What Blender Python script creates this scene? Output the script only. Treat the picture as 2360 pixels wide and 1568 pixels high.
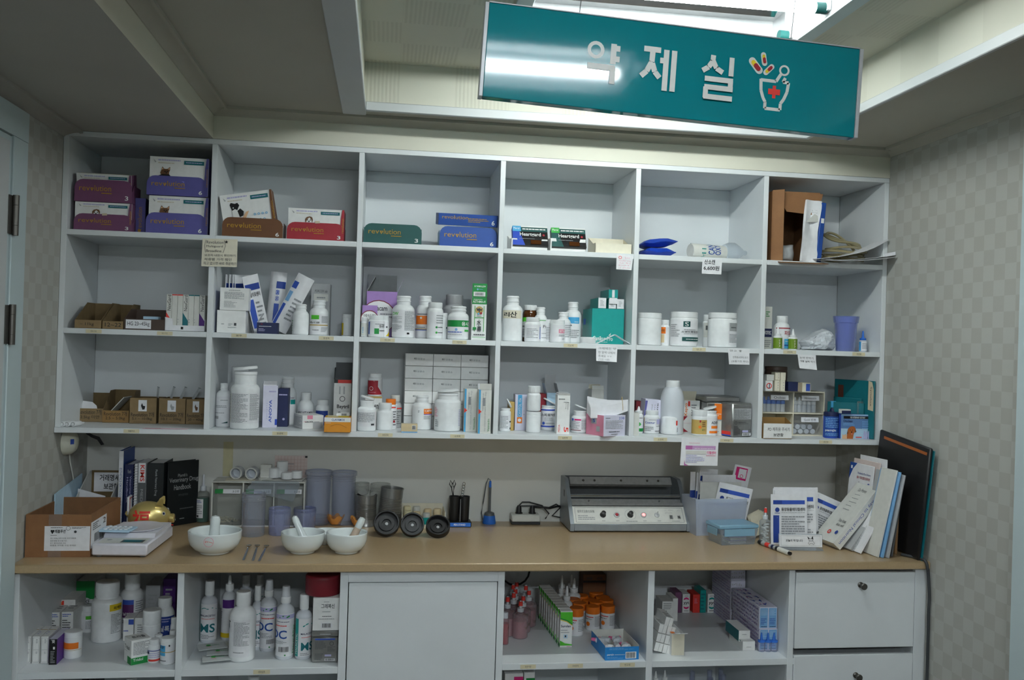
import bpy, bmesh, math, random
from mathutils import Vector, Matrix

for _o in list(bpy.data.objects):
    bpy.data.objects.remove(_o)
SC = bpy.context.scene
COL = SC.collection
rnd = random.Random(7)

# ------------------------------------------------------------------ camera
FPX, CW, CH = 2093.9, 2360.0, 1568.0
CPOS = Vector((0.8809, -2.6057, 1.4367))
YAW, PIT, ROL = 0.1381, 0.0035, 0.0301
FWD = Vector((math.sin(YAW)*math.cos(PIT), math.cos(YAW)*math.cos(PIT), math.sin(PIT)))
_r = FWD.cross(Vector((0, 0, 1))).normalized()
_u = _r.cross(FWD)
RGT = _r*math.cos(ROL)+_u*math.sin(ROL)
UPV = _u*math.cos(ROL)-_r*math.sin(ROL)
cd = bpy.data.cameras.new('camera')
cam = bpy.data.objects.new('camera', cd)
COL.objects.link(cam)
cd.sensor_fit = 'HORIZONTAL'
cd.sensor_width = 36.0
cd.lens = 36.0*FPX/CW
cd.clip_start = 0.02
cam.matrix_world = Matrix(((RGT.x, UPV.x, -FWD.x, CPOS.x), (RGT.y, UPV.y, -FWD.y, CPOS.y),
                           (RGT.z, UPV.z, -FWD.z, CPOS.z), (0, 0, 0, 1)))
SC.camera = cam

# ------------------------------------------------------------------ light level
SC.view_settings.view_transform = 'Standard'
SC.view_settings.look = 'None'
SC.view_settings.gamma = 1.0
SC.view_settings.use_curve_mapping = False
SC.view_settings.exposure = 0.85
TUBE_NEAR, TUBE_MID, TUBE_FAR = 64.0, 42.0, 125.0      # emission of the fluorescent tubes
wd = bpy.data.worlds.new('world')
SC.world = wd
wd.use_nodes = True
wd.node_tree.nodes['Background'].inputs[0].default_value = (0.62, 0.72, 0.78, 1)
wd.node_tree.nodes['Background'].inputs[1].default_value = 0.25


# ------------------------------------------------------------------ placement: the shelf plane is y = 0, x to the right, z up
def ray(px, py):
    return RGT*((px-CW/2)/FPX)-UPV*((py-CH/2)/FPX)+FWD


def at(px, py, X=None, Y=None, Z=None):
    d = ray(px, py)
    if Y is not None:
        t = (Y-CPOS.y)/d.y
    elif Z is not None:
        t = (Z-CPOS.z)/d.z
    else:
        t = (X-CPOS.x)/d.x
    return CPOS+d*t


SA, SB, S3, CT, LS, LB = 1.7108, 1.4424, 1.1727, 0.8647, 0.597, 0.33   # tops of shelves, worktop, lower shelves

# ------------------------------------------------------------------ materials
HEX = dict(
    w='eeeeec', wp='eef0f1', lam='dfe3e6', paper='e9e9ec', cream='e6dfca', tape='d9cfae', grey='a9abac', dgrey='5c5f61', k='151517', lk='26262a',
    ink='3b3d42', mtx='8d9094', plum='77466a', violet='5f5ca0', brown='6d4423', red='a31d2e', dred='7b1c28', green='0d8a3c',
    dgreen='0a4f4c', blue='1e4b9c', rblue='1c46b8', navy='17224f', teal='0f9a94', dteal='0b6b74', sky='48a7d8', lblue='7fb3e0',
    orange='f07c1b', gold='c0a15a', yel='e4c51f', lime='4fbf2a', pink='e58fa8', mag='d81f78', purple='a37fbf', dpurple='52207d', tan='9a7650',
    kraft='94713f', kraft2='8a6f4c', card='8a5a33', cardd='4a3a30', beige='d8c39a', amber='4a2608', lav='b9b6dc', bluetape='2a6fd0',
    gtxt='b98d1c', silver='b4b6b8', sred='e03a30', skin='e0b48c', foam='e8dcb4', orub='e59a4c', dogb='6e4a2c', ltan='cfc0a4',
    navylbl='1f3f93', bandblue='3658b8', ltblue='b7d5ea', dkteal='0d3b3f', bookk='0d1518', offw='d8d8d2', grn2='3fae49', olive='6f8f1e', lavw='d9d8ea', orangec='e0921e', mauve='b86aa8', purplel='c79ac8', dgblue='5f84b8', rust='b0612a', amberp='6a3a2c', lavwhite='dcdae2', pinkpaper='d9c9c4', pinkline='c9a79f', oldtape='cbc59f', foam2='f0d9b0', cableg='3a3d40', cream2='dcdccb', violet2='6a3f9c', mauve2='5e2a66', silver2='c4c8c8', bluetape2='1f86d0', pink2='e870a0')
_mc = {}


def lin(h):
    o = []
    for i in (0, 2, 4):
        c = int(h[i:i+2], 16)/255
        o.append(c/12.92 if c < .04045 else ((c+.055)/1.055)**2.4)
    return (o[0], o[1], o[2], 1)


def newmat(name):
    m = bpy.data.materials.new(name)
    m.use_nodes = True
    return m, m.node_tree, m.node_tree.nodes['Principled BSDF']


def noise_col(nt, bs, c, amt, scale, detail=3, bump=0.0, bscale=None):
    """small procedural colour variation (and bump) on a principled base"""
    tc = nt.nodes.new('ShaderNodeTexCoord')
    nz = nt.nodes.new('ShaderNodeTexNoise')
    nz.inputs['Scale'].default_value = scale
    nz.inputs['Detail'].default_value = detail
    nt.links.new(tc.outputs['Object'], nz.inputs['Vector'])
    rp = nt.nodes.new('ShaderNodeValToRGB')
    rp.color_ramp.elements[0].position = .3
    rp.color_ramp.elements[1].position = .7
    rp.color_ramp.elements[0].color = (c[0]*(1-amt), c[1]*(1-amt), c[2]*(1-amt), 1)
    rp.color_ramp.elements[1].color = (min(1, c[0]*(1+amt)), min(1, c[1]*(1+amt)), min(1, c[2]*(1+amt)), 1)
    nt.links.new(nz.outputs['Fac'], rp.inputs['Fac'])
    nt.links.new(rp.outputs['Color'], bs.inputs['Base Color'])
    if bump:
        b = nt.nodes.new('ShaderNodeBump')
        b.inputs['Strength'].default_value = bump
        b.inputs['Distance'].default_value = .002
        n2 = nt.nodes.new('ShaderNodeTexNoise')
        n2.inputs['Scale'].default_value = bscale or scale*6
        nt.links.new(tc.outputs['Object'], n2.inputs['Vector'])
        nt.links.new(n2.outputs['Fac'], b.inputs['Height'])
        nt.links.new(b.outputs['Normal'], bs.inputs['Normal'])


ROUGH = dict(wp=.32, lam=.42, k=.3, lk=.35, violet=.4, teal=.35, silver=.3, amber=.1, paper=.6)


def M(key):
    if key in _mc:
        return _mc[key]
    if key in HEX:
        m, nt, bs = newmat('colour_'+key)
        noise_col(nt, bs, lin(HEX[key]), .04, 55, 2)
        bs.inputs['Roughness'].default_value = ROUGH.get(key, .5)
    else:
        m = SPECIAL[key]()
    _mc[key] = m
    return m


def sp_simple(name, hexc, rough, metal=0.0, amt=.05, scale=40, bump=0, coat=0):
    def f():
        m, nt, bs = newmat(name)
        noise_col(nt, bs, lin(hexc), amt, scale, 4, bump)
        bs.inputs['Roughness'].default_value = rough
        bs.inputs['Metallic'].default_value = metal
        bs.inputs['Coat Weight'].default_value = coat
        return m
    return f


def sp_clear(name, hexc, gl=.12, rough=.08, trans=.88):
    """thin clear plastic: tinted see-through wall with a glossy skin"""
    def f():
        m, nt, bs = newmat(name)
        nt.nodes.remove(bs)
        out = nt.nodes['Material Output']
        tr = nt.nodes.new('ShaderNodeBsdfTransparent')
        tr.inputs[0].default_value = lin(hexc)
        df = nt.nodes.new('ShaderNodeBsdfDiffuse')
        df.inputs[0].default_value = lin(hexc)
        gs = nt.nodes.new('ShaderNodeBsdfGlossy')
        gs.inputs['Roughness'].default_value = rough
        fr = nt.nodes.new('ShaderNodeLayerWeight')
        fr.inputs[0].default_value = gl
        m1 = nt.nodes.new('ShaderNodeMixShader')
        m1.inputs[0].default_value = 1-trans
        nt.links.new(tr.outputs[0], m1.inputs[1])
        nt.links.new(df.outputs[0], m1.inputs[2])
        m2 = nt.nodes.new('ShaderNodeMixShader')
        nt.links.new(fr.outputs['Facing'], m2.inputs[0])
        nt.links.new(m1.outputs[0], m2.inputs[1])
        nt.links.new(gs.outputs[0], m2.inputs[2])
        nt.links.new(m2.outputs[0], out.inputs[0])
        return m
    return f


def sp_emit(name, col, var):
    def f():
        m, nt, bs = newmat(name)
        bs.inputs['Base Color'].default_value = (1, 1, 1, 1)
        bs.inputs['Emission Color'].default_value = col
        bs.inputs['Emission Strength'].default_value = var
        return m
    return f


def sp_check():
    """wallpaper: two close shades of off-white in a small check, on the y-z plane"""
    m, nt, bs = newmat('checked_wallpaper')
    tc = nt.nodes.new('ShaderNodeTexCoord')
    mp = nt.nodes.new('ShaderNodeMapping')
    mp.inputs['Location'].default_value = (.5, .0, .0)
    mp.inputs['Scale'].default_value = (0, 1/.0413, 1/.0398)
    nt.links.new(tc.outputs['Object'], mp.inputs[0])
    ch = nt.nodes.new('ShaderNodeTexChecker')
    ch.inputs['Scale'].default_value = 1.0
    ch.inputs['Color1'].default_value = lin('bcbdb8')
    ch.inputs['Color2'].default_value = lin('b3b2ac')
    nt.links.new(mp.outputs[0], ch.inputs['Vector'])
    nz = nt.nodes.new('ShaderNodeTexNoise')
    nz.inputs['Scale'].default_value = 3
    nt.links.new(tc.outputs['Object'], nz.inputs['Vector'])
    rp = nt.nodes.new('ShaderNodeValToRGB')
    rp.color_ramp.elements[0].color = (.9, .89, .86, 1)
    rp.color_ramp.elements[1].color = (1, 1, 1, 1)
    nt.links.new(nz.outputs['Fac'], rp.inputs[0])
    mx = nt.nodes.new('ShaderNodeMix')
    mx.data_type = 'RGBA'
    mx.blend_type = 'MULTIPLY'
    mx.inputs[0].default_value = 1
    nt.links.new(ch.outputs['Color'], mx.inputs[6])
    nt.links.new(rp.outputs[0], mx.inputs[7])
    nt.links.new(mx.outputs[2], bs.inputs['Base Color'])
    bs.inputs['Roughness'].default_value = .7
    return m


def sp_ribs():
    """acoustic ceiling tile: squares of fine ribs turning by ninety degrees from square to square"""
    m, nt, bs = newmat('ribbed_ceiling_tile')
    tc = nt.nodes.new('ShaderNodeTexCoord')
    mpc = nt.nodes.new('ShaderNodeMapping')
    mpc.inputs['Scale'].default_value = (1/.15, 1/.15, 1/.6)
    mpc.inputs['Location'].default_value = (.02, .03, .01)
    nt.links.new(tc.outputs['Object'], mpc.inputs[0])
    ch = nt.nodes.new('ShaderNodeTexChecker')
    ch.inputs['Scale'].default_value = 1
    nt.links.new(mpc.outputs[0], ch.inputs[0])
    wv = nt.nodes.new('ShaderNodeTexWave')
    wv.bands_direction = 'X'
    wv.inputs['Scale'].default_value = 30
    nt.links.new(tc.outputs['Object'], wv.inputs[0])
    mu = nt.nodes.new('ShaderNodeMath')
    mu.operation = 'MULTIPLY'
    nt.links.new(ch.outputs['Fac'], mu.inputs[0])
    nt.links.new(wv.outputs['Fac'], mu.inputs[1])
    rp = nt.nodes.new('ShaderNodeValToRGB')
    rp.color_ramp.elements[0].color = lin('d2d1c3')
    rp.color_ramp.elements[1].color = lin('c9c8ba')
    nt.links.new(mu.outputs[0], rp.inputs[0])
    nt.links.new(rp.outputs[0], bs.inputs['Base Color'])
    b = nt.nodes.new('ShaderNodeBump')
    b.inputs['Strength'].default_value = .2
    b.inputs['Distance'].default_value = .002
    nt.links.new(mu.outputs[0], b.inputs['Height'])
    nt.links.new(b.outputs[0], bs.inputs['Normal'])
    bs.inputs['Roughness'].default_value = .8
    return m


SPECIAL = dict(
    shelf=sp_simple('white_laminate', 'e0e4e6', .38, amt=.03, scale=6),
    header=sp_simple('cream_wall_paint', 'd8d6c6', .6, amt=.03, scale=5),
    ceil=sp_simple('ceiling_paint', 'b4b1a5', .75, amt=.03, scale=4),
    trimw=sp_simple('white_trim_paint', 'cbcfd0', .5, amt=.02, scale=9),
    soff=sp_simple('soffit_paper', 'aaa79f', .75, amt=.03, scale=4),
    wallb=sp_simple('back_wall_paint', 'd6d6d0', .6, amt=.04, scale=4),
    counter=sp_simple('beige_laminate', 'b39a76', .3, amt=.05, scale=180, coat=.15),
    counteredge=sp_simple('beige_edge_band', 'a89078', .35, amt=.04, scale=120),
    door=sp_simple('door_paint', 'c4d3d6', .4, amt=.02, scale=5),
    floor=sp_simple('floor_vinyl', '4a443c', .4, amt=.1, scale=20),
    wood=sp_simple('dark_door_wood', '6a5340', .5, amt=.15, scale=12),
    steel=sp_simple('brushed_steel', 'b4b6b8', .42, metal=.7, amt=.1, scale=90),
    chrome=sp_simple('chrome', 'd0d2d4', .12, metal=1, amt=.02),
    hinge=sp_simple('hinge_metal', '6d6a66', .4, metal=1),
    goldmet=sp_simple('gold_lacquer', 'd8c27c', .3, metal=.55, amt=.06, scale=30, coat=.4),
    ceramic=sp_simple('glazed_ceramic', 'dfe6e6', .16, amt=.02, scale=10, coat=.6),
    ceramicu=sp_simple('unglazed_ceramic', 'cdb8a4', .7, amt=.06, scale=60),
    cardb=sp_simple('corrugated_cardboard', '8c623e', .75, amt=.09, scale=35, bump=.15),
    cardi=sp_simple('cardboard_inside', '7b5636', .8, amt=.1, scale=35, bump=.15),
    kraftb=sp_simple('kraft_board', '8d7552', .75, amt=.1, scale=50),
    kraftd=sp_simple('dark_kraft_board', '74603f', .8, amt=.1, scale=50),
    greymet=sp_simple('grey_painted_metal', '8d949a', .38, metal=.35, amt=.06, scale=50),
    tin=sp_simple('tin_plate', '9a9a98', .34, metal=.8, amt=.08, scale=60),
    signteal=sp_simple('teal_acrylic_sheet', '087c84', .075, amt=.02, scale=3, coat=.15),
    rubber=sp_simple('black_rubber', '1d1d1f', .45),
    mirror=sp_simple('lamp_reflector', 'c9ccd0', .15, metal=1),
    clear=sp_clear('clear_plastic', 'eef2f6', .15, .08, .86),
    clearb=sp_clear('bluish_clear_plastic', 'e9ecf6', .2, .1, .86),
    clearbb=sp_clear('blue_tumbler_plastic', 'b3c0f0', .2, .12, .68),
    clearg=sp_clear('smoky_clear_plastic', 'eff0ee', .16, .1, .9),
    clearw=sp_clear('cloudy_film', 'eceef0', .25, .2, .45),
    milky=sp_clear('milky_plastic', 'e6eaf0', .12, .3, .18),
    milky2=sp_clear('frosted_bin_plastic', 'e6ecf6', .12, .3, .62),
    clearbl=sp_clear('lilac_clear_plastic', 'cdd3f0', .18, .12, .74),
    milky3=sp_clear('white_bottle_plastic', 'e4e8ee', .12, .25, .12),
    pinkb=sp_clear('rosy_clear_plastic', 'f6eaee', .2, .08, .85),
    milkblue=sp_clear('milky_blue_lid', 'a9d6ec', .12, .25, .45),
    pinkliq=sp_clear('pink_liquid', 'e9b9bf', .1, .1, .55),
    redliq=sp_clear('red_liquid', 'd0404c', .1, .1, .35),
    greenliq=sp_clear('green_liquid', '1f7a66', .1, .1, .35),
    tubing=sp_clear('yellowed_tubing', 'b9ad86', .2, .2, .35),
    film=sp_clear('clear_film', 'f4f6f8', .2, .08, .9),
    tubelit=sp_emit('lit_fluorescent_tube', (.93, 1, .97, 1), TUBE_NEAR),
    tubelit2=sp_emit('lit_fluorescent_tube_mid', (.86, .95, 1, 1), TUBE_MID),
    tubelit3=sp_emit('lit_fluorescent_tube_far', (.86, .95, 1, 1), TUBE_FAR),
    led=sp_emit('red_pilot_lamp', (1, .05, .05, 1), 1.2),
    check=sp_check, ribs=sp_ribs)

# ------------------------------------------------------------------ mesh builder
_tx = {}


def txt(s, bold=0.0):
    """flat outline of a string, scaled to the unit box"""
    k = (s, bold)
    if k not in _tx:
        cu = bpy.data.curves.new('t', 'FONT')
        cu.body = s
        cu.offset = bold
        cu.resolution_u = 3
        ob = bpy.data.objects.new('t', cu)
        me = bpy.data.meshes.new_from_object(ob)
        bb = bmesh.new(); bb.from_mesh(me); bmesh.ops.triangulate(bb, faces=bb.faces[:]); bb.to_mesh(me); bb.free()
        vs = [(v.co.x, v.co.y) for v in me.vertices]
        fs = [tuple(p.vertices) for p in me.polygons]
        bpy.data.objects.remove(ob)
        bpy.data.curves.remove(cu)
        bpy.data.meshes.remove(me)
        if not vs:
            vs, fs = [(0, 0), (1, 0), (1, 1), (0, 1)], [(0, 1, 2, 3)]
        x0, x1 = min(v[0] for v in vs), max(v[0] for v in vs)
        y0, y1 = min(v[1] for v in vs), max(v[1] for v in vs)
        sx, sy = max(x1-x0, 1e-6), max(y1-y0, 1e-6)
        _tx[k] = ([((a-x0)/sx, (b-y0)/sy) for a, b in vs], fs)
    return _tx[k]


class Plane:
    def __init__(s, o, ux, uy, n):
        s.o, s.ux, s.uy, s.n = Vector(o), Vector(ux), Vector(uy), Vector(n).normalized()
        s.asp = s.ux.length/max(1e-6, s.uy.length)
        s.nx = 1

    def pt(s, a, b, k):
        return s.o+s.ux*a+s.uy*b+s.n*(.00025*k)


class Cyl:
    def __init__(s, R, a0, aw, z0, h, c=(0, 0)):
        s.R, s.a0, s.aw, s.z0, s.h, s.c = R, math.radians(a0), math.radians(aw), z0, h, c
        s.asp = s.R*s.aw/max(1e-6, h)
        s.nx = max(2, int(abs(aw)/9))

    def pt(s, a, b, k):
        an = s.a0+(a-.5)*s.aw
        r = s.R+.00025*k
        return Vector((s.c[0]+r*math.sin(an), s.c[1]-r*math.cos(an), s.z0+b*s.h))


class MB:
    def __init__(s):
        s.v, s.f, s.m, s.mats = [], [], [], []

    def mi(s, k):
        if k not in s.mats:
            s.mats.append(k)
        return s.mats.index(k)

    def add(s, vs, fs, k, X=None):
        n = len(s.v)
        i = s.mi(k)
        for v in vs:
            v = Vector(v)
            s.v.append(tuple(X @ v) if X else tuple(v))
        for f in fs:
            s.f.append(tuple(n+j for j in f))
            s.m.append(i)

    def box(s, x0, x1, y0, y1, z0, z1, k, X=None, fc=None, c=0.0):
        if c:
            return s.cbox(x0, x1, y0, y1, z0, z1, k, c, X)
        vs = [(x0, y0, z0), (x1, y0, z0), (x1, y1, z0), (x0, y1, z0), (x0, y0, z1), (x1, y0, z1), (x1, y1, z1), (x0, y1, z1)]
        fd = dict(D=(3, 2, 1, 0), T=(4, 5, 6, 7), F=(0, 1, 5, 4), B=(2, 3, 7, 6), R=(1, 2, 6, 5), L=(3, 0, 4, 7))
        if not fc:
            s.add(vs, list(fd.values()), k, X)
        else:
            for n, f in fd.items():
                s.add([vs[i] for i in f], [(0, 1, 2, 3)], fc.get(n, k), X)

    def cbox(s, x0, x1, y0, y1, z0, z1, k, c, X=None):
        """box with chamfered edges"""
        vs, ix = [], {}
        for i, (x, sx) in enumerate(((x0, 1), (x1, -1))):
            for j, (y, sy) in enumerate(((y0, 1), (y1, -1))):
                for l, (z, sz) in enumerate(((z0, 1), (z1, -1))):
                    for ax in range(3):
                        p = [x+sx*c, y+sy*c, z+sz*c]
                        p[ax] = (x, y, z)[ax]
                        ix[(i, j, l, ax)] = len(vs)
                        vs.append(p)
        fs = []
        for ax in range(3):
            o = [a for a in range(3) if a != ax]
            for e in (0, 1):
                q = []
                for a, b in ((0, 0), (1, 0), (1, 1), (0, 1)):
                    t = [0, 0, 0]
                    t[ax], t[o[0]], t[o[1]] = e, a, b
                    q.append(ix[(*t, ax)])
                fs.append(q)
            for a in (0, 1):
                for b in (0, 1):
                    t0, t1 = [0, 0, 0], [0, 0, 0]
                    t0[ax], t1[ax] = 0, 1
                    t0[o[0]] = t1[o[0]] = a
                    t0[o[1]] = t1[o[1]] = b
                    fs.append([ix[(*t0, o[0])], ix[(*t1, o[0])], ix[(*t1, o[1])], ix[(*t0, o[1])]])
        for i in (0, 1):
            for j in (0, 1):
                for l in (0, 1):
                    fs.append([ix[(i, j, l, a)] for a in range(3)])
        cx = Vector(((x0+x1)/2, (y0+y1)/2, (z0+z1)/2))
        out = []
        for f in fs:
            a, b, d = Vector(vs[f[0]]), Vector(vs[f[1]]), Vector(vs[f[2]])
            n = (b-a).cross(d-a)
            m = sum((Vector(vs[q]) for q in f), Vector())/len(f)
            out.append(tuple(f) if n.dot(m-cx) > 0 else tuple(reversed(f)))
        s.add(vs, out, k, X)

    def lathe(s, prof, k, n=28, X=None, c=(0, 0), rib=0.0, sx=1.0, sy=1.0):
        vs, fs = [], []
        for r, z in prof:
            for i in range(n):
                a = 2*math.pi*i/n
                q = r*(1+(rib if i % 2 else 0)) if r > 0 else 1e-5
                vs.append((c[0]+sx*q*math.sin(a), c[1]-sy*q*math.cos(a), z))
        for j in range(len(prof)-1):
            for i in range(n):
                i2 = (i+1) % n
                fs.append((j*n+i, j*n+i2, (j+1)*n+i2, (j+1)*n+i))
        s.add(vs, fs, k, X)

    def tube(s, pts, r, k, n=8, X=None, closed=False):
        pts = [Vector(p) for p in pts]
        vs, fs, N = [], [], len(pts)
        up = Vector((0, 0, 1))
        for i, p in enumerate(pts):
            t = (pts[min(i+1, N-1)]-pts[max(i-1, 0)]).normalized()
            a = t.cross(up)
            if a.length < .05:
                a = t.cross(Vector((1, 0, 0)))
            a.normalize()
            b = a.cross(t).normalized()
            rr = r[i] if isinstance(r, (list, tuple)) else r
            for j in range(n):
                q = 2*math.pi*j/n
                vs.append(p+a*(rr*math.cos(q))+b*(rr*math.sin(q)))
        for i in range(N-1):
            for j in range(n):
                j2 = (j+1) % n
                fs.append((i*n+j, i*n+j2, (i+1)*n+j2, (i+1)*n+j))
        fs.append(tuple(range(n-1, -1, -1)))
        fs.append(tuple((N-1)*n+j for j in range(n)))
        s.add(vs, fs, k, X)

    def prism(s, pts, axis, a, b, k, X=None):
        """polygon (2D points) extruded along axis 'x','y' or 'z' from a to b"""
        def m(p, t):
            return {'x': (t, p[0], p[1]), 'y': (p[0], t, p[1]), 'z': (p[0], p[1], t)}[axis]
        n = len(pts)
        vs = [m(p, a) for p in pts]+[m(p, b) for p in pts]
        fs = [tuple(range(n)), tuple(range(2*n-1, n-1, -1))]+[((i+1) % n, i, n+i, n+(i+1) % n) for i in range(n)]
        s.add(vs, fs, k, X)

    def sheet(s, grid, k, th=.0006, X=None):
        """thin sheet from a grid of points (rows of equal length) with thickness"""
        R, C = len(grid), len(grid[0])
        g = [[Vector(p) for p in row] for row in grid]
        vs, fs = [], []
        nr = []
        for i in range(R):
            for j in range(C):
                du = g[i][min(j+1, C-1)]-g[i][max(j-1, 0)]
                dv = g[min(i+1, R-1)][j]-g[max(i-1, 0)][j]
                nn = du.cross(dv)
                nr.append(nn.normalized() if nn.length > 1e-12 else Vector((0, 0, 1)))
        flat = [p for row in g for p in row]
        vs = [p+n*(th/2) for p, n in zip(flat, nr)]+[p-n*(th/2) for p, n in zip(flat, nr)]
        o = R*C
        for i in range(R-1):
            for j in range(C-1):
                a, b, c_, d = i*C+j, i*C+j+1, (i+1)*C+j+1, (i+1)*C+j
                fs.append((a, b, c_, d))
                fs.append((o+d, o+c_, o+b, o+a))
        for j in range(C-1):
            fs.append((j+1, j, o+j, o+j+1))
            q = (R-1)*C
            fs.append((q+j, q+j+1, o+q+j+1, o+q+j))
        for i in range(R-1):
            fs.append((i*C, (i+1)*C, o+(i+1)*C, o+i*C))
            fs.append(((i+1)*C+C-1, i*C+C-1, o+i*C+C-1, o+(i+1)*C+C-1))
        s.add(vs, fs, k, X)

    # ---- printing on a surface
    def draw(s, cv, els, X=None, k0=1):
        k = k0
        for e in els:
            t = e[0]
            if t == 'r':
                s._rect(cv, e[1], e[2], e[3], e[4], k, e[5], X)
            elif t in 'tT':
                x0, y0, x1, y1, st, col = e[1:7]
                rot = e[7] if len(e) > 7 else 0
                vs, fs = txt(st, .018 if t == 'T' else 0.0)
                w, h = x1-x0, y1-y0
                q, inv = [], []
                for a, b in vs:
                    if rot == 90:
                        u, v = x0+(1-b)*w, y0+a*h
                    elif rot == -90:
                        u, v = x0+b*w, y1-a*h
                    elif rot == 180:
                        u, v = x1-a*w, y1-b*h
                    else:
                        u, v = x0+a*w, y0+b*h
                    inv.append((u, v))
                    q.append(cv.pt(u, v, k))
                if cv.nx > 1:          # on a curved surface the letters are cut into strips
                    for f in fs:
                        s._poly(cv, [inv[i] for i in f], k, col, X)
                else:
                    s.add(q, fs, col, X)
            elif t == 'l':
                x0, y0, x1, y1, n, col = e[1:7]
                st = (y1-y0)/n
                for i in range(n):
                    yy = y1-st*(i+.75)
                    x = x0
                    end = x1-(x1-x0)*rnd.choice((0, 0, .1, .25, .4) if n > 1 else (0,))
                    while x < end-1e-6:
                        L = min((x1-x0)*rnd.uniform(.06, .2), end-x)
                        s._rect(cv, x, yy, x+L*.86, yy+st*.42, k, col, X)
                        x += L
            elif t == 'h':
                x0, y0, x1, y1, n, col = e[1:7]
                st = (y1-y0)/n
                for i in range(n):
                    yb = y1-st*(i+.85)
                    x = x0
                    cw = st*.55/cv.asp
                    while x < x1-cw:
                        if rnd.random() < .16:
                            x += cw*.7
                            continue
                        for _ in range(3):
                            a = (x+rnd.uniform(0, cw*.8), yb+rnd.uniform(0, st*.7))
                            b = (x+rnd.uniform(0, cw*.8), yb+rnd.uniform(0, st*.7))
                            s._line(cv, a, b, st*.085, k, col, X)
                        x += cw
            elif t == 'c' or t == 'o':
                x, y, r, col = e[1:5]
                n = 20
                ri = 0 if t == 'c' else (e[5] if len(e) > 5 else .8)
                P = [cv.pt(x+r*math.cos(2*math.pi*i/n), y+r*cv.asp*math.sin(2*math.pi*i/n), k) for i in range(n)]
                if t == 'c':
                    s._poly(cv, [(x+r*math.cos(2*math.pi*i/n), y+r*cv.asp*math.sin(2*math.pi*i/n)) for i in range(n)], k, col, X)
                else:
                    Q = [cv.pt(x+ri*r*math.cos(2*math.pi*i/n), y+ri*r*cv.asp*math.sin(2*math.pi*i/n), k) for i in range(n)]
                    s.add(P+Q, [(i, (i+1) % n, n+(i+1) % n, n+i) for i in range(n)], col, X)
            elif t == 'b':
                x0, y0, x1, y1 = e[1:5]
                s._rect(cv, x0, y0, x1, y1, k, 'paper', X)
                x = x0+(x1-x0)*.08
                while x < x1-(x1-x0)*.1:
                    L = (x1-x0)*rnd.choice((.02, .02, .04))
                    s._rect(cv, x, y0+(y1-y0)*.1, x+L, y1-(y1-y0)*.1, k+1, 'k', X)
                    x += L+(x1-x0)*rnd.choice((.02, .03))
                k += 1
            elif t == 'p':
                s._poly(cv, e[1], k, e[2], X)
            elif t == 'P':
                for a, b in zip(e[1][:-1], e[1][1:]):
                    s._line(cv, a, b, e[3], k, e[2], X)
            k += 1
        return k

    def _poly(s, cv, pts, k, col, X=None):
        """filled outline; on a curved surface it is cut into upright strips that follow the curve"""
        def clip(p, xc, keep):
            o = []
            for a, b in zip(p, p[1:]+p[:1]):
                ia, ib = (a[0]-xc)*keep >= 0, (b[0]-xc)*keep >= 0
                if ia:
                    o.append(a)
                if ia != ib:
                    q = (xc-a[0])/(b[0]-a[0])
                    o.append((xc, a[1]+(b[1]-a[1])*q))
            return o
        if cv.nx == 1:
            s.add([cv.pt(a, b, k) for a, b in pts], [tuple(range(len(pts)))], col, X)
            return
        x0, x1 = min(p[0] for p in pts), max(p[0] for p in pts)
        n = max(1, int(math.ceil(cv.nx*(x1-x0))))
        for i in range(n):
            q = clip(clip(list(pts), x0+(x1-x0)*i/n, 1), x0+(x1-x0)*(i+1)/n, -1)
            if len(q) > 2:
                s.add([cv.pt(a, b, k) for a, b in q], [tuple(range(len(q)))], col, X)

    def _rect(s, cv, x0, y0, x1, y1, k, col, X=None):
        n = cv.nx if cv.nx == 1 else max(1, int(math.ceil(cv.nx*abs(x1-x0))))
        vs = []
        for i in range(n+1):
            u = x0+(x1-x0)*i/n
            vs += [cv.pt(u, y0, k), cv.pt(u, y1, k)]
        s.add(vs, [(2*i, 2*i+2, 2*i+3, 2*i+1) for i in range(n)], col, X)

    def _line(s, cv, a, b, w, k, col, X=None):
        dx, dy = (b[0]-a[0])*cv.asp, b[1]-a[1]
        L = math.hypot(dx, dy) or 1e-6
        nx, ny = -dy/L*w/2/cv.asp, dx/L*w/2
        s.add([cv.pt(a[0]-nx, a[1]-ny, k), cv.pt(b[0]-nx, b[1]-ny, k), cv.pt(b[0]+nx, b[1]+ny, k), cv.pt(a[0]+nx, a[1]+ny, k)],
              [(0, 1, 2, 3)], col, X)

    def build(s, name, parent=None, ang=38):
        me = bpy.data.meshes.new(name)
        me.from_pydata(s.v, [], s.f)
        for k in s.mats:
            me.materials.append(M(k))
        me.polygons.foreach_set('material_index', s.m)
        me.polygons.foreach_set('use_smooth', [True]*len(s.f))
        me.set_sharp_from_angle(angle=math.radians(ang))
        me.update()
        o = bpy.data.objects.new(name, me)
        COL.objects.link(o)
        if parent:
            o.parent = parent
        return o


def tag(o, label, cat, group=None, kind=None):
    o['label'], o['category'] = label, cat
    if group:
        o['group'] = group
    if kind:
        o['kind'] = kind
    return o


def struct(name, mb):
    o = mb.build(name)
    o['kind'] = 'structure'
    return o


def thing(name, label, cat, loc=(0, 0, 0), rz=0, group=None, rx=0, ry=0):
    o = bpy.data.objects.new(name, None)
    COL.objects.link(o)
    o.empty_display_size = .03
    return put(tag(o, label, cat, group), loc, rz, rx, ry)


def put(o, loc, rz=0, rx=0, ry=0):
    o.location = loc
    o.rotation_euler = (math.radians(rx), math.radians(ry), math.radians(rz))
    return o


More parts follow.
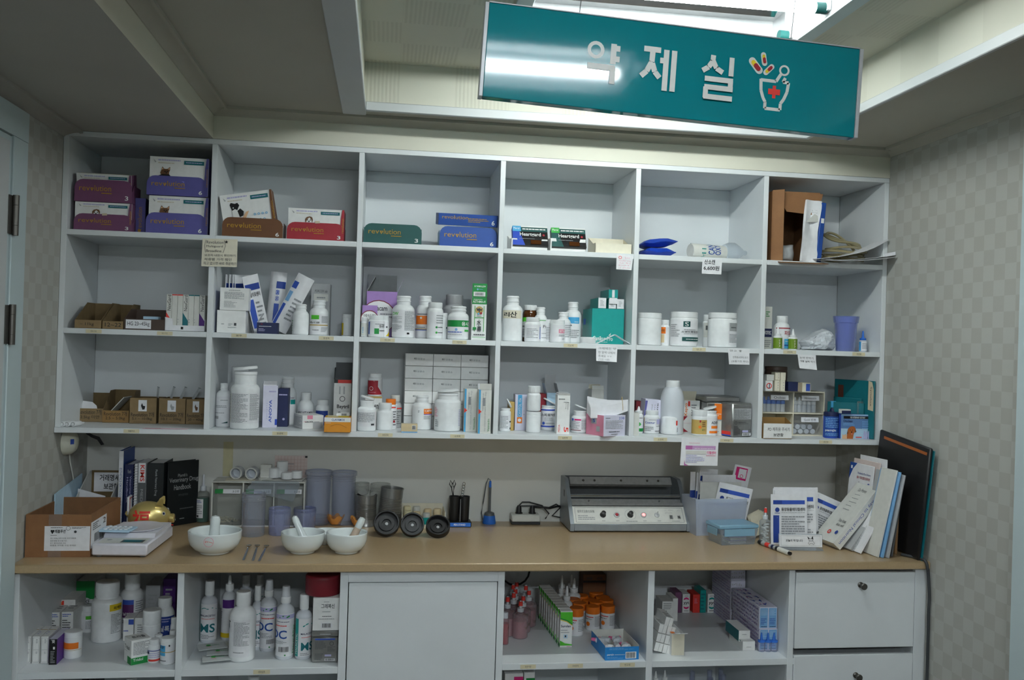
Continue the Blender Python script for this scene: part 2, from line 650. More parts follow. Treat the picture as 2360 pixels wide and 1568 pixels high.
def dup(o, label=None, loc=None, rz=None, group=None, parent=None):
    """copy a thing with its parts and sub-parts"""
    c = o.copy()
    COL.objects.link(c)
    if parent:
        c.parent = parent
    for ch in o.children:
        dup(ch, parent=c)
    if label:
        c['label'] = label
    if group:
        c['group'] = group
    if loc is not None:
        c.location = loc
    if rz is not None:
        c.rotation_euler.z = math.radians(rz)
    return c


def RX(d): return Matrix.Rotation(math.radians(d), 4, 'X')
def RY(d): return Matrix.Rotation(math.radians(d), 4, 'Y')
def RZ(d): return Matrix.Rotation(math.radians(d), 4, 'Z')
def TR(*p): return Matrix.Translation(Vector(p))
# ================================================================== ROOM
YF = -5.6            # wall behind the camera
TOPZ = 2.30
b = MB(); b.box(-.05, 2.45, YF-.05, .335, -.05, 0, 'floor'); struct('floor', b)
b = MB(); b.box(-.05, 2.45, .285, .335, 0, TOPZ, 'wallb'); struct('wall_back', b)
b = MB(); b.box(-.05, 0, YF-.05, .285, 0, TOPZ, 'check'); struct('wall_left', b)
b = MB(); b.box(2.4, 2.45, YF-.05, .285, 0, TOPZ, 'check'); struct('wall_right', b)
b = MB(); b.box(0, 2.4, YF-.05, YF, 0, TOPZ, 'wallb'); struct('wall_front', b)
b = MB(); b.box(.391, 2.4, 0, .285, 1.9785, 2.062, 'header'); struct('wall_upper', b)
CX0, CX1, CY0, CY1, CZ = .803, 2.066, -5.0, -.13, 2.182
FIX = [(1.17, 1.83, -.86, -.42), (.88, 1.54, -2.0, -1.6), (.88, 1.54, -4.3, -3.9)]
b = MB()
xs = sorted({.391, CX0, CX1, 2.4} | {q for f in FIX for q in f[:2]})
ys = sorted({YF, CY0, CY1, .285} | {q for f in FIX for q in f[2:]})
for xa, xb in zip(xs[:-1], xs[1:]):
    for ya, yb in zip(ys[:-1], ys[1:]):
        mx, my = (xa+xb)/2, (ya+yb)/2
        if any(f[0] < mx < f[1] and f[2] < my < f[3] for f in FIX):
            continue
        inside = CX0 < mx < CX1 and CY0 < my < CY1
        if inside:
            b.box(xa, xb, ya, yb, CZ, TOPZ, 'ribs')
        else:
            fc = dict(F='ribs', B='ribs', L='ribs', R='ribs')
            b.box(xa, xb, ya, yb, 2.062, TOPZ, 'ceil', fc=fc)
struct('ceiling', b)
b = MB(); b.box(0, .391, YF, .285, 1.9785, TOPZ, 'soff', fc=dict(R='header')); struct('trim_1', b)
# white rim of the coffer, the flat board beside it and the small cornices
b = MB()
b.box(CX0-.058, CX0+.006, CY0, CY1+.058, 2.052, 2.066, 'trimw', c=.002)
struct('trim_2', b)
b = MB(); b.box(CX0+.006, CX1, CY1-.006, CY1+.006, 2.05, 2.075, 'trimw', c=.002); struct('trim_3', b)
b = MB(); b.box(CX1-.006, CX1+.006, CY0, CY1+.006, 2.05, 2.075, 'trimw', c=.002); struct('trim_4', b)


def cornice(name, p0, p1, nrm, w=.042, h=.02, k='ceil', z=2.062):
    """coved moulding running from p0 to p1 along a wall, nrm points into the room"""
    prof = [(0, -h), (.003, -h), (.006, -h*.8), (w*.5, -h*.42), (w*.8, -h*.3), (w*.84, -h*.45), (w, -h*.4), (w, .004), (0, .004)]
    b = MB()
    P0, P1, N = Vector((*p0, z)), Vector((*p1, z)), Vector((*nrm, 0))
    n = len(prof)
    vs = [P0+N*a+Vector((0, 0, c)) for a, c in prof]+[P1+N*a+Vector((0, 0, c)) for a, c in prof]
    b.add(vs, [(i, (i+1) % n, n+(i+1) % n, n+i) for i in range(n)]+[tuple(range(n)), tuple(range(2*n-1, n-1, -1))], k)
    return struct(name, b)


cornice('trim_5', (.391, 0), (2.4, 0), (0, -1))
cornice('trim_6', (.391, YF), (.391, 0), (1, 0))
cornice('trim_7', (2.4, 0), (2.4, YF), (-1, 0))
cornice('trim_8', (0, YF), (0, .0), (1, 0), w=.05, h=.018, k='soff', z=1.9785)
# door on the left, casing with mitred corner, leaf standing in its frame
b = MB()
b.box(0, .012, -.352, -.268, 0, 1.885, 'door', c=.002)
b.prism([(-.268, 1.885), (-.268, 1.955), (-1.43, 1.955), (-1.43, 1.885)], 'x', 0, .012, 'door')
b.box(0, .012, -1.43, -1.346, 0, 1.885, 'door', c=.002)
struct('trim_9', b)
d1 = MB(); d1.box(.001, .008, -1.345, -.356, .004, 1.882, 'door', c=.001)
d1.box(.008, .0105, -1.32, -.372, .02, 1.868, 'trimw', c=.001)
door = struct('door_1', d1)
for zc in (1.70, 1.445):
    h = MB()
    h.lathe([(0, zc-.047), (.0075, zc-.047), (.0075, zc-.024), (.007, zc-.0235), (.0075, zc-.023), (.0075, zc+.023), (.007, zc+.0235), (.0075, zc+.024), (.0075, zc+.047), (0, zc+.047)],
            'hinge', 14, X=TR(.017, -.346, 0))
    h.box(.0105, .0125, -.372, -.346, zc-.045, zc+.045, 'hinge')
    h.build('door_hinge', door)
# casing on the right wall
b = MB(); b.box(2.388, 2.4, -.70, -.605, 0, 2.03, 'door', c=.003); b.box(2.384, 2.4, -.735, -.70, 0, 2.03, 'door', c=.002); struct('trim_10', b)
b = MB(); b.box(2.392, 2.4, -1.7, -.735, 0, 2.0, 'wood', c=.001); struct('door_2', b)


def troffer(f, tubes, mat, label):
    x0, x1, y0, y1 = f
    z = CZ
    t = thing('ceiling_light', label, 'light', ((x0+x1)/2, (y0+y1)/2, z))
    ox, oy = -(x0+x1)/2, -(y0+y1)/2
    X = TR(ox, oy, -z)
    m = MB()
    zt = z+.085
    m.box(x0+.003, x1-.003, y0+.003, y1-.003, zt, zt+.004, 'silver', X)
    m.box(x0+.003, x0+.007, y0+.003, y1-.003, z-.004, zt, 'silver', X)
    m.box(x1-.007, x1-.003, y0+.003, y1-.003, z-.004, zt, 'silver', X)
    m.box(x0+.007, x1-.007, y0+.003, y0+.007, z-.004, zt, 'silver', X)
    m.box(x0+.007, x1-.007, y1-.007, y1-.003, z-.004, zt, 'silver', X)
    for a in ((x0-.03, x0+.007, y0-.03, y1+.03), (x1-.007, x1+.03, y0-.03, y1+.03), (x0+.007, x1-.007, y0-.03, y0+.007), (x0+.007, x1-.007, y1-.007, y1+.03)):
        m.box(*a, z-.008, z-.002, 'door', X, c=.001)
    m.build('housing', t)
    for ty, lit in tubes:
        m = MB()
        m.lathe([(0, x0+.04), (.012, x0+.04), (.0135, x0+.045), (.0135, x1-.045), (.012, x1-.04), (0, x1-.04)], mat, 20, X=X @ TR(0, ty, z+.012) @ RY(90)) if lit else None
        if lit:
            m.build('fluorescent_tube', t)
        for xa, xb in ((x0+.012, x0+.038), (x1-.038, x1-.012)):
            h = MB()
            h.lathe([(0, xa), (.0125, xa), (.0125, xb), (0, xb)], 'dgreen', 16, X=X @ TR(0, ty, z+.012) @ RY(90))
            h.box(xa-.004 if xa < ox*-1 else xb-.004, xa+.004 if xa < ox*-1 else xb+.004, ty-.016, ty+.016, z+.004, zt, 'trimw', X)
            h.build('lamp_holder', t)
        r = MB()
        r.prism([(ty-.05, zt-.002), (ty, zt-.03), (ty+.05, zt-.002)], 'x', x0+.05, x1-.05, 'mirror' if mat == 'tubelit' else 'trimw', X)
        r.build('reflector', t)
    return t


troffer(FIX[0], [(-.72, True), (-.535, False)], 'tubelit', 'recessed fluorescent ceiling light above the teal hanging sign')
troffer(FIX[1], [(-1.86, True), (-1.7, False)], 'tubelit2', 'recessed fluorescent ceiling light nearer the room middle')
troffer(FIX[2], [(-4.18, True), (-4.02, True)], 'tubelit3', 'recessed fluorescent ceiling light far behind the others')

# ================================================================== HANGING SIGN
pl, pr_ = at(1112, 222, Y=-1.0), at(1968, 318, Y=-1.0)
tl = at(1128, 5, Y=-1.0)
SW = math.hypot(pr_.x-pl.x, pr_.z-pl.z); SH = (tl-pl).length
stilt = math.degrees(math.atan2(pl.z-pr_.z, pr_.x-pl.x))
sg = thing('hanging_sign', 'teal sign with Korean lettering and mortar emblem hung from the ceiling', 'sign', (pl.x, -1.0, pl.z), ry=stilt)
m = MB(); m.cbox(0, SW, 0, .022, 0, SH, 'signteal', .0012)
cv = Plane((0, 0, 0), (SW, 0, 0), (0, 0, SH), (0, -1, 0))
A = SW/SH


def strokes(els, x0, y0, w, h, st, wd, col='offw'):
    for poly in st:
        els.append(('P', [(x0+w*a, y0+h*c) for a, c in poly], col, wd))


els = []
W_ = .145
# the three syllables, stroke by stroke
els.append(('o', .282, .605+.03, .0225, 'offw', .58))
strokes(els, 0, 0, 1, 1, [[(.3285, .72), (.3285, .50)], [(.3285, .672), (.3455, .672)], [(.3285, .557), (.3455, .557)],
                          [(.262, .458), (.335, .458)], [(.3285, .458), (.3285, .285)]], .062)
strokes(els, 0, 0, 1, 1, [[(.408, .71), (.453, .71)], [(.4315, .70), (.4305, .575), (.4185, .47), (.404, .41)], [(.432, .56), (.44, .47), (.4535, .41)],
                          [(.452, .60), (.464, .60)], [(.468, .72), (.468, .275)], [(.489, .72), (.489, .275)]], .06)
strokes(els, 0, 0, 1, 1, [[(.594, .725), (.593, .66), (.583, .59), (.567, .545)], [(.594, .66), (.604, .585), (.622, .545)], [(.6445, .72), (.6445, .515)],
                          [(.574, .462), (.651, .462)], [(.6445, .462), (.6445, .345)], [(.6515, .37), (.574, .37)], [(.578, .37), (.578, .25)], [(.573, .265), (.651, .265)]], .056)
m.draw(cv, els)
for o_, px, pz, L, wv, an in ((0, .712, .672, .030, .0, -48), (0, .7335, .755, .022, .0, -78), (0, .7485, .645, .022, .0, 47)):
    ca, sa = math.cos(math.radians(an)), math.sin(math.radians(an))
    for g, col, lw in ((1.0, 'offw', .082 if L > .025 else .06), (.72, 'yel', .05 if L > .025 else .034), (.5, 'red', .05 if L > .025 else .034)):
        if col == 'red':
            a, c = (px, pz), (px+L/2*.72*ca, pz+L/2*.72*sa*A)
        else:
            a, c = (px-L/2*g*ca, pz-L/2*g*sa*A), (px+L/2*g*ca, pz+L/2*g*sa*A)
        m.draw(cv, [('P', [a, c], col, lw), ('c', a[0], a[1], lw/2/A, col if col != 'red' else 'red'), ('c', c[0], c[1], lw/2/A, col)], k0={'offw': 1, 'yel': 4, 'red': 7}[col])
em = [('P', [(.729, .525), (.771, .525), (.783, .61)], 'offw', .035), ('P', [(.729, .535), (.731, .41), (.738, .33), (.7445, .285), (.7445, .215), (.787, .215), (.787, .285), (.795, .335), (.803, .42), (.806, .525), (.79, .525), (.796, .575)], 'offw', .035),
      ('o', .7915, .655, .0145, 'offw', .64),
      ('r', .7625, .335, .7715, .475, 'sred'), ('r', .7505, .375, .7835, .437, 'sred')]
m.draw(cv, em)
m.build('panel', sg)
for nm, (xa, xb) in (('edge_strip', (-.007, 0)), ('edge_strip', (SW, SW+.007))):
    e = MB(); e.box(xa, xb, -.002, .024, 0, SH, 'silver', c=.0008); e.build(nm, sg)
e = MB(); e.box(0, SW, -.001, .023, SH, SH+.002, 'silver'); e.build('edge_strip', sg)
for px in (.235, .81):
    e = MB()
    zt = CZ-(pl.z-math.sin(math.radians(stilt))*SW*px)
    e.tube([(SW*px, .011, SH), (SW*px+math.sin(math.radians(stilt))*(zt-SH), .011, zt/math.cos(math.radians(stilt)))], .0009, 'dgrey', 6)
    e.build('hanging_wire', sg)

# ================================================================== WALL SHELF
DIV = [.3969, .7988, 1.2028, 1.6062, 2.0035]
TH = .0149
sh = thing('wall_shelf', 'white wall shelf with eighteen open compartments above the worktop', 'shelf', (1.2, .14, S3-TH))
OX = TR(-1.2, -.14, -(S3-TH))
DB = .279


def pnl(name, x0, x1, z0, z1, y0=0.0, y1=DB, k='shelf', c=.0008):
    m = MB(); m.cbox(x0, x1, y0, y1, z0, z1, k, c, OX); return m.build(name, sh)


pnl('side_panel', .0008, .0155, S3, 1.9635); pnl('side_panel', 2.3845, 2.3992, S3, 1.9635)
pnl('top_board', .0008, 2.3992, 1.9635, 1.978); pnl('bottom_board', .0008, 2.3992, S3-TH, S3, -.004)
for d in DIV:
    pnl('divider', d-TH/2, d+TH/2, S3, 1.9635, .0006)
ex = [.0155]+[q for d in DIV for q in (d-TH/2, d+TH/2)]+[2.3845]
for z in (SA, SB):
    for i in range(6):
        pnl('shelf_board', ex[2*i], ex[2*i+1], z-TH, z, .0003)
pnl('back_panel', .0155, 2.3845, S3, 1.9635, DB, .2845)
# small paper tapes on the shelf edges
TAPES = [(216, 762, 'B', '하트가드'), (380, 768, 'B', '넥스가드'), (551, 773, 'B', '봉투'), (752, 780, 'B', '항생제'), (893, 784, 'B', '진통, 소염제'), (1059, 788, 'B', '기관지약'), (1315, 796, 'B', '이뇨제'), (1611, 805, 'B', '연고'), (1820, 813, 'B', '간장제'), (1979, 819, 'B', '귀약'),
         (303, 992, 'C', '레볼루션'), (645, 1000, 'C', '항생제'), (888, 1005, 'C', '항진균제'), (1054, 1008, 'C', '소화제'), (1302, 1011, 'C', '심장약'), (1522, 1014, 'C', '소염제'), (1675, 1016, 'C', '비타민'), (1903, 1018, 'C', '귀약')]
for px, py, rw, st in TAPES:
    yy = -.0004 if rw == 'B' else -.0044
    p = at(px, py, Y=yy)
    w, h = .0205, .0052
    zc = (SB if rw == 'B' else S3)-TH/2
    m = MB(); m.box(-w, w, -.0003, 0, -h, h, 'tape', OX @ TR(p.x, yy, zc))
    m.draw(Plane((-w, -.0003, -h), (2*w, 0, 0), (0, 0, 2*h), (0, -1, 0)), [('t', .3, .25, .7, .75, st, 'ink')], X=OX @ TR(p.x, yy, zc))
    m.build('label_tape', sh)

# ================================================================== BASE CABINET + WORKTOP
YC, ZT = -.25, .8415
wt = MB(); wt.cbox(.0005, 2.3995, -.2662, .2845, .8422, CT, 'counter', .003)
wt = wt.build('worktop'); tag(wt, 'long beige laminate worktop running from wall to wall', 'worktop')
cb = thing('base_cabinet', 'white base cabinet with open compartments, a door and two flap fronts', 'cabinet', (1.2, 0, 0))
OC = TR(-1.2, 0, 0)


def cpn(name, x0, x1, z0, z1, y0=YC, y1=.279, k='shelf', c=.0008, par=None):
    m = MB(); m.cbox(x0, x1, y0, y1, z0, z1, k, c, OC); return m.build(name, par or cb)


VD = [(.0008, .0165), (.386, .402), (.785, .805), (1.191, 1.2085), (1.596, 1.6135), (1.994, 2.0105), (2.364, 2.3992)]
for x0, x1 in VD:
    cpn('upright', x0, x1, .06, ZT)
cx = [(VD[i][1], VD[i+1][0]) for i in range(6)]
for i, (x0, x1) in enumerate(cx):
    cpn('base_board', x0, x1, .06, .076)
    if i != 2:
        cpn('shelf_board', x0, x1, LS-.017, LS, YC+.0005)
    cpn('lower_shelf_board', x0, x1, LB-.017, LB, YC+.03) if i not in (2, 5) else None
cpn('back_panel', .0165, 2.364, .076, ZT, .279, .2845)
cpn('plinth', .0008, 2.3992, .0, .06, YC+.04, YC+.056)
cpn('top_rail', .805, 1.191, .813, ZT, YC, YC+.02)
cpn('door', .8075, 1.1885, .08, .8115, YC-.002, YC+.014)
for z0, z1, kn in ((.6245, .8325, .7945), (.375, .605, .576)):
    f = cpn('flap_front', 2.0125, 2.362, z0, z1, YC-.002, YC+.014)
    p = at(1982, 1348, Y=YC) if z0 > .5 else at(1971, 1556, Y=YC)
    m = MB()
    m.lathe([(0, 0), (.008, 0), (.008, .002), (.0045, .004), (.0045, .014), (.0075, .016), (.009, .018), (.009, .022), (.0075, .0235), (0, .0235)], 'hinge', 20, X=OC @ TR(p.x, YC-.002, p.z) @ RX(90))
    m.build('knob', f)
for px, py, st in ((1217, 1541, '안약'), (1326, 1538, '귀세정제'), (1446, 1533, '연고류'), (603, 1550, '피부삼푸')):
    p = at(px, py, Y=YC)
    m = MB(); X = OC @ TR(p.x, YC+.0003, LS-.0085)
    m.box(-.0205, .0205, -.0003, 0, -.0055, .0055, 'tape', X)
    m.draw(Plane((-.0205, -.0003, -.0055), (.041, 0, 0), (0, 0, .011), (0, -1, 0)), [('t', .3, .25, .7, .75, st, 'ink')], X=X)
    m.build('label_tape', cb)
# ================================================================== BUILDERS FOR REPEATED KINDS OF GOODS
def place(l, r, t, S, Y=None, b=None):
    """front plane depth, centre x, width and height of something seen between pixels l..r, top t, standing on height S"""
    cx_ = (l+r)/2
    if Y is None:
        Y = at(cx_, b, Z=S).y
    a, c = at(l, (t+(b or t))/2, Y=Y), at(r, (t+(b or t))/2, Y=Y)
    return Y, (a.x+c.x)/2, c.x-a.x, at(cx_, t, Y=Y).z-S


def faces(w, d, h):
    return dict(F=Plane((-w/2, 0, 0), (w, 0, 0), (0, 0, h), (0, -1, 0)),
                T=Plane((-w/2, 0, h), (w, 0, 0), (0, d, 0), (0, 0, 1)),
                R=Plane((w/2, 0, 0), (0, d, 0), (0, 0, h), (1, 0, 0)),
                L=Plane((-w/2, d, 0), (0, -d, 0), (0, 0, h), (-1, 0, 0)))


def cartonmb(w, d, h, c='w', pr=None, fc=None, X=None, ch=.0006):
    m = MB()
    if fc:
        m.box(-w/2, w/2, 0, d, 0, h, c, X, fc=fc)
    else:
        m.cbox(-w/2, w/2, 0, d, 0, h, c, ch, X)
    f = faces(w, d, h)
    for k, e in (pr or {}).items():
        m.draw(f[k], e, X)
    return m


def carton(lab, l, r, t, S, Y=None, b=None, d=.05, c='w', rot=0, pr=None, fc=None, name='medicine_carton', cat='box', grp=None, ry=0, rx=0, open=None, flap='paper', z=0):
    Y, X0, w, h = place(l, r, t, S+z, Y, b)
    if rot:
        w /= math.cos(math.radians(rot))
    lim = (.277 if S > CT or S < CT-.01 else .28)
    if not rot:
        d = min(d, lim-Y)
    loc = (X0-w/2*(1-math.cos(math.radians(rot)))*0, Y, S+z+.0002)
    if open is None:
        return put(tag(cartonmb(w, d, h, c, pr, fc).build(name), lab, cat, grp), loc, rot, rx, ry)
    T_ = thing(name, lab, cat, loc, rot, grp, rx, ry)
    m = MB()
    th = .0009
    fc = fc or {}
    m.box(-w/2, w/2, 0, d, 0, th, c)
    m.box(-w/2, w/2, 0, th, th, h, fc.get('F', c), fc=dict(B=flap)); m.box(-w/2, w/2, d-th, d, th, h, fc.get('B', c), fc=dict(F=flap))
    m.box(-w/2, -w/2+th, th, d-th, th, h, fc.get('L', c), fc=dict(R=flap)); m.box(w/2-th, w/2, th, d-th, th, h, fc.get('R', c), fc=dict(L=flap))
    f = faces(w, d, h)
    for k, e in (pr or {}).items():
        m.draw(f[k], e)
    m.build('carton_body', T_)
    for side, L, ang in open:          # flaps hinged on the rim: side, length, opening angle from horizontal-in
        q = MB()
        if side == 'B':
            q.box(-w/2+.001, w/2-.001, -L, 0, 0, th, flap, TR(0, d, h) @ RX(-ang), fc=dict(T=c))
        elif side == 'F':
            q.box(-w/2+.001, w/2-.001, 0, L, 0, th, flap, TR(0, 0, h) @ RX(ang), fc=dict(T=c))
        elif side == 'L':
            q.box(0, L, .002, d-.002, 0, th, flap, TR(-w/2, 0, h) @ RY(-ang), fc=dict(T=c))
        else:
            q.box(-L, 0, .002, d-.002, 0, th, flap, TR(w/2, 0, h) @ RY(ang), fc=dict(T=c))
        q.build('flap', T_)
    return T_


# bottle shapes: shoulder start, neck height, neck ratio, cap start, cap ratio
BST = dict(pill=(.64, .78, .66, .82, .70), wide=(.66, .76, .74, .79, .78), jar=(.74, .80, .88, .80, .93), tall=(.62, .76, .42, .78, .48),
           round=(.60, .80, .60, .83, .64), tub=(.80, .84, .96, .84, 1.0), vial=(.55, .66, .5, .6, .62), big=(.62, .74, .70, .80, .74), screw=(.70, .80, .8, .82, .84))


def prof_body(R, H, st, top=None):
    s, n, nr, cz, cr = st
    P = [(0, 0), (R*.9, 0), (R*.985, H*.012+.0008), (R, H*.03+.0012), (R, H*s*.5), (R, H*s)]
    for i in range(1, 7):
        q = i/6
        P.append((R*(nr+(1-nr)*(1-q**1.7) ** .75 if i < 6 else nr), H*(s+(n-s)*q)))
    P += [(R*nr, H*(top or cz)+.0005), (R*nr*.86, H*(top or cz)+.0005)]
    return P


def capmb(R, z0, z1, k, rib=0.0, X=None, dome=0.0):
    m = MB()
    h = z1-z0
    m.lathe([(0, z0), (R*.97, z0), (R, z0+h*.06), (R, z1-h*.14)], k, 40, X, rib=rib)
    m.lathe([(R, z1-h*.14), (R*.985, z1-h*.05), (R*.93, z1), (R*.6, z1+dome*.7), (0, z1+dome)], k, 40, X)
    return m


def bottle(lab, l, r, t, S, Y=None, b=None, st='pill', c='wp', cap='wp', wr=(), lid='on', name='medicine_bottle', cat='bottle', grp=None, rib=-.025, z=0, liq=None, rz=0):
    """wr: wrap labels (angle, width, bottom, top, paper colour, print)"""
    st = BST.get(st, st)
    if Y is None:
        Y = at((l+r)/2, b, Z=S+z).y
    R = (at(r, t, Y=Y).x-at(l, t, Y=Y).x)/2
    R = (at(r, t, Y=Y+R).x-at(l, t, Y=Y+R).x)/2
    yc = min(Y+R, .277-R) if S != CT else Y+R
    p = at((l+r)/2, (t+(b or t))/2, Y=yc)
    H = at((l+r)/2, t, Y=yc).z-S-z
    T_ = thing(name, lab, cat, (p.x, yc, S+z+.0002), rz, grp)
    s, n, nr, cz, cr = st
    m = MB()
    bare = lid == 'none'
    if bare:                           # no cap: the ringed neck reaches the top
        P = prof_body(R, H, st, .999)
        m.lathe(P[:-1]+[(R*nr*.84, H), (R*nr*.84, H*.9), (0, H*.9)], c, 36)
        for q in (.86, .955):
            m.lathe([(R*nr, H*q), (R*nr*1.07, H*(q+.008)), (R*nr*1.07, H*(q+.024)), (R*nr, H*(q+.03))], c, 36)
    else:
        m.lathe(prof_body(R, H, st)+[(0, H*cz+.0005)], c, 36)
    m.build('bottle_body', T_)
    if liq:
        q = MB(); q.lathe([(0, .002), (R*.93, .002), (R*.95, .004), (R*.95, H*liq[1]), (0, H*liq[1])], liq[0], 30); q.build('contents', T_)
    if lid == 'on':
        capmb(R*cr, H*cz, H, cap, rib).build('cap', T_)
    elif lid == 'tip':                 # nozzle
        q = capmb(R*cr, H*cz, H*(cz+.10), cap, rib)
        q.lathe([(R*cr*.55, H*(cz+.10)), (R*cr*.42, H*(cz+.13)), (R*.16, H*.985), (R*.1, H), (0, H)], cap, 24)
        q.build('cap', T_)
    elif lid == 'spray':
        q = capmb(R*cr, H*cz, H*(cz+.085), cap, rib); q.build('spray_collar', T_)
        q = MB(); q.lathe([(R*cr*.92, H*(cz+.085)), (R*cr*.9, H*(cz+.1)), (R*cr*.74, H*.99), (R*cr*.7, H), (0, H)], 'milky', 26); q.build('overcap', T_)
    elif lid[0] == 'o':                # flip lid standing open at an angle, hinge on one side: ('o', tilt, side)
        tilt, sd = lid[1], lid[2]
        q = MB()
        q.lathe([(R*nr*1.02, H*(cz-.05)), (R*nr*1.05, H*(cz-.045)), (R*nr*1.05, H*cz), (R*nr*.9, H*cz+.0006)], cap, 32); q.build('neck_ring', T_)
        rr = R*nr*1.08
        X = TR(sd*rr, 0, H*cz+.0012) @ RY(sd*tilt) @ TR(-sd*rr, 0, 0)
        q = MB(); q.lathe([(0, 0), (rr*.9, 0), (rr, .001), (rr, H*.035+.001), (rr*.93, H*.045+.0012), (0, H*.045+.0015)], cap, 32, X); q.build('flip_lid', T_)
    for a, aw, z0, z1, bg, els in wr:
        q = MB()
        cv = Cyl(R, a, aw, H*z0, H*(z1-z0))
        if bg:
            q._rect(cv, 0, 0, 1, 1, 1, bg)
        q.draw(cv, els, k0=2)
        q.build('label', T_)
    return T_


def lines(n=10, c='mtx', a=(.08, .08, .92, .92)):
    return ('l', *a, n, c)


def note(lab, pts, Y, k, els, name='paper_note', cat='note', curl=.0):
    """sheet of paper taped to a shelf edge; pts are pixel corners tl, tr, br, bl"""
    P = [at(*q, Y=Y) for q in pts]
    o = P[3]
    tl, tr, br, bl = [p-o for p in P]
    m = MB()
    g = []
    for i in range(7):
        v = i/6
        row = []
        for j in range(5):
            u = j/4
            p = bl.lerp(br, u).lerp(tl.lerp(tr, u), v)
            row.append(p+Vector((0, -curl*(1-v)**2-.0008, 0)))
        g.append(row)
    m.sheet(g, k, .0003)

    class Cv:
        nx = 4
        asp = (br-bl).length/(tl-bl).length

        def pt(s, a, b, kk):
            p = bl.lerp(br, a).lerp(tl.lerp(tr, a), b)
            return p+Vector((0, -curl*(1-b)**2-.0011-.0002*kk, 0))
    m.draw(Cv(), els)
    return put(tag(m.build(name), lab, cat), o)


def revo_tray(lab, l, r, t, b, S, Y, c, num, d=.085, side=None, z=0, grp=None, rim=.0):
    """colour display tray: front lip with rounded shoulders and yellow lettering, low sides, open top"""
    Y, X0, w, h = place(l, r, t, S+z, Y, b)
    T_ = thing('display_tray', lab, 'tray', (X0, Y, S+z+.0003), 0, grp)
    m = MB()
    rr = min(.022, h*.55)
    pts = [(-w/2, 0), (w/2, 0), (w/2, h-rr)]+[(w/2-rr+rr*math.cos(a), h-rr+rr*math.sin(a)) for a in (.4, .8, 1.2, 1.57)]
    pts += [(-w/2+rr+rr*math.cos(a), h-rr+rr*math.sin(a)) for a in (1.57, 1.95, 2.35, 2.75, 3.14)]
    m.prism(pts, 'y', -.0008, 0, c)
    cv = Plane((-w/2, -.0008, 0), (w, 0, 0), (0, 0, h), (0, -1, 0))
    m.draw(cv, [('t', .08, .48, .265, .65, 'rev', 'gtxt'), ('t', .345, .48, .635, .74, 'lution', 'gtxt'), ('c', .29, .60, .014, 'gtxt'), ('c', .318, .60, .014, 'gtxt'), ('p', [(.2765, .585), (.3315, .585), (.304, .46)], 'gtxt'), ('c', .304, .575, .009, c),
                ('l', .47, .34, .65, .44, 1, 'gtxt'), ('T', .88, .10, .94, .30, num, 'w')])
    m.build('front_lip', T_)
    m = MB()
    hs = h*.8
    m.box(-w/2, w/2, 0, d, 0, .0008, c)
    m.prism([(0, 0), (d, 0), (d, hs*1.05), (.02, hs*1.05), (0, hs*.55)], 'x', -w/2, -w/2+.0008, side or c)
    m.prism([(0, 0), (d, 0), (d, hs*1.05), (.02, hs*1.05), (0, hs*.55)], 'x', w/2-.0008, w/2, side or c)
    m.box(-w/2, w/2, d-.0008, d, .0008, hs*1.05, c)
    m.build('tray_body', T_)
    return T_, (X0, Y, w, h)


def dog_els(kind):
    if kind == 'chi':      # small dark dog with big upright ears
        return [('p', [(.18, .42), (.20, .56), (.215, .70), (.25, .60), (.30, .60), (.345, .70), (.345, .55), (.33, .46), (.33, .34), (.2, .34)], 'dogb'), ('p', [(.14, .30), (.22, .38), (.33, .38), (.36, .30)], 'k'),
                ('c', .262, .49, .012, 'k'), ('c', .302, .49, .012, 'k'), ('c', .285, .43, .012, 'k'), ('p', [(.205, .56), (.218, .66), (.242, .59)], 'skin'), ('p', [(.312, .59), (.338, .66), (.338, .56)], 'skin')]
    if kind == 'bgl':
        return [('c', .37, .46, .055, 'w'), ('p', [(.31, .30), (.30, .50), (.33, .62), (.38, .66), (.425, .62), (.44, .5), (.43, .32), (.41, .5), (.375, .6), (.34, .5)], 'dogb'), ('c', .345, .47, .01, 'k'), ('c', .395, .47, .01, 'k'), ('c', .37, .39, .013, 'k'), ('p', [(.48, .30), (.48, .42), (.56, .44), (.57, .32)], 'ltan')]
    return [('p', [(.2, .42), (.17, .60), (.2, .66), (.27, .62), (.32, .64), (.35, .56), (.30, .42)], 'k'), ('p', [(.20, .25), (.2, .42), (.26, .46), (.30, .42), (.36, .40), (.36, .22), (.30, .12), (.24, .12)], 'w'), ('p', [(.30, .40), (.36, .46), (.42, .36), (.4, .24), (.33, .2)], 'k'), ('p', [(.36, .14), (.46, .34), (.52, .36), (.44, .14)], 'skin'), ('c', .23, .50, .012, 'w')]


def shift(els, y0, ya, k):
    o = []
    for e in els:
        if e[0] == 'p':
            o.append(('p', [(a, y0+(b-ya)*k) for a, b in e[1]], e[2]))
        else:
            o.append((e[0], e[1], y0+(e[2]-ya)*k)+tuple(e[3:]))
    return o


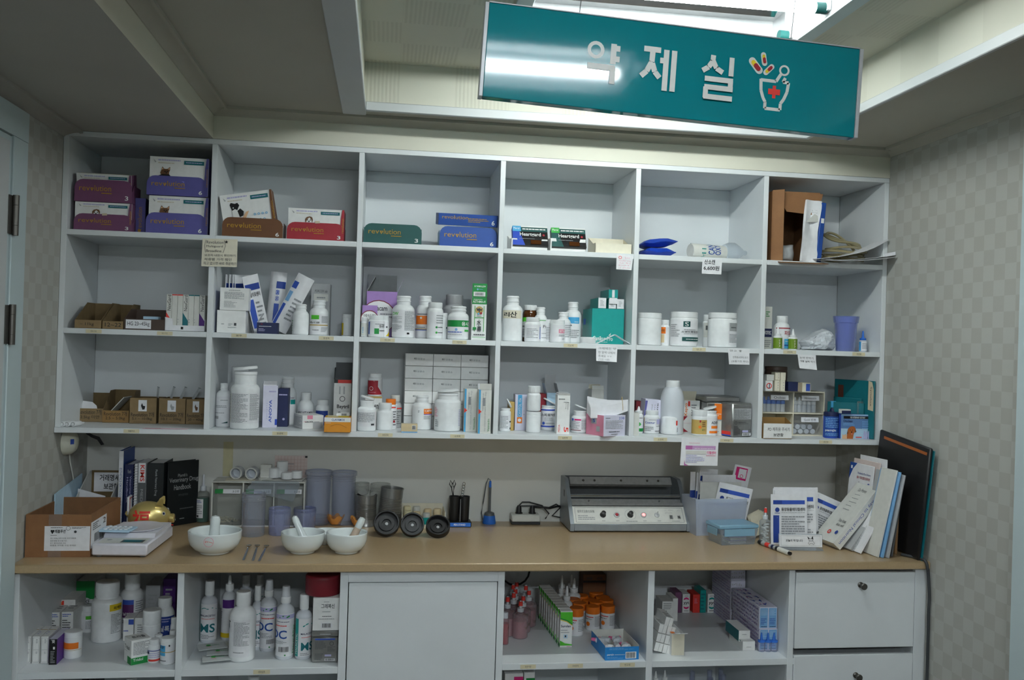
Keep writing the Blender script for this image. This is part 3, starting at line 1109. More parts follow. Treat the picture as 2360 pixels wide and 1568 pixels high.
def revo_carton(lab, X0, Y, w, d, z, h, c, num, dog, rx=0, ry=0, S=SA, extra=()):
    els = [('l', .14, .88, .52, .96, 1, 'lav'), ('l', .14, .82, .42, .86, 1, 'ltan'), ('p', [(.06, .93), (.11, .86), (.09, .84)], 'grey'), ('r', .58, .82, .92, .92, 'dteal'), ('l', .61, .85, .89, .90, 1, 'lav')]+shift(dog_els(dog), *{'chi': (.52, .34, .62), 'bgl': (.53, .30, .62), 'ter': (.36, .12, .80)}.get(dog, (0, 0, 1)))+list(extra)
    els += [('p', [(.92, 0), (1, 0), (1, 1), (.965, 1), (.945, .75)], c), ('t', .955, .25, .995, .72, 'revolution', 'gtxt', 90)]
    if num == '6b':
        els += [('T', .84, .06, .885, .16, '6', 'dogb')]+[('o', .62+.075*i, .45, .022, 'sky', .55) for i in range(4)]+[('o', .64+.075*i, .31, .022, 'sky', .55) for i in range(3)]
    m = cartonmb(w, d, h, 'w', dict(F=els), dict(R=c, T='cream', F='w', B='w', L=c))
    return put(tag(m.build('medicine_carton'), lab, 'box'), (X0, Y, z), 0, rx, ry)
# ================================================================== TOP ROW
# compartment 1: plum stack, violet stack, slim violet carton between them
_, (x, y, w, h) = revo_tray('plum display tray standing on the shelf, bottom of the left stack', 170, 305, 494, 531, SA, .02, 'plum', '3')
zc = .082
revo_carton('white carton with a beagle puppy picture in the lower plum tray', x, y+.001, w-.004, .082, SA+.0014, .077, 'plum', '3', 'bgl')
_, (x2, y2, w2, h2) = revo_tray('plum display tray stacked on the beagle carton, second of the left stack', 172, 305, 415, 452, SA, .02, 'plum', '3', z=.0795)
revo_carton('white carton tipped back in the upper plum tray', x2-.002, y2+.022, w2-.006, .05, SA+.0815, .0775, 'plum', '3', '', rx=11)
m = cartonmb(.03, .16, .1, 'violet', dict(F=[('t', .3, .12, .7, .75, 'revolution', 'gtxt', 90), ('c', .5, .09, .15, 'gtxt')]), dict(R='navy'))
p = at(322, 500, Y=.055); put(tag(m.build('medicine_carton'), 'slim violet carton standing on edge between the plum and violet stacks', 'box'), (p.x, .055, SA+.0003))
_, (x, y, w, h) = revo_tray('violet display tray standing on the shelf under another violet tray', 336, 474, 492, 536, SA, .02, 'violet', '6')
revo_carton('white carton with a big-eared small dog, in the lower violet tray', x+.006, y+.001, w-.001, .082, SA+.0014, .1035, 'violet', '6', 'chi')
_, (x, y, w, h) = revo_tray('violet display tray stacked topmost beside the plum stack', 338, 475, 407, 450, SA, .02, 'violet', '6', z=.1065)
revo_carton('white carton with a big-eared small dog, topmost of the violet stack', x+.006, y+.001, w-.001, .082, SA+.108, .1055, 'violet', '6', 'chi')
# compartment 2
_, (x, y, w, h) = revo_tray('brown display tray with a tilted dog carton in it', 512, 652, 503, 547, SA, .02, 'brown', '6', side='offw')
revo_carton('white carton with a black and white terrier, tilted in the brown tray', x-.003, y+.006, w-.022, .05, SA+.0125, .116, 'brown', '6b', 'ter', ry=-10.5)
_, (x, y, w, h) = revo_tray('dark red display tray beside the brown tray', 661, 793, 514, 552, SA, .02, 'red', '3')
revo_carton('white carton with a puppy head, standing in the dark red tray', x+.001, y+.001, w-.004, .082, SA+.0014, .088, 'red', '3', 'bgl')
# compartment 3
revo_tray('empty dark green display tray with yellow lettering', 838, 972, 517, 559, SA, .02, 'dgreen', '3', d=.1)
_, (x, y, w, h) = revo_tray('blue display tray with a blue carton lying on top', 1018, 1150, 524, 568, SA, .025, 'blue', '6', side='lblue', d=.1)
m = cartonmb(w+.006, .1, .034, 'blue', dict(F=[('t', .06, .55, .5, .85, 'revolution', 'gtxt'), ('l', .5, .3, .85, .7, 3, 'gtxt'), ('T', .9, .15, .95, .55, '6', 'w')], T=[('l', .1, .02, .9, .05, 1, 'w')]))
put(tag(m.build('medicine_carton'), 'flat blue carton lying tipped on the blue tray', 'box'), (x+.003, y+.004, SA+h+.0035), 1.5, 8)


# compartment 4: two heart tablets cartons in white trays, one empty tray
def white_tray(lab, l, r, t, b, Y, d, S, hb=.05, notch=True, c='w', back=None):
    Y, X0, w, h = place(l, r, t, S, Y, b)
    T_ = thing('carton_tray', lab, 'tray', (X0, Y, S+.0003))
    m = MB()
    m.box(-w/2, w/2, 0, d, 0, .0008, c)
    fr = [(-w/2, 0), (w/2, 0), (w/2, h), (w*.34, h), (w*.30, h*.5), (-w*.30, h*.5), (-w*.34, h), (-w/2, h)] if notch else [(-w/2, 0), (w/2, 0), (w/2, h), (-w/2, h)]
    m.prism(fr, 'y', 0, .0008, c)
    for xa in (-w/2, w/2-.0008):
        m.prism([(0, 0), (d, 0), (d, hb), (.03, h*1.02), (0, h)], 'x', xa, xa+.0008, c)
    m.box(-w/2, w/2, d-.0008, d, 0, hb, c)
    m.build('tray_body', T_)
    return X0, Y, w, h


for lab, l, r, c, tl_ in (('flat carton with a blue corner and bold white lettering, in a white tray', 1178, 1262, 'rblue', 'sky'), ('flat carton with a green corner and bold white lettering, in a white tray', 1268, 1350, 'dgreen', 'grn2')):
    x, y, w, h = white_tray(lab.replace('flat carton', 'notched white tray holding the carton').replace(', in a white tray', ''), l, r, 551, 575, .03, .09, SA)
    els = [('r', 0, 0, 1, .72, 'k'), ('p', [(0, 0), (.34, 0), (.2, .72), (0, .72)], c), ('r', 0, .72, 1, 1, 'dgreen'), ('r', 0, .72, .24, 1, tl_), ('t', .03, .82, .2, .94, 'Merial', 'w'), ('l', .28, .78, .95, .92, 1, 'w'), ('r', .24, .94, 1, 1, 'w'),
           ('T', .2, .42, .8, .66, 'Heartgard', 'w'), ('l', .18, .3, .62, .36, 1, 'mtx'), ('c', .88, .54, .035, 'red'), ('r', .5, .05, .8, .26, 'amber')]
    m = MB(); ww, dd = w-.004, .066
    m.box(-ww/2, ww/2, 0, dd, 0, .022, 'w', fc=dict(T='k', L=c, F='k'))
    m.draw(Plane((-ww/2, 0, .022), (ww, 0, 0), (0, dd, 0), (0, 0, 1)), els)
    put(tag(m.build('medicine_carton'), lab, 'box'), (x+.003, y+.012, SA+.004), 0, 63)
white_tray('empty cream tray with a high back, right of the two lettered cartons', 1372, 1456, 562, 583, .02, .1, SA, hb=.055, notch=False, c='cream')
# compartment 5: folded blue bag, oxygen can with mask
T_ = thing('folded_bag', 'bright blue plastic bag folded into a wad on the top shelf', 'bag', (at(1516, 580, Y=.06).x, .06, SA))
for i, (z0, z1, ln, ly) in enumerate(((.001, .026, .062, 0), (.027, .05, .066, .006))):
    m = MB()
    g = []
    for side in (0, 1):
        gg = []
        for a in range(9):
            row = []
            for c_ in range(7):
                u, v = a/8, c_/6
                edge = min(1, 4*u*(1-u)*1.6)*min(1, 4*v*(1-v)*1.8)
                z = (z0+z1)/2+(1 if side else -1)*(z1-z0)/2*edge
                z += .002*math.sin(9*u+i*2+side)*math.cos(7*v)
                row.append((-.048+ln*1.55*u+(.004*math.sin(5*v) if a == 8 else 0), -.03+.11*v+ly, max(.0012, z+(.01*u if i else 0))))
            gg.append(row)
        m.sheet(gg if side else [list(reversed(q)) for q in gg], 'rblue', .0005)
    m.build('bag_fold', T_)
p0, p1 = at(1588, 583, Y=.06), at(1690, 572, Y=.09)
R = .0225
L = .125
oc = thing('oxygen_can', 'white and teal oxygen spray can lying on its side with clear mask', 'can', (p0.x, .05, SA+R+.0005), 14)
X = RY(90)
m = MB(); m.lathe([(0, 0), (R*.9, 0), (R, .003), (R, L-.014), (R*.93, L-.004), (R*.5, L), (0, L)], 'offw', 32, X)
cvx = Cyl(R, 0, 150, .0, L)


class CanCv:
    nx = 12
    asp = 1

    def __init__(s, a0, aw, x0, w): s.a0, s.aw, s.x0, s.w = math.radians(a0), math.radians(aw), x0, w; s.asp = w/(R*s.aw)

    def pt(s, a, b, k):
        an = s.a0+(b-.5)*s.aw
        r = R+.00025*k
        return Vector((s.x0+a*s.w, -r*math.cos(an), r*math.sin(an)))


m.draw(CanCv(0, 180, 0, L), [('r', 0, 0, .04, 1, 'dteal'), ('r', .75, 0, .78, 1, 'teal')])
m.draw(CanCv(10, 140, .028, L*.6), [('p', [(0, .0), (.25, .8), (.6, 1), (.5, .4)], 'teal'), ('T', .3, .25, .6, .85, 'CAN', 'blue', 90), ('T', .62, .25, .9, .85, 'OXY', 'blue', 90), ('l', .0, .1, .2, .8, 1, 'teal')])
m.build('can_body', oc)
m = MB(); m.lathe([(R*.95, L-.004), (R*1.25, L+.012), (R*1.3, L+.03), (R*.95, L+.046), (R*.6, L+.06), (R*.35, L+.066), (R*.3, L+.078), (0, L+.08)], 'clear', 28, TR(0, 0, R*.24) @ X); m.build('mask', oc)

# compartment 6: torn cardboard box with bags in it, packet, tube coil, papers
pb = at(1776, 600, Y=.035)
wb = at(1885, 600, Y=.035).x-pb.x
bx = thing('cardboard_box', 'torn brown cardboard box standing on its side, open to the front', 'box', (pb.x, .035, SA+.0004), -3)
hb_ = at(1830, 440, Y=.035).z-SA-.004
m = MB()
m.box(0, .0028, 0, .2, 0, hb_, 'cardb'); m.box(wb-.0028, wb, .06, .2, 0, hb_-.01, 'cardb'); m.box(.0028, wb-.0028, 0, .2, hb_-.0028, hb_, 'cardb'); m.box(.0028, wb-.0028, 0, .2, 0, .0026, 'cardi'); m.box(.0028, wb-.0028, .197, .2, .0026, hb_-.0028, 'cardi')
m.build('box_body', bx)
m = MB(); m.box(0, .036, -.0022, .0005, 0, hb_+.002, 'cardb', TR(.0015, 0, 0) @ RZ(-38)); m.build('flap', bx)
m = MB(); m.prism([(.004, hb_), (wb+.006, hb_-.004), (wb-.012, hb_-.07), (.045, hb_-.062)], 'y', -.003, -.0006, 'cardb', TR(0, .0, 0)); m.build('flap', bx)
m = MB(); m.box(.01, wb+.006, -.055, 0, -.0022, .0002, 'cardi', TR(0, 0, .001) @ RX(8)); m.build('flap', bx)


def pouch(lab, w, h, th, k, loc, rz=0, rx=0, ry=0, els=(), name='plastic_pouch', cat='bag', amp=.003, seed=1, grp=None, pk=0):
    """filled soft bag: pillow with crumples, standing on its lower edge"""
    q = random.Random(seed)
    ph = [q.uniform(0, 6) for _ in range(6)]
    m = MB()
    for sd in (-1, 1):
        g = []
        for a in range(13):
            row = []
            for c_ in range(11):
                u, v = a/12, c_/10
                e = (max(0, 1-(2*u-1)**4))**.6*(max(0, 1-(2*v-1)**6))**.6
                y = sd*th/2*e+amp*e*math.sin(8*u+ph[0]+3*v)*math.sin(6*v+ph[1])
                row.append((w*(u-.5)+amp*.6*math.sin(7*v+ph[2])*abs(2*u-1), y, (h*v+amp*.5*math.sin(9*u+ph[3])*(v > .5))*(1-pk*(1-u)**1.5-pk*.5*max(0, u-.82)/.18)))
            g.append(row)
        m.sheet(g if sd < 0 else [list(reversed(r_)) for r_ in g], k, .0004)
    if pk:
        m.v = [(x+q.uniform(-.003, .003), y+q.uniform(-.004, .004), max(.0003, z+q.uniform(-.003, .003)*(z > .004))) for x, y, z in m.v]
    if els:
        m.draw(Plane((-w/2, -th/2-amp*.6, 0), (w, 0, 0), (0, 0, h), (0, -1, 0)), els)
    return put(tag(m.build(name, ang=18 if pk else 60), lab, cat, grp), loc, rz, rx, ry)


pouch('grey white plastic bag stuffed in the torn cardboard box', .042, .12, .034, 'clearw', (pb.x+.034, .09, SA+.006), seed=3, name='plastic_bag')
pouch('small crumpled clear bag at the bottom of the torn cardboard box', .07, .05, .026, 'clearw', (pb.x+.05, .062, SA+.005), seed=5, name='plastic_bag')
p = at(1862, 600, Y=.03)
pk = thing('medical_packet', 'white packet with a blue edge leaning in the torn cardboard box', 'packet', (p.x, .028, SA+.001), 4, ry=4)
m = MB()
hp = at(1862, 462, Y=.02).z-SA
g = [[(-.03+.05*u/4+.002*math.sin(v), .004*math.sin(u*1.3+v)-.004*abs(u-2), hp*v/8) for u in range(5)] for v in range(9)]
m.sheet(g, 'paper', .008); m.draw(Plane((-.03, -.012, 0), (.05, 0, 0), (0, 0, hp), (0, -1, 0)), [('p', [(.05, .63), (.95, .66), (.95, .74), (.6, .78)], 'offw'), ('h', .4, .78, .85, .85, 1, 'grey')])
m.build('packet_body', pk)
m = MB(); m.box(.02, .037, -.012, .012, .004, hp*.985, 'blue', c=.002); m.draw(Plane((.02, -.012, .004), (.017, 0, 0), (0, 0, hp*.98), (0, -1, 0)), [('r', .2, .64, .8, .72, 'w'), ('h', .2, .4, .6, .62, 3, 'lblue')]); m.build('blue_edge', pk)
# coil of tubing: flat turns on the shelf, two loops standing up
cc = at(1968, 592, Y=.1)
m = MB()
pts = []
N_ = 230
for i in range(N_):
    f = i/(N_-1)
    a = f*2*math.pi*6
    turn = a/(2*math.pi)
    rx_, ry_ = .066+.006*math.sin(turn*2.1), .034+.006*math.cos(turn*1.7)
    up = .006+.0062*turn
    st_ = 0.0
    if 2 < turn < 3:
        st_ = 1
    elif 4 < turn < 5:
        st_ = .72
    s_ = math.sin(a)
    e_ = math.sin((turn % 1)*math.pi)**.8 if st_ else 0
    pts.append((rx_*math.cos(a)*(1-.12*st_)+.004*math.sin(turn*5), ry_*s_*(1-.55*e_*st_)+.01*st_*e_, up+e_*st_*(.064+.016*math.sin(a))+.003*math.sin(a*2.3)))
m.tube(pts, .0041, 'tubing', 8)
put(tag(m.build('tubing_coil'), 'coil of yellowed clear tubing lying on the top right shelf', 'tube'), (min(cc.x, 2.312), .085, SA+.013))
for i, (lab, ql, qm, qr, dp, dz, nm) in enumerate((('flat white paper bag under the tube coil, its end curled up', (1885, 597), (1985, 592), (2049, 553), .09, .006, 'paper_bag'), ('white paper sheet jutting out past the right end of the shelf', (1905, 608), (1990, 604), (2102, 582), .06, .0032, 'paper_sheet'), ('narrow white paper strip lowest at the shelf front, jutting out right', (1935, 612), (1990, 617), (2070, 592), .04, .0014, 'paper_sheet'))):
    yf = (-.018, -.05, -.06)[i]
    A_, M_, B_ = at(*ql, Y=yf), at(*qm, Y=yf), at(*qr, Y=yf)
    A_.z = max(A_.z, SA+dz); M_.z = max(M_.z, SA+dz+.001)
    m = MB()
    g = []
    for a in range(13):
        u = a/12
        p = A_*((1-u)**2)+M_*(2*u*(1-u))+B_*(u*u)
        p.x = min(p.x, 2.396)
        g.append([(p.x-A_.x-.010*v*u, dp*v+(.012*v if i else 0), max(SA+dz, p.z+v*(.004-.006*u)+.0015*math.sin(7*u+4*v)*(i == 0))-SA) for v in (0, .33, .66, 1)])
    m.sheet([list(reversed(r_)) for r_ in g], 'paper', .0008)
    put(tag(m.build(nm), lab, 'paper'), (A_.x, yf, SA))
# ================================================================== MIDDLE ROW


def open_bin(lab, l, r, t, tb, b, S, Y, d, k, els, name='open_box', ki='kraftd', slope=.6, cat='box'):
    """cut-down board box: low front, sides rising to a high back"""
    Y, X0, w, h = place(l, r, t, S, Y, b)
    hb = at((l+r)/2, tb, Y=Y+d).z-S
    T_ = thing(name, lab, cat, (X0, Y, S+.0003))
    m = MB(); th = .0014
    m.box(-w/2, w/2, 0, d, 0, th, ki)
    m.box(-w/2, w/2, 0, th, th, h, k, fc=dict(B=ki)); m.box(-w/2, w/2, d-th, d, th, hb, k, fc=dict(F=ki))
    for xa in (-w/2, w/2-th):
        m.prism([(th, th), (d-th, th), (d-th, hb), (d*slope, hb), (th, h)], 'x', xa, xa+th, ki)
    m.draw(Plane((-w/2, 0, 0), (w, 0, 0), (0, 0, h), (0, -1, 0)), els)
    m.build('box_body', T_)
    return T_, X0, w, h


# compartment 1
open_bin('low kraft box with slanted sides, marked 11kg, leftmost on the middle shelf', 172, 233, 738, 699, 753, SB, .02, .17, 'kraftb', [('t', .2, .25, .72, .7, '~ 11kg', 'k')])
open_bin('low kraft box marked 12 to 22, second on the middle shelf', 236, 284, 741, 702, 756, SB, .022, .17, 'kraftb', [('t', .12, .3, .9, .8, '12~22', 'k')])
_, X0, w, h = open_bin('dark brown box with a white handwritten HG label', 286, 380, 736, 714, 759, SB, .02, .12, 'cardd', [('r', .04, .1, .66, .92, 'paper'), ('t', .08, .28, .62, .74, 'HG 23~45kg', 'k')], ki='cardd')
carton('small white and blue packet lying in the dark brown box', 330, 365, 730, SB, .045, d=.03, c='ltblue', z=.0025)
Xa = at(380, 740, Y=.02).x; Xb = at(475, 740, Y=.02).x-.003
w = Xb-Xa
T_ = thing('carton_tray', 'white tray holding a row of slim tablet cartons', 'tray', (Xa, .02, SB+.0003))
m = MB()
m.box(0, w, 0, .1, 0, .0008, 'paper'); m.prism([(0, 0), (w, 0), (w, .016), (.022, .016), (.02, .034), (0, .038)], 'y', 0, .0008, 'paper')
for xa in (0, w-.0008):
    m.prism([(0, 0), (.1, 0), (.1, .034), (0, .034)], 'x', xa, xa+.0008, 'paper')
m.draw(Plane((0, 0, 0), (w, 0, 0), (0, 0, .016), (0, -1, 0)), [('r', .4, .3, .46, .75, 'k')])
m.build('tray_body', T_)
hh = at(430, 681, Y=.03).z-SB
tw = (w-.0036)/7
for i, (c1, ex_, lb) in enumerate((('sred', 1, 'slim carton with a red corner, first in the white tray'), ('sred', 0, 'plain slim carton second in the white tray'), ('sred', 0, 'plain slim carton third in the white tray, left of the blue one'), ('dteal', 1, 'slim carton with a blue corner, fourth in the white tray'), ('dteal', 0, 'plain slim carton right of the blue-cornered one'), ('dteal', 0, 'plain slim carton second from the right end of the white tray'), ('dpurple', 1, 'slim carton with a purple corner, last in the white tray'))):
    e = [('p', [(0, 0), (1, 0), (1, .28), (0, .5)], c1), ('t', .2, .55, .85, .98, 'NexGard', 'k', 90)] if ex_ else [('r', .0, .97, 1, 1, c1), ('l', .1, .2, .3, .35, 2, 'grey')]
    m = cartonmb(tw-.0006, .07, hh, 'offw', dict(F=e))
    put(tag(m.build('slim_carton'), lb, 'box', 'slim cartons in the white tray'), (Xa+.0018+tw*(i+.5), .0225, SB+.0014))

# compartment 2
carton('white carton with a small square code, lower of the left pair', 500, 566, 716, SB, .03, d=.10, c='w', pr=dict(F=[('l', .15, .35, .25, .42, 1, 'mtx'), ('l', .4, .3, .55, .42, 2, 'mtx'), ('r', .6, .32, .68, .44, 'ink'), ('l', .38, .2, .68, .28, 1, 'grey')]), fc=dict(L='blue'), b=766)
hl = at(540, 716, Y=.03).z-SB
carton('white carton with fine print, stacked on the left white carton', 507, 573, 664, SB, .03, d=.085, c='w', z=hl+.0006, pr=dict(F=[('l', .3, .86, .7, .92, 1, 'mtx'), lines(7, 'mtx', (.15, .5, .85, .82)), lines(6, 'grey', (.15, .12, .6, .42))]), fc=dict(L='blue'), b=716)


def leaflet(lab, q, w, hgt, Y, lean, yaw=0, k='paper', els=(), roll=0.0, grp=None, back=0):
    """printed envelope or folded leaflet standing on its lower edge, leaning sideways by lean degrees"""
    p = at(*q, Y=Y)
    m = MB()
    R_, C = 7, 7
    g = []
    for i in range(R_):
        row = []
        for j in range(C):
            u, v = j/(C-1), i/(R_-1)
            if roll:
                a = (u-.5)*math.pi*roll
                x, y = w*.5*math.sin(a)/math.sin(min(math.pi/2, math.pi*roll/2)), -w*.35*(math.cos(a)-math.cos(math.pi*roll/2))
            else:
                x, y = w*(u-.5), .0015*math.sin(3*v+u)
            row.append((x, y, hgt*v))
        g.append(row)
    m.sheet(g, k, .0012)

    class Cv:
        nx = 6
        asp = w/hgt

        def pt(s, a, b, kk):
            if roll:
                an = (a-.5)*math.pi*roll
                x, y = w*.5*math.sin(an)/math.sin(min(math.pi/2, math.pi*roll/2)), -w*.35*(math.cos(an)-math.cos(math.pi*roll/2))
            else:
                x, y = w*(a-.5), .0015*math.sin(3*b+a)
            return Vector((x, y-.0009-.0002*kk, hgt*b))
    m.draw(Cv(), els)
    return put(tag(m.build('paper_envelope'), lab, 'envelope', grp), (p.x, Y, p.z), yaw, -back, lean)


ENV = [('r', .08, .78, .92, .86, 'bandblue'), ('r', .08, .78, .3, .86, 'navylbl'), ('c', .2, .68, .07, 'navylbl'), ('T', .32, .63, .92, .70, '동양동물메디컬센터', 'k'), ('r', .08, .04, .24, .6, 'navylbl'), ('t', .12, .08, .2, .56, 'ANIMAL MEDICAL CENTER', 'w', 90), lines(9, 'mtx', (.3, .1, .9, .56))]
ENS = [('r', .05, .74, .95, .85, 'navylbl'), ('T', .1, .62, .9, .7, '동물의료센터', 'k'), ('r', .05, .08, .4, .58, 'bandblue'), lines(6, 'mtx', (.5, .1, .9, .55))]
for i, (x, t, ln, ya, lab) in enumerate(((524, 632, -1, 70, 'edge-on white envelope at the far left behind the white cartons'), (533, 633, -1, 68, 'edge-on white envelope second from left behind the white cartons'), (545, 636, -2, 60, 'white envelope with a blue patch, third behind the white cartons'), (558, 634, -4, 45, 'white envelope turned a little, right above the small white carton'))):
    leaflet(lab, (x+6, 766), .06, .168, .15, ln, ya, els=ENS)
for i, (x, ln, lab, ya, dy) in enumerate(((594, -17, 'blue-striped envelope leaning left, hindmost of three beside the white cartons', 60, .145), (599, -17, 'blue-striped envelope leaning left, middle of three beside the white cartons', 55, .12), (604, -16, 'blue-striped envelope leaning left, foremost of three beside the white cartons', 38, .095))):
    leaflet(lab, (x, 764), .05, .165, dy, ln, ya, els=ENS)
leaflet('rolled clinic envelope standing upright in the middle of the fan', (630, 762), .045, .172, .13, 4, 0, els=[('r', .45, .72, .98, .84, 'navylbl'), ('T', .46, .5, .62, .7, '동물', 'bandblue', 90), ('r', .42, .04, .66, .46, 'bandblue')], roll=.8)
leaflet('rolled clinic envelope leaning far right, its table print facing out', (640, 764), .05, .176, .09, 26, 0, els=[('r', .04, .74, .35, .86, 'bandblue'), ('r', .06, .5, .3, .68, 'lblue'), ('r', .05, .08, .25, .45, 'bandblue'), lines(6, 'mtx', (.5, .2, .9, .62))], roll=.7)
T_ = carton('navy open carton with white lettering and a red swoosh', 592, 640, 744, SB, .02, d=.035, c='navy', pr=dict(F=[('l', .1, .6, .7, .72, 1, 'w'), lines(3, 'lav', (.08, .2, .4, .5)), ('p', [(.15, .82), (.22, .9), (.3, .82)], 'red')]), open=[('L', .03, 60)], b=770)
carton('grey carton with small black lettering behind the green-banded bottle', 716, 760, 654, SB, .12, d=.06, c='silver', pr=dict(F=[('t', .2, .83, .85, .88, 'FORCOX tab', 'k'), ('r', .15, .66, .9, .8, 'offw'), ('l', .3, .7, .75, .76, 1, 'mtx')]), b=772)
bottle('plain white bottle without cap, left of the green-banded bottle', 674, 712, 702, SB, .03, st='pill', lid='none', b=771, wr=[(-75, 40, .05, .55, None, [('l', .1, .1, .9, .9, 5, 'grn2')])])
bottle('white bottle with green patch and yellow line, no cap', 713, 757, 693, SB, .055, st='pill', lid='none', b=772, wr=[(5, 130, .04, .6, 'paper', [('r', .1, .74, .5, .95, 'lime'), ('T', .05, .52, .52, .64, '베노사 100', 'k'), ('r', 0, .42, 1, .47, 'gold'), lines(4, 'mtx', (.6, .1, .98, .36)), lines(6, 'mtx', (.62, .55, .98, .92)), ('l', .2, .15, .5, .25, 1, 'mtx')])])
bottle('small white pot with a yellow stripe at the divider', 788, 811, 725, SB, .10, st='tub', b=772, wr=[(-60, 40, .05, .6, 'yel', [])])

# compartment 3
MET = [('c', .4, .2, .52, 'red'), ('c', .4, .19, .495, 'w'), ('T', .1, .32, .75, .46, 'Metacam', 'ink'), ('l', .4, .12, .85, .24, 2, 'mtx')]
carton('large purple carton with a white disc, its lid and flaps standing open', 836, 906, 672, SB, .10, d=.10, c='purple', pr=dict(F=[('c', .40, .44, .57, 'dred'), ('c', .40, .435, .545, 'w'), ('T', .08, .58, .68, .69, 'Metacam', 'ink'), ('l', .45, .42, .85, .54, 2, 'mtx')]), open=[('B', .055, 88), ('L', .05, 62), ('R', .05, 112)], flap='grey', b=775)
carton('small purple carton with a white disc in front of the large purple one', 834, 869, 704, SB, .075, d=.02, c='purple', pr=dict(F=[('c', .5, .56, .6, 'dred'), ('c', .5, .55, .56, 'w'), ('t', .1, .62, .9, .72, '메타캄', 'ink'), ('l', .1, .5, .6, .57, 1, 'mtx')]), b=775)
bottle('narrow white jar with a blue stripe at the left divider', 832, 848, 732, SB, .045, st='jar', b=776, wr=[(-10, 120, .06, .7, 'offw', [('l', .3, .2, .5, .7, 4, 'sky')])])
bottle('white jar with a green square, in front of the purple cartons', 849, 886, 728, SB, .02, st='jar', b=777, wr=[(5, 150, .06, .74, 'paper', [('r', .0, .1, .12, .95, 'blue'), ('r', .38, .12, .6, .5, 'green'), ('T', .6, .55, .95, .78, '싱규로', 'ink'), ('l', .42, .75, .95, .85, 1, 'mtx'), ('l', .62, .3, .95, .42, 1, 'ink')])])
bottle('white jar with a yellow corner behind the green-square jar', 873, 897, 728, SB, .05, st='jar', b=776, wr=[(40, 90, .06, .7, 'paper', [('p', [(.3, 0), (1, 0), (1, .5), (.8, .3)], 'yel'), ('r', .3, .6, .5, .7, 'ink')])])
bottle('big white bottle without cap, covered in fine print', 904, 955, 683, SB, .025, st=(.66, .79, .62, .82, .70), lid='none', b=778, wr=[(0, 165, .05, .66, 'paper', [('T', .05, .8, .34, .92, 'ZW', 'lime'), lines(8, 'mtx', (.02, .5, .46, .75)), lines(8, 'mtx', (.02, .15, .46, .44)), lines(22, 'mtx', (.54, .2, .98, .96)), ('r', .62, .06, .7, .13, 'k')])])
bottle('white bottle with an orange label, behind the slim white bottle', 958, 1000, 683, SB, .07, st='pill', lid='none', b=779, wr=[(-12, 140, .04, .62, 'paper', [('r', .1, .5, .75, .85, 'orange'), ('c', .4, .76, .05, 'w'), ('l', .2, .88, .8, .95, 1, 'ink'), ('r', 0, .3, 1, .33, 'gold'), ('r', 0, .26, 1, .29, 'bandblue'), ('l', .2, .35, .6, .42, 1, 'mtx')])])
bottle('slim white bottle with two small green marks', 984, 1021, 698, SB, .025, st=(.76, .83, .84, .85, .88), b=780, wr=[(20, 130, .08, .74, 'paper', [lines(4, 'mtx', (.4, .5, .9, .9)), ('c', .42, .36, .06, 'green'), ('l', .5, .33, .85, .4, 1, 'ink'), ('c', .42, .14, .06, 'grn2'), ('l', .5, .11, .85, .18, 1, 'ink')])])
bottle('big cloudy grey bottle at the back of the third compartment', 1021, 1072, 680, SB, .15, st='wide', c='silver', cap='silver', b=776)
bottle('small white bottle between the slim bottle and the green-banded one', 1013, 1032, 722, SB, .06, st='tub', b=779, wr=[(40, 90, .1, .7, None, [('r', .4, .5, .6, .6, 'dgreen'), ('r', .7, .15, 1, .4, 'red')])])
bottle('white bottle with a broad green band and Korean lettering', 1032, 1080, 707, SB, .02, st=(.68, .8, .72, .82, .76), b=782, lid='none', wr=[(0, 178, .08, .66, 'paper', [('r', .0, .52, 1, .86, 'green'), ('T', .58, .57, .98, .79, '융시럽', 'w'), ('c', .42, .38, .04, 'lblue'), ('r', .68, .28, .88, .38, 'grn2'), ('l', .1, .2, .6, .3, 1, 'bandblue'), ('l', .1, .08, .6, .16, 1, 'grey')])])
X = at(1104, 700, Y=.03)
Y, X0, w, h = place(1087, 1121, 686, SB, .03, 783)
T_ = thing('medicine_carton', 'tall green and white carton with an eagle emblem, lid raised', 'box', (X0, Y, SB+.0003))
m = cartonmb(w, .035, h, 'w', dict(F=[('r', 0, .84, 1, 1, 'green'), ('T', .05, .87, .9, .93, 'ASTHMA-H', 'w'), ('l', .1, .94, .7, .97, 1, 'w'), ('r', .18, .2, .22, .8, 'grn2'), ('r', .8, .2, .84, .8, 'grn2'), ('r', .18, .52, .84, .535, 'grn2'),
                              ('c', .5, .70, .26, 'gold'), ('p', [(.28, .76), (.4, .73), (.5, .75), (.62, .72), (.74, .76), (.64, .68), (.56, .7), (.5, .63), (.44, .69), (.36, .68)], 'k'), ('c', .62, .63, .08, 'red'), ('c', .45, .62, .06, 'sky'), ('l', .35, .55, .65, .58, 1, 'ink'),
                              ('T', .36, .34, .64, .48, '水', 'ink'), ('T', .38, .20, .66, .33, '壽', 'ink'), ('r', .08, .24, .32, .3, 'green'), ('l', .15, .1, .9, .16, 1, 'ink'), ('r', .05, .06, .95, .07, 'grn2')]))
m.build('carton_body', T_)
hl = at(1104, 654, Y=.03).z-SB-h
m = MB(); m.box(-w/2, w/2, 0, .0012, h+.001, h+hl, 'green')
m.draw(Plane((-w/2, 0, h), (w, 0, 0), (0, 0, hl), (0, -1, 0)), [('T', .12, .74, .9, .86, 'ASTHMA-H', 'w', 180), ('c', .35, .58, .06, 'lblue'), ('l', .42, .55, .7, .62, 1, 'lblue'), ('r', .08, .08, .88, .4, 'w'), ('b', .14, .12, .8, .36)])
m.build('lid', T_)
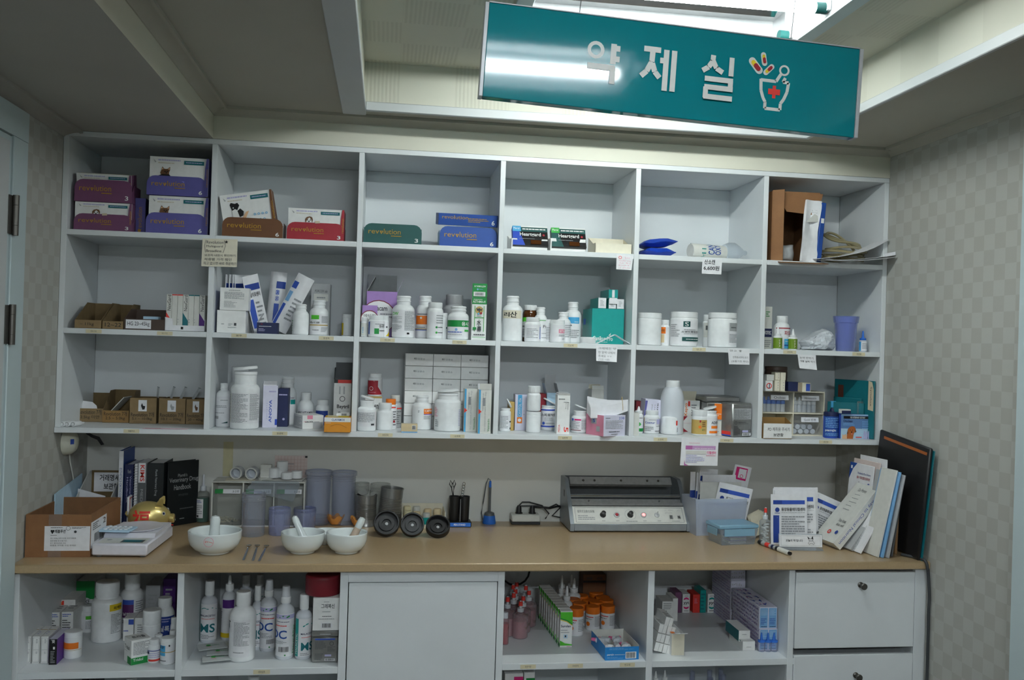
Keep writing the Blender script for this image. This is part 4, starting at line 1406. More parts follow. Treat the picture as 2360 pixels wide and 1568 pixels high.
m = MB(); m.sheet([[(0, 0, 0), (0, .12, 0)], [(0, 0, .05), (0, .12, .05)], [(.002, .006, .11), (.002, .12, .11)]], 'clearg', .001)
p = at(1127, 780, Y=.06); put(tag(m.build('plastic_sleeve'), 'smoky clear plastic sleeve standing beside the tall green carton', 'sleeve'), (p.x, .06, SB+.0005))

# compartment 4
bottle('big white bottle with a cream handwritten Korean label, no cap', 1158, 1204, 683, SB, .025, st=(.68, .80, .6, .83, .66), lid='none', c='wp', b=785, wr=[(-14, 130, .5, .68, 'cream', [('T', .12, .2, .42, .75, '리', 'k'), ('T', .44, .12, .74, .85, '산', 'k')])])
bottle('brown glass bottle with white cap and green label edge', 1204, 1238, 704, SB, .075, st=(.74, .84, .84, .86, .9), c='amber', b=785, rib=-.04, wr=[(0, 170, .12, .66, 'paper', [('p', [(0, .78), (.9, .86), (.9, 1), (0, 1)], 'lime'), ('l', .05, .5, .5, .62, 1, 'ink'), lines(4, 'mtx', (.05, .1, .9, .42))])])
bottle('squat white jar with a blue stripe, in front of the brown bottle', 1209, 1246, 732, SB, .02, st='screw', b=786, wr=[(-5, 130, .05, .68, 'paper', [lines(7, 'mtx', (.12, .15, .8, .8)), ('r', .93, .1, 1, .9, 'bandblue')])])
bottle('slim white bottle with a handwritten letter, behind the squat jar', 1231, 1260, 709, SB, .05, st='pill', lid='none', b=786, wr=[(15, 130, .05, .66, 'paper', [('l', .25, .9, .75, .98, 1, 'grn2'), ('t', .5, .58, .85, .72, 'Pn', 'ink'), ('l', .4, .3, .8, .36, 1, 'mtx'), ('l', .4, .1, .8, .16, 1, 'mtx')])])
bottle('narrow grey-printed white bottle left of the pink-labelled one', 1256, 1271, 737, SB, .055, st='tub', b=787, wr=[(-5, 130, .05, .75, 'paper', [lines(8, 'mtx', (.1, .1, .9, .9))])])
bottle('white bottle with a pink label', 1268, 1301, 738, SB, .02, st='tub', b=788, wr=[(15, 120, .05, .78, 'paper', [('r', .38, .5, .95, .74, 'pink'), ('T', .44, .54, .88, .7, '모렌쇼', 'w'), lines(2, 'mtx', (.4, .3, .9, .44)), ('t', .62, .1, .9, .22, '200T', 'mtx')])])
bottle('white bottle without cap behind the pink-labelled one', 1281, 1315, 720, SB, .06, st='pill', lid='none', b=788, wr=[(25, 110, .05, .66, 'paper', [lines(7, 'mtx', (.3, .2, .95, .9))])])
bottle('tall white bottle with a bright blue patch beside the teal box', 1301, 1339, 697, SB, .09, st=(.66, .80, .6, .83, .66), lid='none', b=789, wr=[(0, 150, .05, .64, 'paper', [('r', .2, .72, .75, .98, 'sky'), ('l', .5, .76, .7, .82, 1, 'w'), ('p', [(.3, .62), (.4, .62), (.35, .68)], 'k'), lines(5, 'mtx', (.3, .12, .75, .48))])])
CY_ = .07
TB = carton('large teal carton with white lettering under four small teal cartons', 1364, 1438, 712, SB, CY_, d=.13, c='teal', pr=dict(F=[('T', .04, .09, .44, .22, 'Canikur', 'w'), ('T', .48, .09, .66, .21, 'Pro', 'w'), ('p', [(.52, .24), (.6, .32), (.58, .24)], 'w'), ('l', .08, .04, .5, .07, 1, 'w')], L=[('r', .1, .55, .35, .72, 'bluetape'), ('b', .3, .05, .5, .16)]), b=792)
hb_ = at(1400, 712, Y=CY_).z-SB+.0012
for lab, l, r, t, yy, op in (('small teal carton with a white end, leftmost on the large teal box', 1379, 1397, 687, .075, 0), ('small teal carton under the open one on the large teal box', 1403, 1420, 690, .075, 0), ('small teal carton at the right end on the large teal box', 1422, 1438, 690, .075, 0)):
    carton(lab, l, r, t, SB, yy, d=.11, c='teal', fc=dict(F='paper'), z=hb_, b=712, pr=dict(F=[lines(5, 'mtx', (.25, .2, .75, .8))]), grp='small teal cartons on the large teal box')
hz = at(1411, 690, Y=.075).z-SB+.0016
carton('small teal carton lying topmost with its end flap hanging open', 1403, 1424, 668, SB, .072, d=.11, c='teal', z=hz, b=690, open=[], grp='small teal cartons on the large teal box')
q = bpy.context.scene.collection.objects[-2]
par = [o for o in COL.objects if o.get('label') == 'small teal carton lying topmost with its end flap hanging open'][0]
m = MB(); m.box(-.012, .012, -.001, 0, -.016, .002, 'paper'); m.box(-.004, .004, -.0014, -.001, .003, .026, 'paper'); m.build('end_flap', par)
X = at(1356, 790, Y=.015)
m = capmb(.0235, 0, .0185, 'wp', -.02); put(tag(m.build('bottle_cap'), 'loose white screw cap lying before the large teal box', 'cap'), (X.x, .0245, SB+.0003))
p0, p1, p2 = at(1376, 792, Y=.012), at(1418, 772, Y=.012), at(1455, 793, Y=.012)
m = MB(); m.sheet([[(p0.x, 0, 0), (p0.x, .03, 0)], [(p1.x, 0, p1.z-SB), (p1.x, .03, p1.z-SB)], [(p2.x-.003, 0, .0006), (p2.x-.003, .03, .0006)]], 'paper', .0008)
put(tag(m.build('folded_leaflet'), 'small white leaflet folded into a tent before the teal box', 'leaflet'), (0, .006, SB+.0006))

# compartment 5
bottle('plain white jar at the left divider, no label in view', 1470, 1523, 722, SB, .02, st=(.80, .82, .96, .83, 1.0), b=795)
bottle('small white bottle with an orange label between two jars', 1521, 1543, 738, SB, .06, st='screw', b=796, wr=[(-20, 120, .06, .72, 'paper', [('r', .05, .62, .6, 1, 'orange'), ('T', .1, .72, .5, .88, '바이린', 'k'), ('r', .05, .1, .5, .58, 'beige')])])
bottle('white jar with a green S logo and a green band', 1546, 1606, 720, SB, .02, st=(.80, .82, .96, .83, 1.0), b=797, wr=[(0, 175, .06, .76, 'paper', [('r', .38, .72, .55, .95, 'dgreen'), ('t', .42, .75, .51, .92, 'S', 'w'), lines(7, 'mtx', (.02, .3, .3, .85)), ('T', .34, .48, .92, .56, '소염진통항균크림', 'ink'), ('l', .4, .58, .7, .64, 1, 'mtx'), ('l', .4, .42, .8, .46, 1, 'mtx'), ('r', .36, .14, .92, .3, 'dgreen'), ('l', .45, .19, .85, .25, 1, 'w')])])
bottle('white jar behind the wire-lidded jar', 1620, 1650, 726, SB, .10, st='jar', b=798, wr=[(-20, 110, .3, .75, 'offw', [('r', .2, .5, .5, .8, 'dgrey')])])
JB = bottle('white jar with a wire clip lid and a grey label', 1633, 1696, 722, SB, .02, st=(.80, .82, .93, .84, .98), b=801, wr=[(40, 70, .08, .72, 'paper', [('r', .05, .62, .7, .98, 'grey'), ('l', .15, .72, .6, .85, 1, 'dgrey'), lines(7, 'mtx', (.05, .1, .7, .5))])])
m = MB(); R_ = .0415; zz = .083
m.tube([(R_*math.sin(a), -R_*math.cos(a), zz+.003*math.sin(3*a)) for a in [i*math.pi*2/36 for i in range(37)]], .0012, 'dgrey', 6); m.build('wire_clip', JB)

# compartment 6
carton('narrow white and navy carton at the left divider', 1761, 1779, 707, SB, .06, d=.05, c='offw', pr=dict(F=[('r', 0, .28, 1, .48, 'navy'), ('t', .05, .34, .9, .43, 'vomec', 'w'), ('l', .2, .75, .7, .9, 3, 'green'), lines(4, 'mtx', (.1, .04, .9, .22))]), b=805)
bottle('white bottle with red and blue Korean label', 1784, 1819, 729, SB, .05, st='pill', b=805, wr=[(10, 150, .03, .66, 'paper', [('r', 0, .93, 1, .98, 'red'), ('T', .4, .62, .92, .84, '파모스', 'red'), ('r', .4, 0, 1, .45, 'sky'), ('r', .4, .12, 1, .18, 'blue'), ('l', .45, .3, .9, .38, 1, 'w')])])
for lab, l, r, t, y in (('small dropper bottle with olive green label, in front of the red-labelled bottle', 1783, 1802, 755, .02), ('small dropper bottle with olive green label, beside the crumpled bag', 1818, 1837, 759, .03)):
    bottle(lab, l, r, t, SB, y, st=(.56, .62, .7, .62, .75), b=806, lid='tip', wr=[(0, 340, .04, .52, 'lime' if False else 'olive', [('t', .47, .1, .53, .9, 'vet', 'cream', 90)])], name='dropper_bottle')
p = at(1884, 806, Y=.07)
pouch('crumpled translucent white plastic bag with its top twisted', .105, .072, .07, 'milky', (p.x, .075, SB+.0008), seed=11, amp=.009, name='plastic_bag', pk=.62)
p = at(1948, 808, Y=.06)
cu = thing('tumbler', 'translucent blue plastic tumbler with a stepped rim', 'cup', (p.x, .06, SB+.0004))
R_ = (at(1976, 740, Y=.06).x-at(1921, 740, Y=.06).x)/2; H_ = at(1948, 730, Y=.06).z-SB
m = MB(); m.lathe([(0, 0), (R_*.68, 0), (R_*.72, .004), (R_*.86, H_*.80), (R_*.93, H_*.82), (R_, H_), (R_*.95, H_), (R_*.88, H_*.83), (R_*.8, H_*.79), (R_*.66, .006), (0, .006)], 'clearbb', 32)
m.build('cup_body', cu)
bottle('tiny eye-drop bottle with a bright blue cap at the right end', 1980, 1997, 763, SB, .05, st=(.50, .55, .7, .55, .78), c='milky', cap='bluetape', b=811, lid='tip', name='dropper_bottle', wr=[(0, 170, .05, .48, 'paper', [('r', 0, 0, .2, 1, 'sky'), lines(4, 'mtx', (.3, .2, .95, .85))])])
# ================================================================== BOTTOM ROW OF THE WALL SHELF
def hand(a='Revolution 7/14', b='2.5 kg'):
    return [('t', .06, .30, .92, .50, a, 'k'), ('t', .12, .08, .85, .26, b, 'k')]


for lab, l, r, t, tb, b, k, a, c_ in (('kraft box marked 2.5 kg, leftmost on the bottom shelf', 173, 233, 942, 905, 973, 'kraftb', 'Revolution 7개', '2.5kg 미만'), ('orange-brown kraft box marked 2.5 to 5.0 kg', 236, 297, 947, 898, 975, 'kraft', 'Revolution 7개', '2.5 ~ 5.0kg')):
    open_bin(lab, l, r, t, tb, b, S3, None, .118, k, [('t', .05, .55, .92, .95, a, 'k'), ('t', .12, .2, .85, .5, c_, 'k')])
for lab, l, r, t, b, c_, pic in (('tall kraft box with a black dog sticker, marked 5.1 kg', 299, 360, 918, 977, '5.1 ~ 10.0kg', 'k'), ('tall kraft box with a grey dog sticker, marked 10.1 kg', 366, 427, 919, 978, '10.1 ~ 20kg', 'grey'), ('tall kraft box with a brown dog sticker at the divider', 429, 475, 921, 979, '20 ~ 40kg', 'dogb')):
    open_bin(lab, l, r, t, t-4, b, S3, None, .118, 'kraftb', [('r', .32, .48, .64, .92, 'paper'), ('p', [(.42, .7), (.46, .8), (.5, .7), (.58, .68), (.56, .56), (.48, .54)], pic), ('t', .05, .26, .92, .45, 'Revolution 7개', 'k'), ('t', .1, .12, .85, .24, c_, 'k'), ('l', .15, .03, .8, .09, 1, 'kraftd')])
p = at(210, 944, Y=.06)
m = MB(); m.sheet([[(-.025, 0, 0), (.025, 0, 0)], [(-.022, .0, .02), (.018, .004, .024)], [(-.025, .006, .038), (.006, .006, .034)]], 'paper', .001)
put(tag(m.build('paper_packet'), 'white paper packet in the leftmost kraft box', 'packet'), (at(205, 944, Y=.19).x, .175, S3+.022))
m = MB(); m.sheet([[(-.03, 0, 0), (-.026, .06, 0)], [(.02, .01, .06), (.026, .07, .06)]], 'offw', .002)
p = at(276, 950, Y=.17); put(tag(m.build('paper_packet'), 'white leaflet leaning in the orange-brown kraft box', 'packet'), (p.x-.01, .16, S3+.012))
for i, (lab, x, ln) in enumerate((('clear zip bag with a green edge, leftmost in the dog-sticker boxes', 378, 4), ('clear zip bag leaning right, second in the dog-sticker boxes', 404, 14), ('clear zip bag leaning right, third in the dog-sticker boxes', 422, 22), ('clear zip bag leaning far right against the divider', 446, 30))):
    p = at(x, 950, Y=.17)
    m = MB(); m.sheet([[(-.02, .04*v, .072*u) for v in (0, .5, 1)] for u in (0, .5, 1)], 'clearw', .0012); m.tube([(-.02, 0, .072), (-.02, .04, .072)], .001, 'dgreen', 5)
    put(tag(m.build('zip_bag'), lab, 'bag', 'clear zip bags in the kraft boxes'), (p.x, .17, S3+.03), 20, 0, ln)
p = at(172, 976, Z=S3+.005)
for i, x in enumerate((152, 166, 180)):
    q = at(x, 976, Z=S3+.006)
    m = MB(); m.lathe([(0, 0), (.0066, 0), (.007, .001), (.007, .034), (.0035, .04), (.0025, .052), (0, .053)], 'wp', 20, RX(-90)); m.lathe([(.004, -.0004), (.0055, -.0004)], 'grey', 16, RX(-90))
    put(tag(m.build('pipette_tube'), ('leftmost', 'middle', 'rightmost')[i]+' of three white pipettes lying at the shelf end', 'tube', 'white pipettes at the left shelf end'), (q.x, .005+.002*i, S3+.0074), -14)
q = at(400, 981, Z=S3); m = MB(); m.box(-.058, .058, -.012, .012, 0, .0008, 'pink', fc=dict(T='paper')); m.draw(Plane((-.058, -.012, .0008), (.116, 0, 0), (0, .024, 0), (0, 0, 1)), [('r', .04, .1, .4, .3, 'dred')])
put(tag(m.build('flat_card'), 'flat card with a dark red edge lying before the kraft boxes', 'card'), (q.x, .006, S3+.0003), 1)

# compartment 2
bottle('white oval bottle with barcode, at the left of the big printed bottle', 498, 533, 884, S3, b=985, st=(.74, .84, .5, .86, .56), lid='none', wr=[(0, 165, .05, .7, 'paper', [('l', .4, .85, .75, .9, 1, 'mtx'), lines(2, 'mtx', (.1, .6, .7, .7)), ('b', .08, .2, .35, .32), ('p', [(.45, .06), (.75, .06), (.75, .12)], 'dgreen'), ('l', .1, .4, .6, .45, 1, 'mtx')])])
bottle('big white bottle at the back, behind the big printed bottle', 526, 578, 846, S3, Y=.17, b=960, st='big')
bottle('big white bottle wrapped in dense grey fine print, flip lid ajar', 532, 598, 850, S3, b=991, st=(.66, .74, .76, .95, .8), lid=('o', 7, -1), wr=[(-5, 178, .10, .60, 'paper', [('r', .0, .02, .2, .98, 'offw'), lines(26, 'mtx', (.22, .02, .64, .98)), lines(26, 'mtx', (.68, .1, .99, .98)), lines(18, 'mtx', (.01, .05, .18, .95))])])
carton('open white carton with blue vertical lettering beside the big printed bottle', 606, 639, 889, S3, b=986, d=.04, c='lavw', rot=9, fc=dict(L='w'), pr=dict(F=[('T', .42, .12, .62, .66, 'ANOVA', 'bandblue', 90), lines(1, 'lav', (.4, .82, .9, .9)), ('r', .85, .06, 1, .2, 'rblue'), ('l', .25, .2, .33, .6, 8, 'lav')], L=[('r', .1, .04, .95, .22, 'rblue')]), open=[('B', .012, 60), ('L', .012, 80)])
carton('navy and white upright carton in front of the tall bottle', 652, 668, 914, S3, b=980, d=.045, c='w', rot=0, fc=dict(L='w'), pr=dict(F=[('r', 0, .74, 1, 1, 'navy'), lines(8, 'grey', (.2, .1, .8, .55))], L=[('r', 0, .74, 1, 1, 'navy'), ('l', .2, .5, .8, .6, 1, 'dgrey')]))
carton('dark navy carton with torn top, behind the navy and white one', 640, 664, 896, S3, Y=.11, d=.05, c='navy', b=965, pr=dict(F=[('c', .6, .2, .12, 'lav'), ('l', .1, .8, .9, .88, 1, 'lav')]))
bottle('tall white bottle with a small turquoise patch, no cap', 642, 684, 870, S3, Y=.17, b=962, st='pill', lid='none', wr=[(25, 120, .05, .6, 'paper', [('r', .5, .7, .8, .88, 'teal'), ('l', .5, .92, .7, .97, 1, 'ink')])])
bottle('white bottle with domed cap and black lettering', 686, 724, 905, S3, Y=.15, b=962, st=(.56, .76, .6, .78, .64), wr=[(0, 150, .05, .5, 'paper', [('T', .1, .66, .9, .86, 'ANI VITAMIN', 'ink'), ('T', .1, .3, .95, .5, 'VITAMIN E', 'k'), lines(2, 'mtx', (.1, .08, .9, .24))])])
bottle('small white bottle with a dark blue label beside the tall red-topped carton', 728, 759, 922, S3, Y=.13, b=962, st='screw', wr=[(-10, 130, .05, .6, 'navylbl', [lines(2, 'lav', (.2, .5, .7, .8))])])
carton('low white carton with a pink square and black lettering, turned sideways', 698, 745, 958, S3, b=989, d=.085, c='w', rot=22, pr=dict(F=[('r', .22, .72, .48, 1, 'pink'), ('l', .05, .5, .2, .58, 1, 'pink'), ('T', .12, .46, .52, .58, 'UROFA', 'k'), ('l', .55, .46, .8, .58, 1, 'mtx'), ('r', .5, .04, .95, .5, 'silver')], L=[lines(8, 'grey', (.1, .15, .9, .85))]))
carton('tall white carton with red rim and black lettering, its dark lid raised', 769, 809, 876, S3, Y=.12, d=.06, c='w', b=962, pr=dict(F=[('r', 0, .93, 1, 1, 'sred'), ('r', 0, .93, .22, 1, 'k'), ('o', .5, .6, .16, 'ink'), ('T', .2, .38, .9, .48, 'Baytril', 'k'), ('T', .3, .26, .85, .33, 'Flavour', 'k'), ('r', .3, .7, .38, .86, 'silver'), ('r', .55, .7, .63, .86, 'silver'), ('l', .3, .14, .6, .2, 1, 'k')]), open=[('B', .05, 86), ('L', .035, 88)], flap='dgrey')
carton('orange and white carton with blue lettering at the shelf front', 747, 808, 963, S3, b=997, d=.075, c='orangec', pr=dict(F=[('r', 0, .70, 1, 1, 'w'), ('T', .28, .77, .78, .92, 'CLAVAMOX', 'blue'), ('l', .05, .6, .25, .66, 1, 'w'), ('P', [(.25, .4), (.4, .52), (.5, .55), (.62, .52), (.85, .33)], 'brown', .015)], T=[('r', .05, .1, .9, .9, 'yel'), ('r', .1, .3, .5, .8, 'cream')]))
m = MB(); m.sheet([[(-.018, 0, 0), (.018, 0, 0)], [(-.018, .003, .009), (.018, .003, .011)]], 'paper', .0008); m.draw(Plane((-.018, -.0004, 0), (.036, 0, 0), (0, .003, .01), (0, -1, .2)), [('T', .38, .2, .78, .8, '888', 'ink')])
p = at(790, 962, Y=.03); put(tag(m.build('paper_tag'), 'small white tag with digits standing on the orange carton', 'tag'), (p.x, .035, S3+(at(777, 963, Y=.0).z-S3)+.001))

# compartment 3
carton('white carton with a yellow edge carrying the red-labelled bottle', 841, 880, 914, S3, Y=.13, d=.055, c='w', b=968, pr=dict(F=[('r', 0, .94, 1, 1, 'gold'), ('T', .4, .6, .95, .8, 'Renal', 'ink')]))
zt = at(860, 914, Y=.13).z-S3
bottle('white bottle with a red label standing on the yellow-edged carton', 848, 881, 861, S3, Y=.137, b=913, z=zt+.0006, st=(.76, .82, .84, .84, .88), wr=[(-10, 170, .06, .7, 'paper', [('p', [(.05, .0), (.98, .0), (.7, .55), (.7, .98), (.05, .98)], 'red'), ('o', .38, .42, .1, 'w'), ('l', .25, .12, .6, .2, 1, 'pink'), ('P', [(.5, .95), (.95, .3)], 'w', .03)])])
bottle('white bottle with a bordered text label, flip lid ajar, at the divider', 824, 867, 916, S3, b=995, st=(.64, .72, .7, .9, .7), lid=('o', 14, 1), wr=[(-5, 150, .14, .58, 'paper', [('P', [(.02, .02), (.98, .02), (.98, .98), (.02, .98), (.02, .02)], 'pink', .012), lines(10, 'mtx', (.05, .3, .9, .95)), ('r', .72, .08, .88, .2, 'ink'), ('r', -.08, .1, .0, .3, 'dpurple'), ('r', -.08, .6, .0, .8, 'dpurple')])])
bottle('plain white bottle beside the bordered-label bottle', 868, 906, 929, S3, b=993, st=(.64, .72, .76, .78, .8))
bottle('bottle with a bright orange cap behind the plain white bottle', 886, 914, 920, S3, Y=.075, b=984, st='screw', cap='orange', wr=[(10, 150, .05, .78, 'paper', [('r', .4, .9, .8, .96, 'sred'), lines(6, 'dgrey', (.55, .1, .95, .8)), ('r', .6, .25, .75, .35, 'red')])])
bottle('grey white bottle with dark print behind the orange-capped one', 895, 926, 911, S3, Y=.13, b=978, st='pill', c='silver', cap='offw', wr=[(15, 120, .05, .62, 'grey', [('r', 0, .93, 1, 1, 'sred'), lines(7, 'dgrey', (.1, .1, .9, .85))])])
# stack of eighteen white cartons, three wide and six high
yb = .13
xl, xr_ = at(932, 900, Y=yb).x, at(1124.5, 900, Y=yb).x
zt = at(965, 815, Y=yb).z
cw, chh = (xr_-xl)/3, (zt-S3)/6
cc_ = at(0, 0, Y=0)
proto = cartonmb(cw-.0012, .135, chh-.001, 'w', dict(F=[('T', .3, .5, .42, .66, '패드', 'ink'), ('t', .44, .5, .7, .64, '알콜솜', 'mtx')]), ch=.001)
R6 = ['topmost', 'second from top', 'third from top', 'fourth from top', 'fifth from top', 'lowest']
C3 = ['left', 'middle', 'right']
base = None
for i in range(6):
    for j in range(3):
        loc = (xl+cw*(j+.5)+rnd.uniform(-.0004, .0004), yb+rnd.uniform(0, .002), S3+.0004+chh*(5-i))
        lab = 'white carton %s in the %s column of the white stack' % (R6[i], C3[j])
        if base is None:
            base = put(tag(proto.build('pad_carton'), lab, 'box', 'stacked white cartons of equal size'), loc)
        else:
            dup(base, lab, loc)
carton('small beige carton with a barcode lying before the white stack', 925, 962, 978, S3, b=998, d=.03, c='beige', fc=dict(T='ltan'), pr=dict(F=[('b', .66, .35, .9, .85), ('r', 0, 0, 1, .14, 'lblue'), ('l', .1, .5, .5, .6, 1, 'ltan')]), rot=0)
bottle('white bottle with an orange and purple label before the white stack', 950, 995, 913, S3, b=992, st=(.68, .80, .62, .83, .66), lid='none', wr=[(25, 110, .3, .66, None, [('r', .35, .5, .98, .92, 'orange'), ('T', .4, .66, .9, .84, 'CAFEIN', 'w'), ('r', .35, .42, .98, .5, 'purple'), lines(3, 'mtx', (.35, .05, .8, .35)), ('l', .05, .6, .15, .8, 2, 'ink')])])
bottle('large plain white bottle with loose lid, before the white stack', 1001, 1062, 899, S3, b=996, st=(.70, .77, .76, .92, .8), lid=('o', 5, -1), wr=[(-62, 40, .08, .62, None, [lines(6, 'pink', (.2, .5, .8, .95)), lines(4, 'mtx', (.4, .05, .9, .4))]), (62, 35, .08, .6, None, [lines(10, 'lav', (.2, .1, .8, .9))])])
VM = lambda g: dict(F=[('r', 0, 0, .14, 1, 'sky'), ('p', [(.0, .56), (.24, .5), (0, .44)], 'sred'), lines(1, 'mtx', (.3, .52, .5, .96)), ('t', .26, .52, .40, .92, 'Suspension for oral use', 'mtx', 90), ('t', .46, .06, .6, .96, 'For treatment of heart failure in dogs', 'grey', 90), ('t', .72, .05, .88, .34, 'Vetmedin', 'green', 90)])
carton('white carton with a blue edge and red wedge, left of the pair', 1070, 1099, 897, S3, b=996, d=.045, c='offw', pr=VM(0))
carton('white carton with a blue edge and red wedge, right of the pair, lid raised', 1103, 1132, 899, S3, b=1000, d=.045, c='offw', pr=VM(0), open=[('B', .016, 100), ('F', .018, 98)])

# compartment 4
bottle('white bottle with flip lid wide open, at the left divider', 1152, 1177, 940, S3, b=995, st=(.80, .86, .84, .97, .9), lid=('o', 62, 1), wr=[(10, 150, .06, .7, 'paper', [lines(9, 'mtx', (.02, .1, .6, .95)), ('r', .7, .5, .95, .6, 'ink'), ('c', .8, .1, .08, 'ink')])])
carton('narrow tan carton behind the open flip-lid bottle', 1174, 1185, 927, S3, Y=.11, d=.05, c='gold', b=982)
carton('white carton with a light blue band and orange emblem', 1187, 1217, 910, S3, Y=.12, d=.045, c='lavw', b=982, pr=dict(F=[('r', .2, .38, .52, .99, 'sky'), ('t', .26, .4, .46, .9, 'CAVITOL 10x', 'w', 90), ('r', .17, .2, .56, .37, 'orange'), ('c', .36, .285, .13, 'w'), ('l', .66, .4, .7, .6, 2, 'mtx')]))
bottle('plain white bottle, lower of two stacked, behind the small front bottle', 1213, 1246, 949, S3, Y=.05, b=993, st='tub')
zt = at(1230, 949, Y=.05).z-S3
bottle('white bottle with tilted ribbed cap, upper of two stacked', 1215, 1246, 890, S3, Y=.052, b=950, z=zt+.0008, st=(.62, .7, .82, .74, .92), rib=-.05)
bottle('small white bottle with pink patch in front of the stacked bottles', 1217, 1246, 953, S3, b=997, st='screw', wr=[(0, 178, .1, .66, 'paper', [lines(8, 'mtx', (.15, .1, .8, .9)), ('r', .1, .1, .13, .9, 'pink'), ('r', .88, .4, 1, .95, 'mag')])])
carton('dark red carton at the back between bottle stack and grey carton', 1245, 1258, 908, S3, Y=.16, d=.06, c='red', b=960)
carton('grey white carton with lid and flaps standing open at the back', 1260, 1287, 906, S3, Y=.15, d=.05, c='ltblue', b=970, open=[('B', .055, 92), ('L', .03, 105), ('R', .03, 75)], flap='silver')
bottle('white bottle with two blue stripes, flip lid open', 1247, 1278, 931, S3, b=993, st=(.80, .85, .92, .93, .96), lid=('o', 28, 1), wr=[(0, 178, .1, .82, 'paper', [('r', 0, .9, 1, .97, 'rblue'), ('r', 0, .04, 1, .11, 'rblue'), ('T', .1, .6, .9, .76, '스피로닥톤', 'ink'), ('l', .3, .5, .7, .55, 1, 'mtx'), ('l', .3, .4, .7, .45, 1, 'mtx'), ('c', .25, .24, .07, 'bandblue'), ('l', .35, .2, .8, .28, 1, 'mtx')])])
carton('tall white carton with a big red five and red lettering', 1284, 1313, 911, S3, b=1001, d=.035, c='w', pr=dict(F=[('T', .56, .05, .92, .18, '5', 'sred', -90), ('t', .1, .05, .26, .24, 'MEDA', 'sred', 90), ('l', .1, .87, .6, .92, 1, 'dgrey'), ('l', .5, .8, .9, .84, 1, 'mtx'), ('t', .8, .62, .88, .82, 'Diovan', 'dgrey', -90), ('t', .64, .64, .72, .8, '5mg', 'mtx', -90)]), open=[('B', .012, 30), ('F', .006, 120)])
bottle('round white bottle with grey printed label, flip lid ajar', 1317, 1356, 940, S3, b=999, st=(.60, .68, .74, .88, .74), lid=('o', 20, 1), wr=[(-5, 175, .1, .58, 'paper', [lines(9, 'mtx', (.08, .1, .46, .8)), lines(10, 'mtx', (.52, .1, .98, .92)), ('r', .25, .84, .5, .96, 'mag'), ('c', .16, .9, .05, 'bandblue'), ('r', 0, .0, .5, .05, 'dred')])])
carton('cream carton with colour dots and orange Korean lettering at the back', 1363, 1391, 898, S3, Y=.13, d=.05, c='offw', b=975, pr=dict(F=[('c', .35, .74, .1, 'bandblue'), ('c', .42, .66, .1, 'sred'), ('c', .52, .7, .08, 'orange'), ('T', .18, .4, .85, .5, '오메라', 'orange')]), open=[('B', .014, 70), ('F', .012, 70)], flap='cream')
carton('pink and lilac carton turned at an angle, overhanging the shelf edge', 1388, 1444, 958, S3, Y=-.006, d=.085, c='pink', rot=24, fc=dict(F='lavw', R='lavw', T='lavw'), b=1008, pr=dict(F=[('t', .7, .8, .95, .92, '238', 'bandblue'), ('l', .08, .84, .3, .9, 1, 'ink'), lines(7, 'grey', (.08, .35, .9, .78)), ('l', .25, .18, .75, .25, 1, 'ink'), ('l', .35, .06, .65, .14, 1, 'mtx')], L=[('r', .3, .55, .6, .85, 'silver'), ('T', .38, .62, .52, .78, '5', 'bandblue'), ('r', .6, .2, .8, .45, 'silver')]))
p = at(1418, 950, Y=.02)
for i in range(9):
    f = i/8
    m = MB()
    sp = .052*(1-.75*abs(f-.45))
    g = []
    for a in range(5):
        u = a/4
        g.append([(-.055+.115*u, -.012+.05*f*(1-u)+.012*u-.004*math.sin(3*u), .006+.05*u*u*.45+.012*f*(1-u)+v*(.034+.016*(1-u)*f)) for v in (0, 1)])
    m.sheet([list(reversed(q)) for q in g], 'paper', .0009)
    put(tag(m.build('paper_envelope'), 'white envelope in the bundle tied above the pink carton', 'envelope', 'white envelopes bundled above the pink carton'), (p.x+.004, .018, S3+.0445))
m = MB(); m.tube([(.043+.0015*math.sin(a*2), .006+.013*math.cos(a), .046+.024*math.sin(a)) for a in [q*math.pi/10 for q in range(21)]], .0007, 'gold', 5)
put(tag(m.build('rubber_band'), 'thin rubber band around the white envelope bundle', 'band'), (p.x+.004, .018, S3+.0445))

# compartment 5
carton('white carton edge standing behind the small green-labelled bottle', 1449, 1464, 952, S3, Y=.02, d=.05, c='offw', b=1004, fc=dict(L='mauve'))
bottle('small white dropper bottle with a green label, its cap rounded', 1461, 1482, 937, S3, b=1000, st=(.66, .72, .74, .74, .8), lid='tip', wr=[(-5, 165, .05, .64, 'paper', [('l', .2, .85, .8, .95, 1, 'ink'), ('p', [(.2, .4), (.55, .4), (.65, .5), (.55, .62), (.2, .62)], 'grn2'), ('r', .15, .05, .9, .25, 'green')])])
bottle('white bottle with blue italic lettering and a yellow side stripe', 1484, 1519, 946, S3, b=1001, st='screw', wr=[(0, 178, .05, .68, 'paper', [('r', 0, 0, .06, 1, 'gold'), ('T', .12, .58, .55, .76, 'Cosgur', 'navylbl'), ('l', .3, .84, .6, .92, 1, 'mtx'), lines(3, 'mtx', (.1, .1, .5, .45)), ('r', .62, .6, .9, .92, 'lav'), ('l', .6, .4, .9, .5, 1, 'mtx'), ('l', .55, .08, .95, .18, 1, 'ink')])])
carton('violet and white carton lying tilted behind the blue-lettered bottle', 1482, 1520, 921, S3, Y=.10, d=.05, c='lavw', b=975, ry=4, pr=dict(F=[('p', [(0, 0), (.15, 0), (.08, .5), (.14, .95), (0, .95)], 'violet'), ('c', .25, .5, .04, 'ink'), ('t', .38, .2, .46, .85, 'Transdermal', 'mtx', 90), ('t', .55, .1, .62, .85, 'solution', 'mtx', 90), ('t', .7, .1, .8, .9, 'Frontline', 'ink', 90)]))
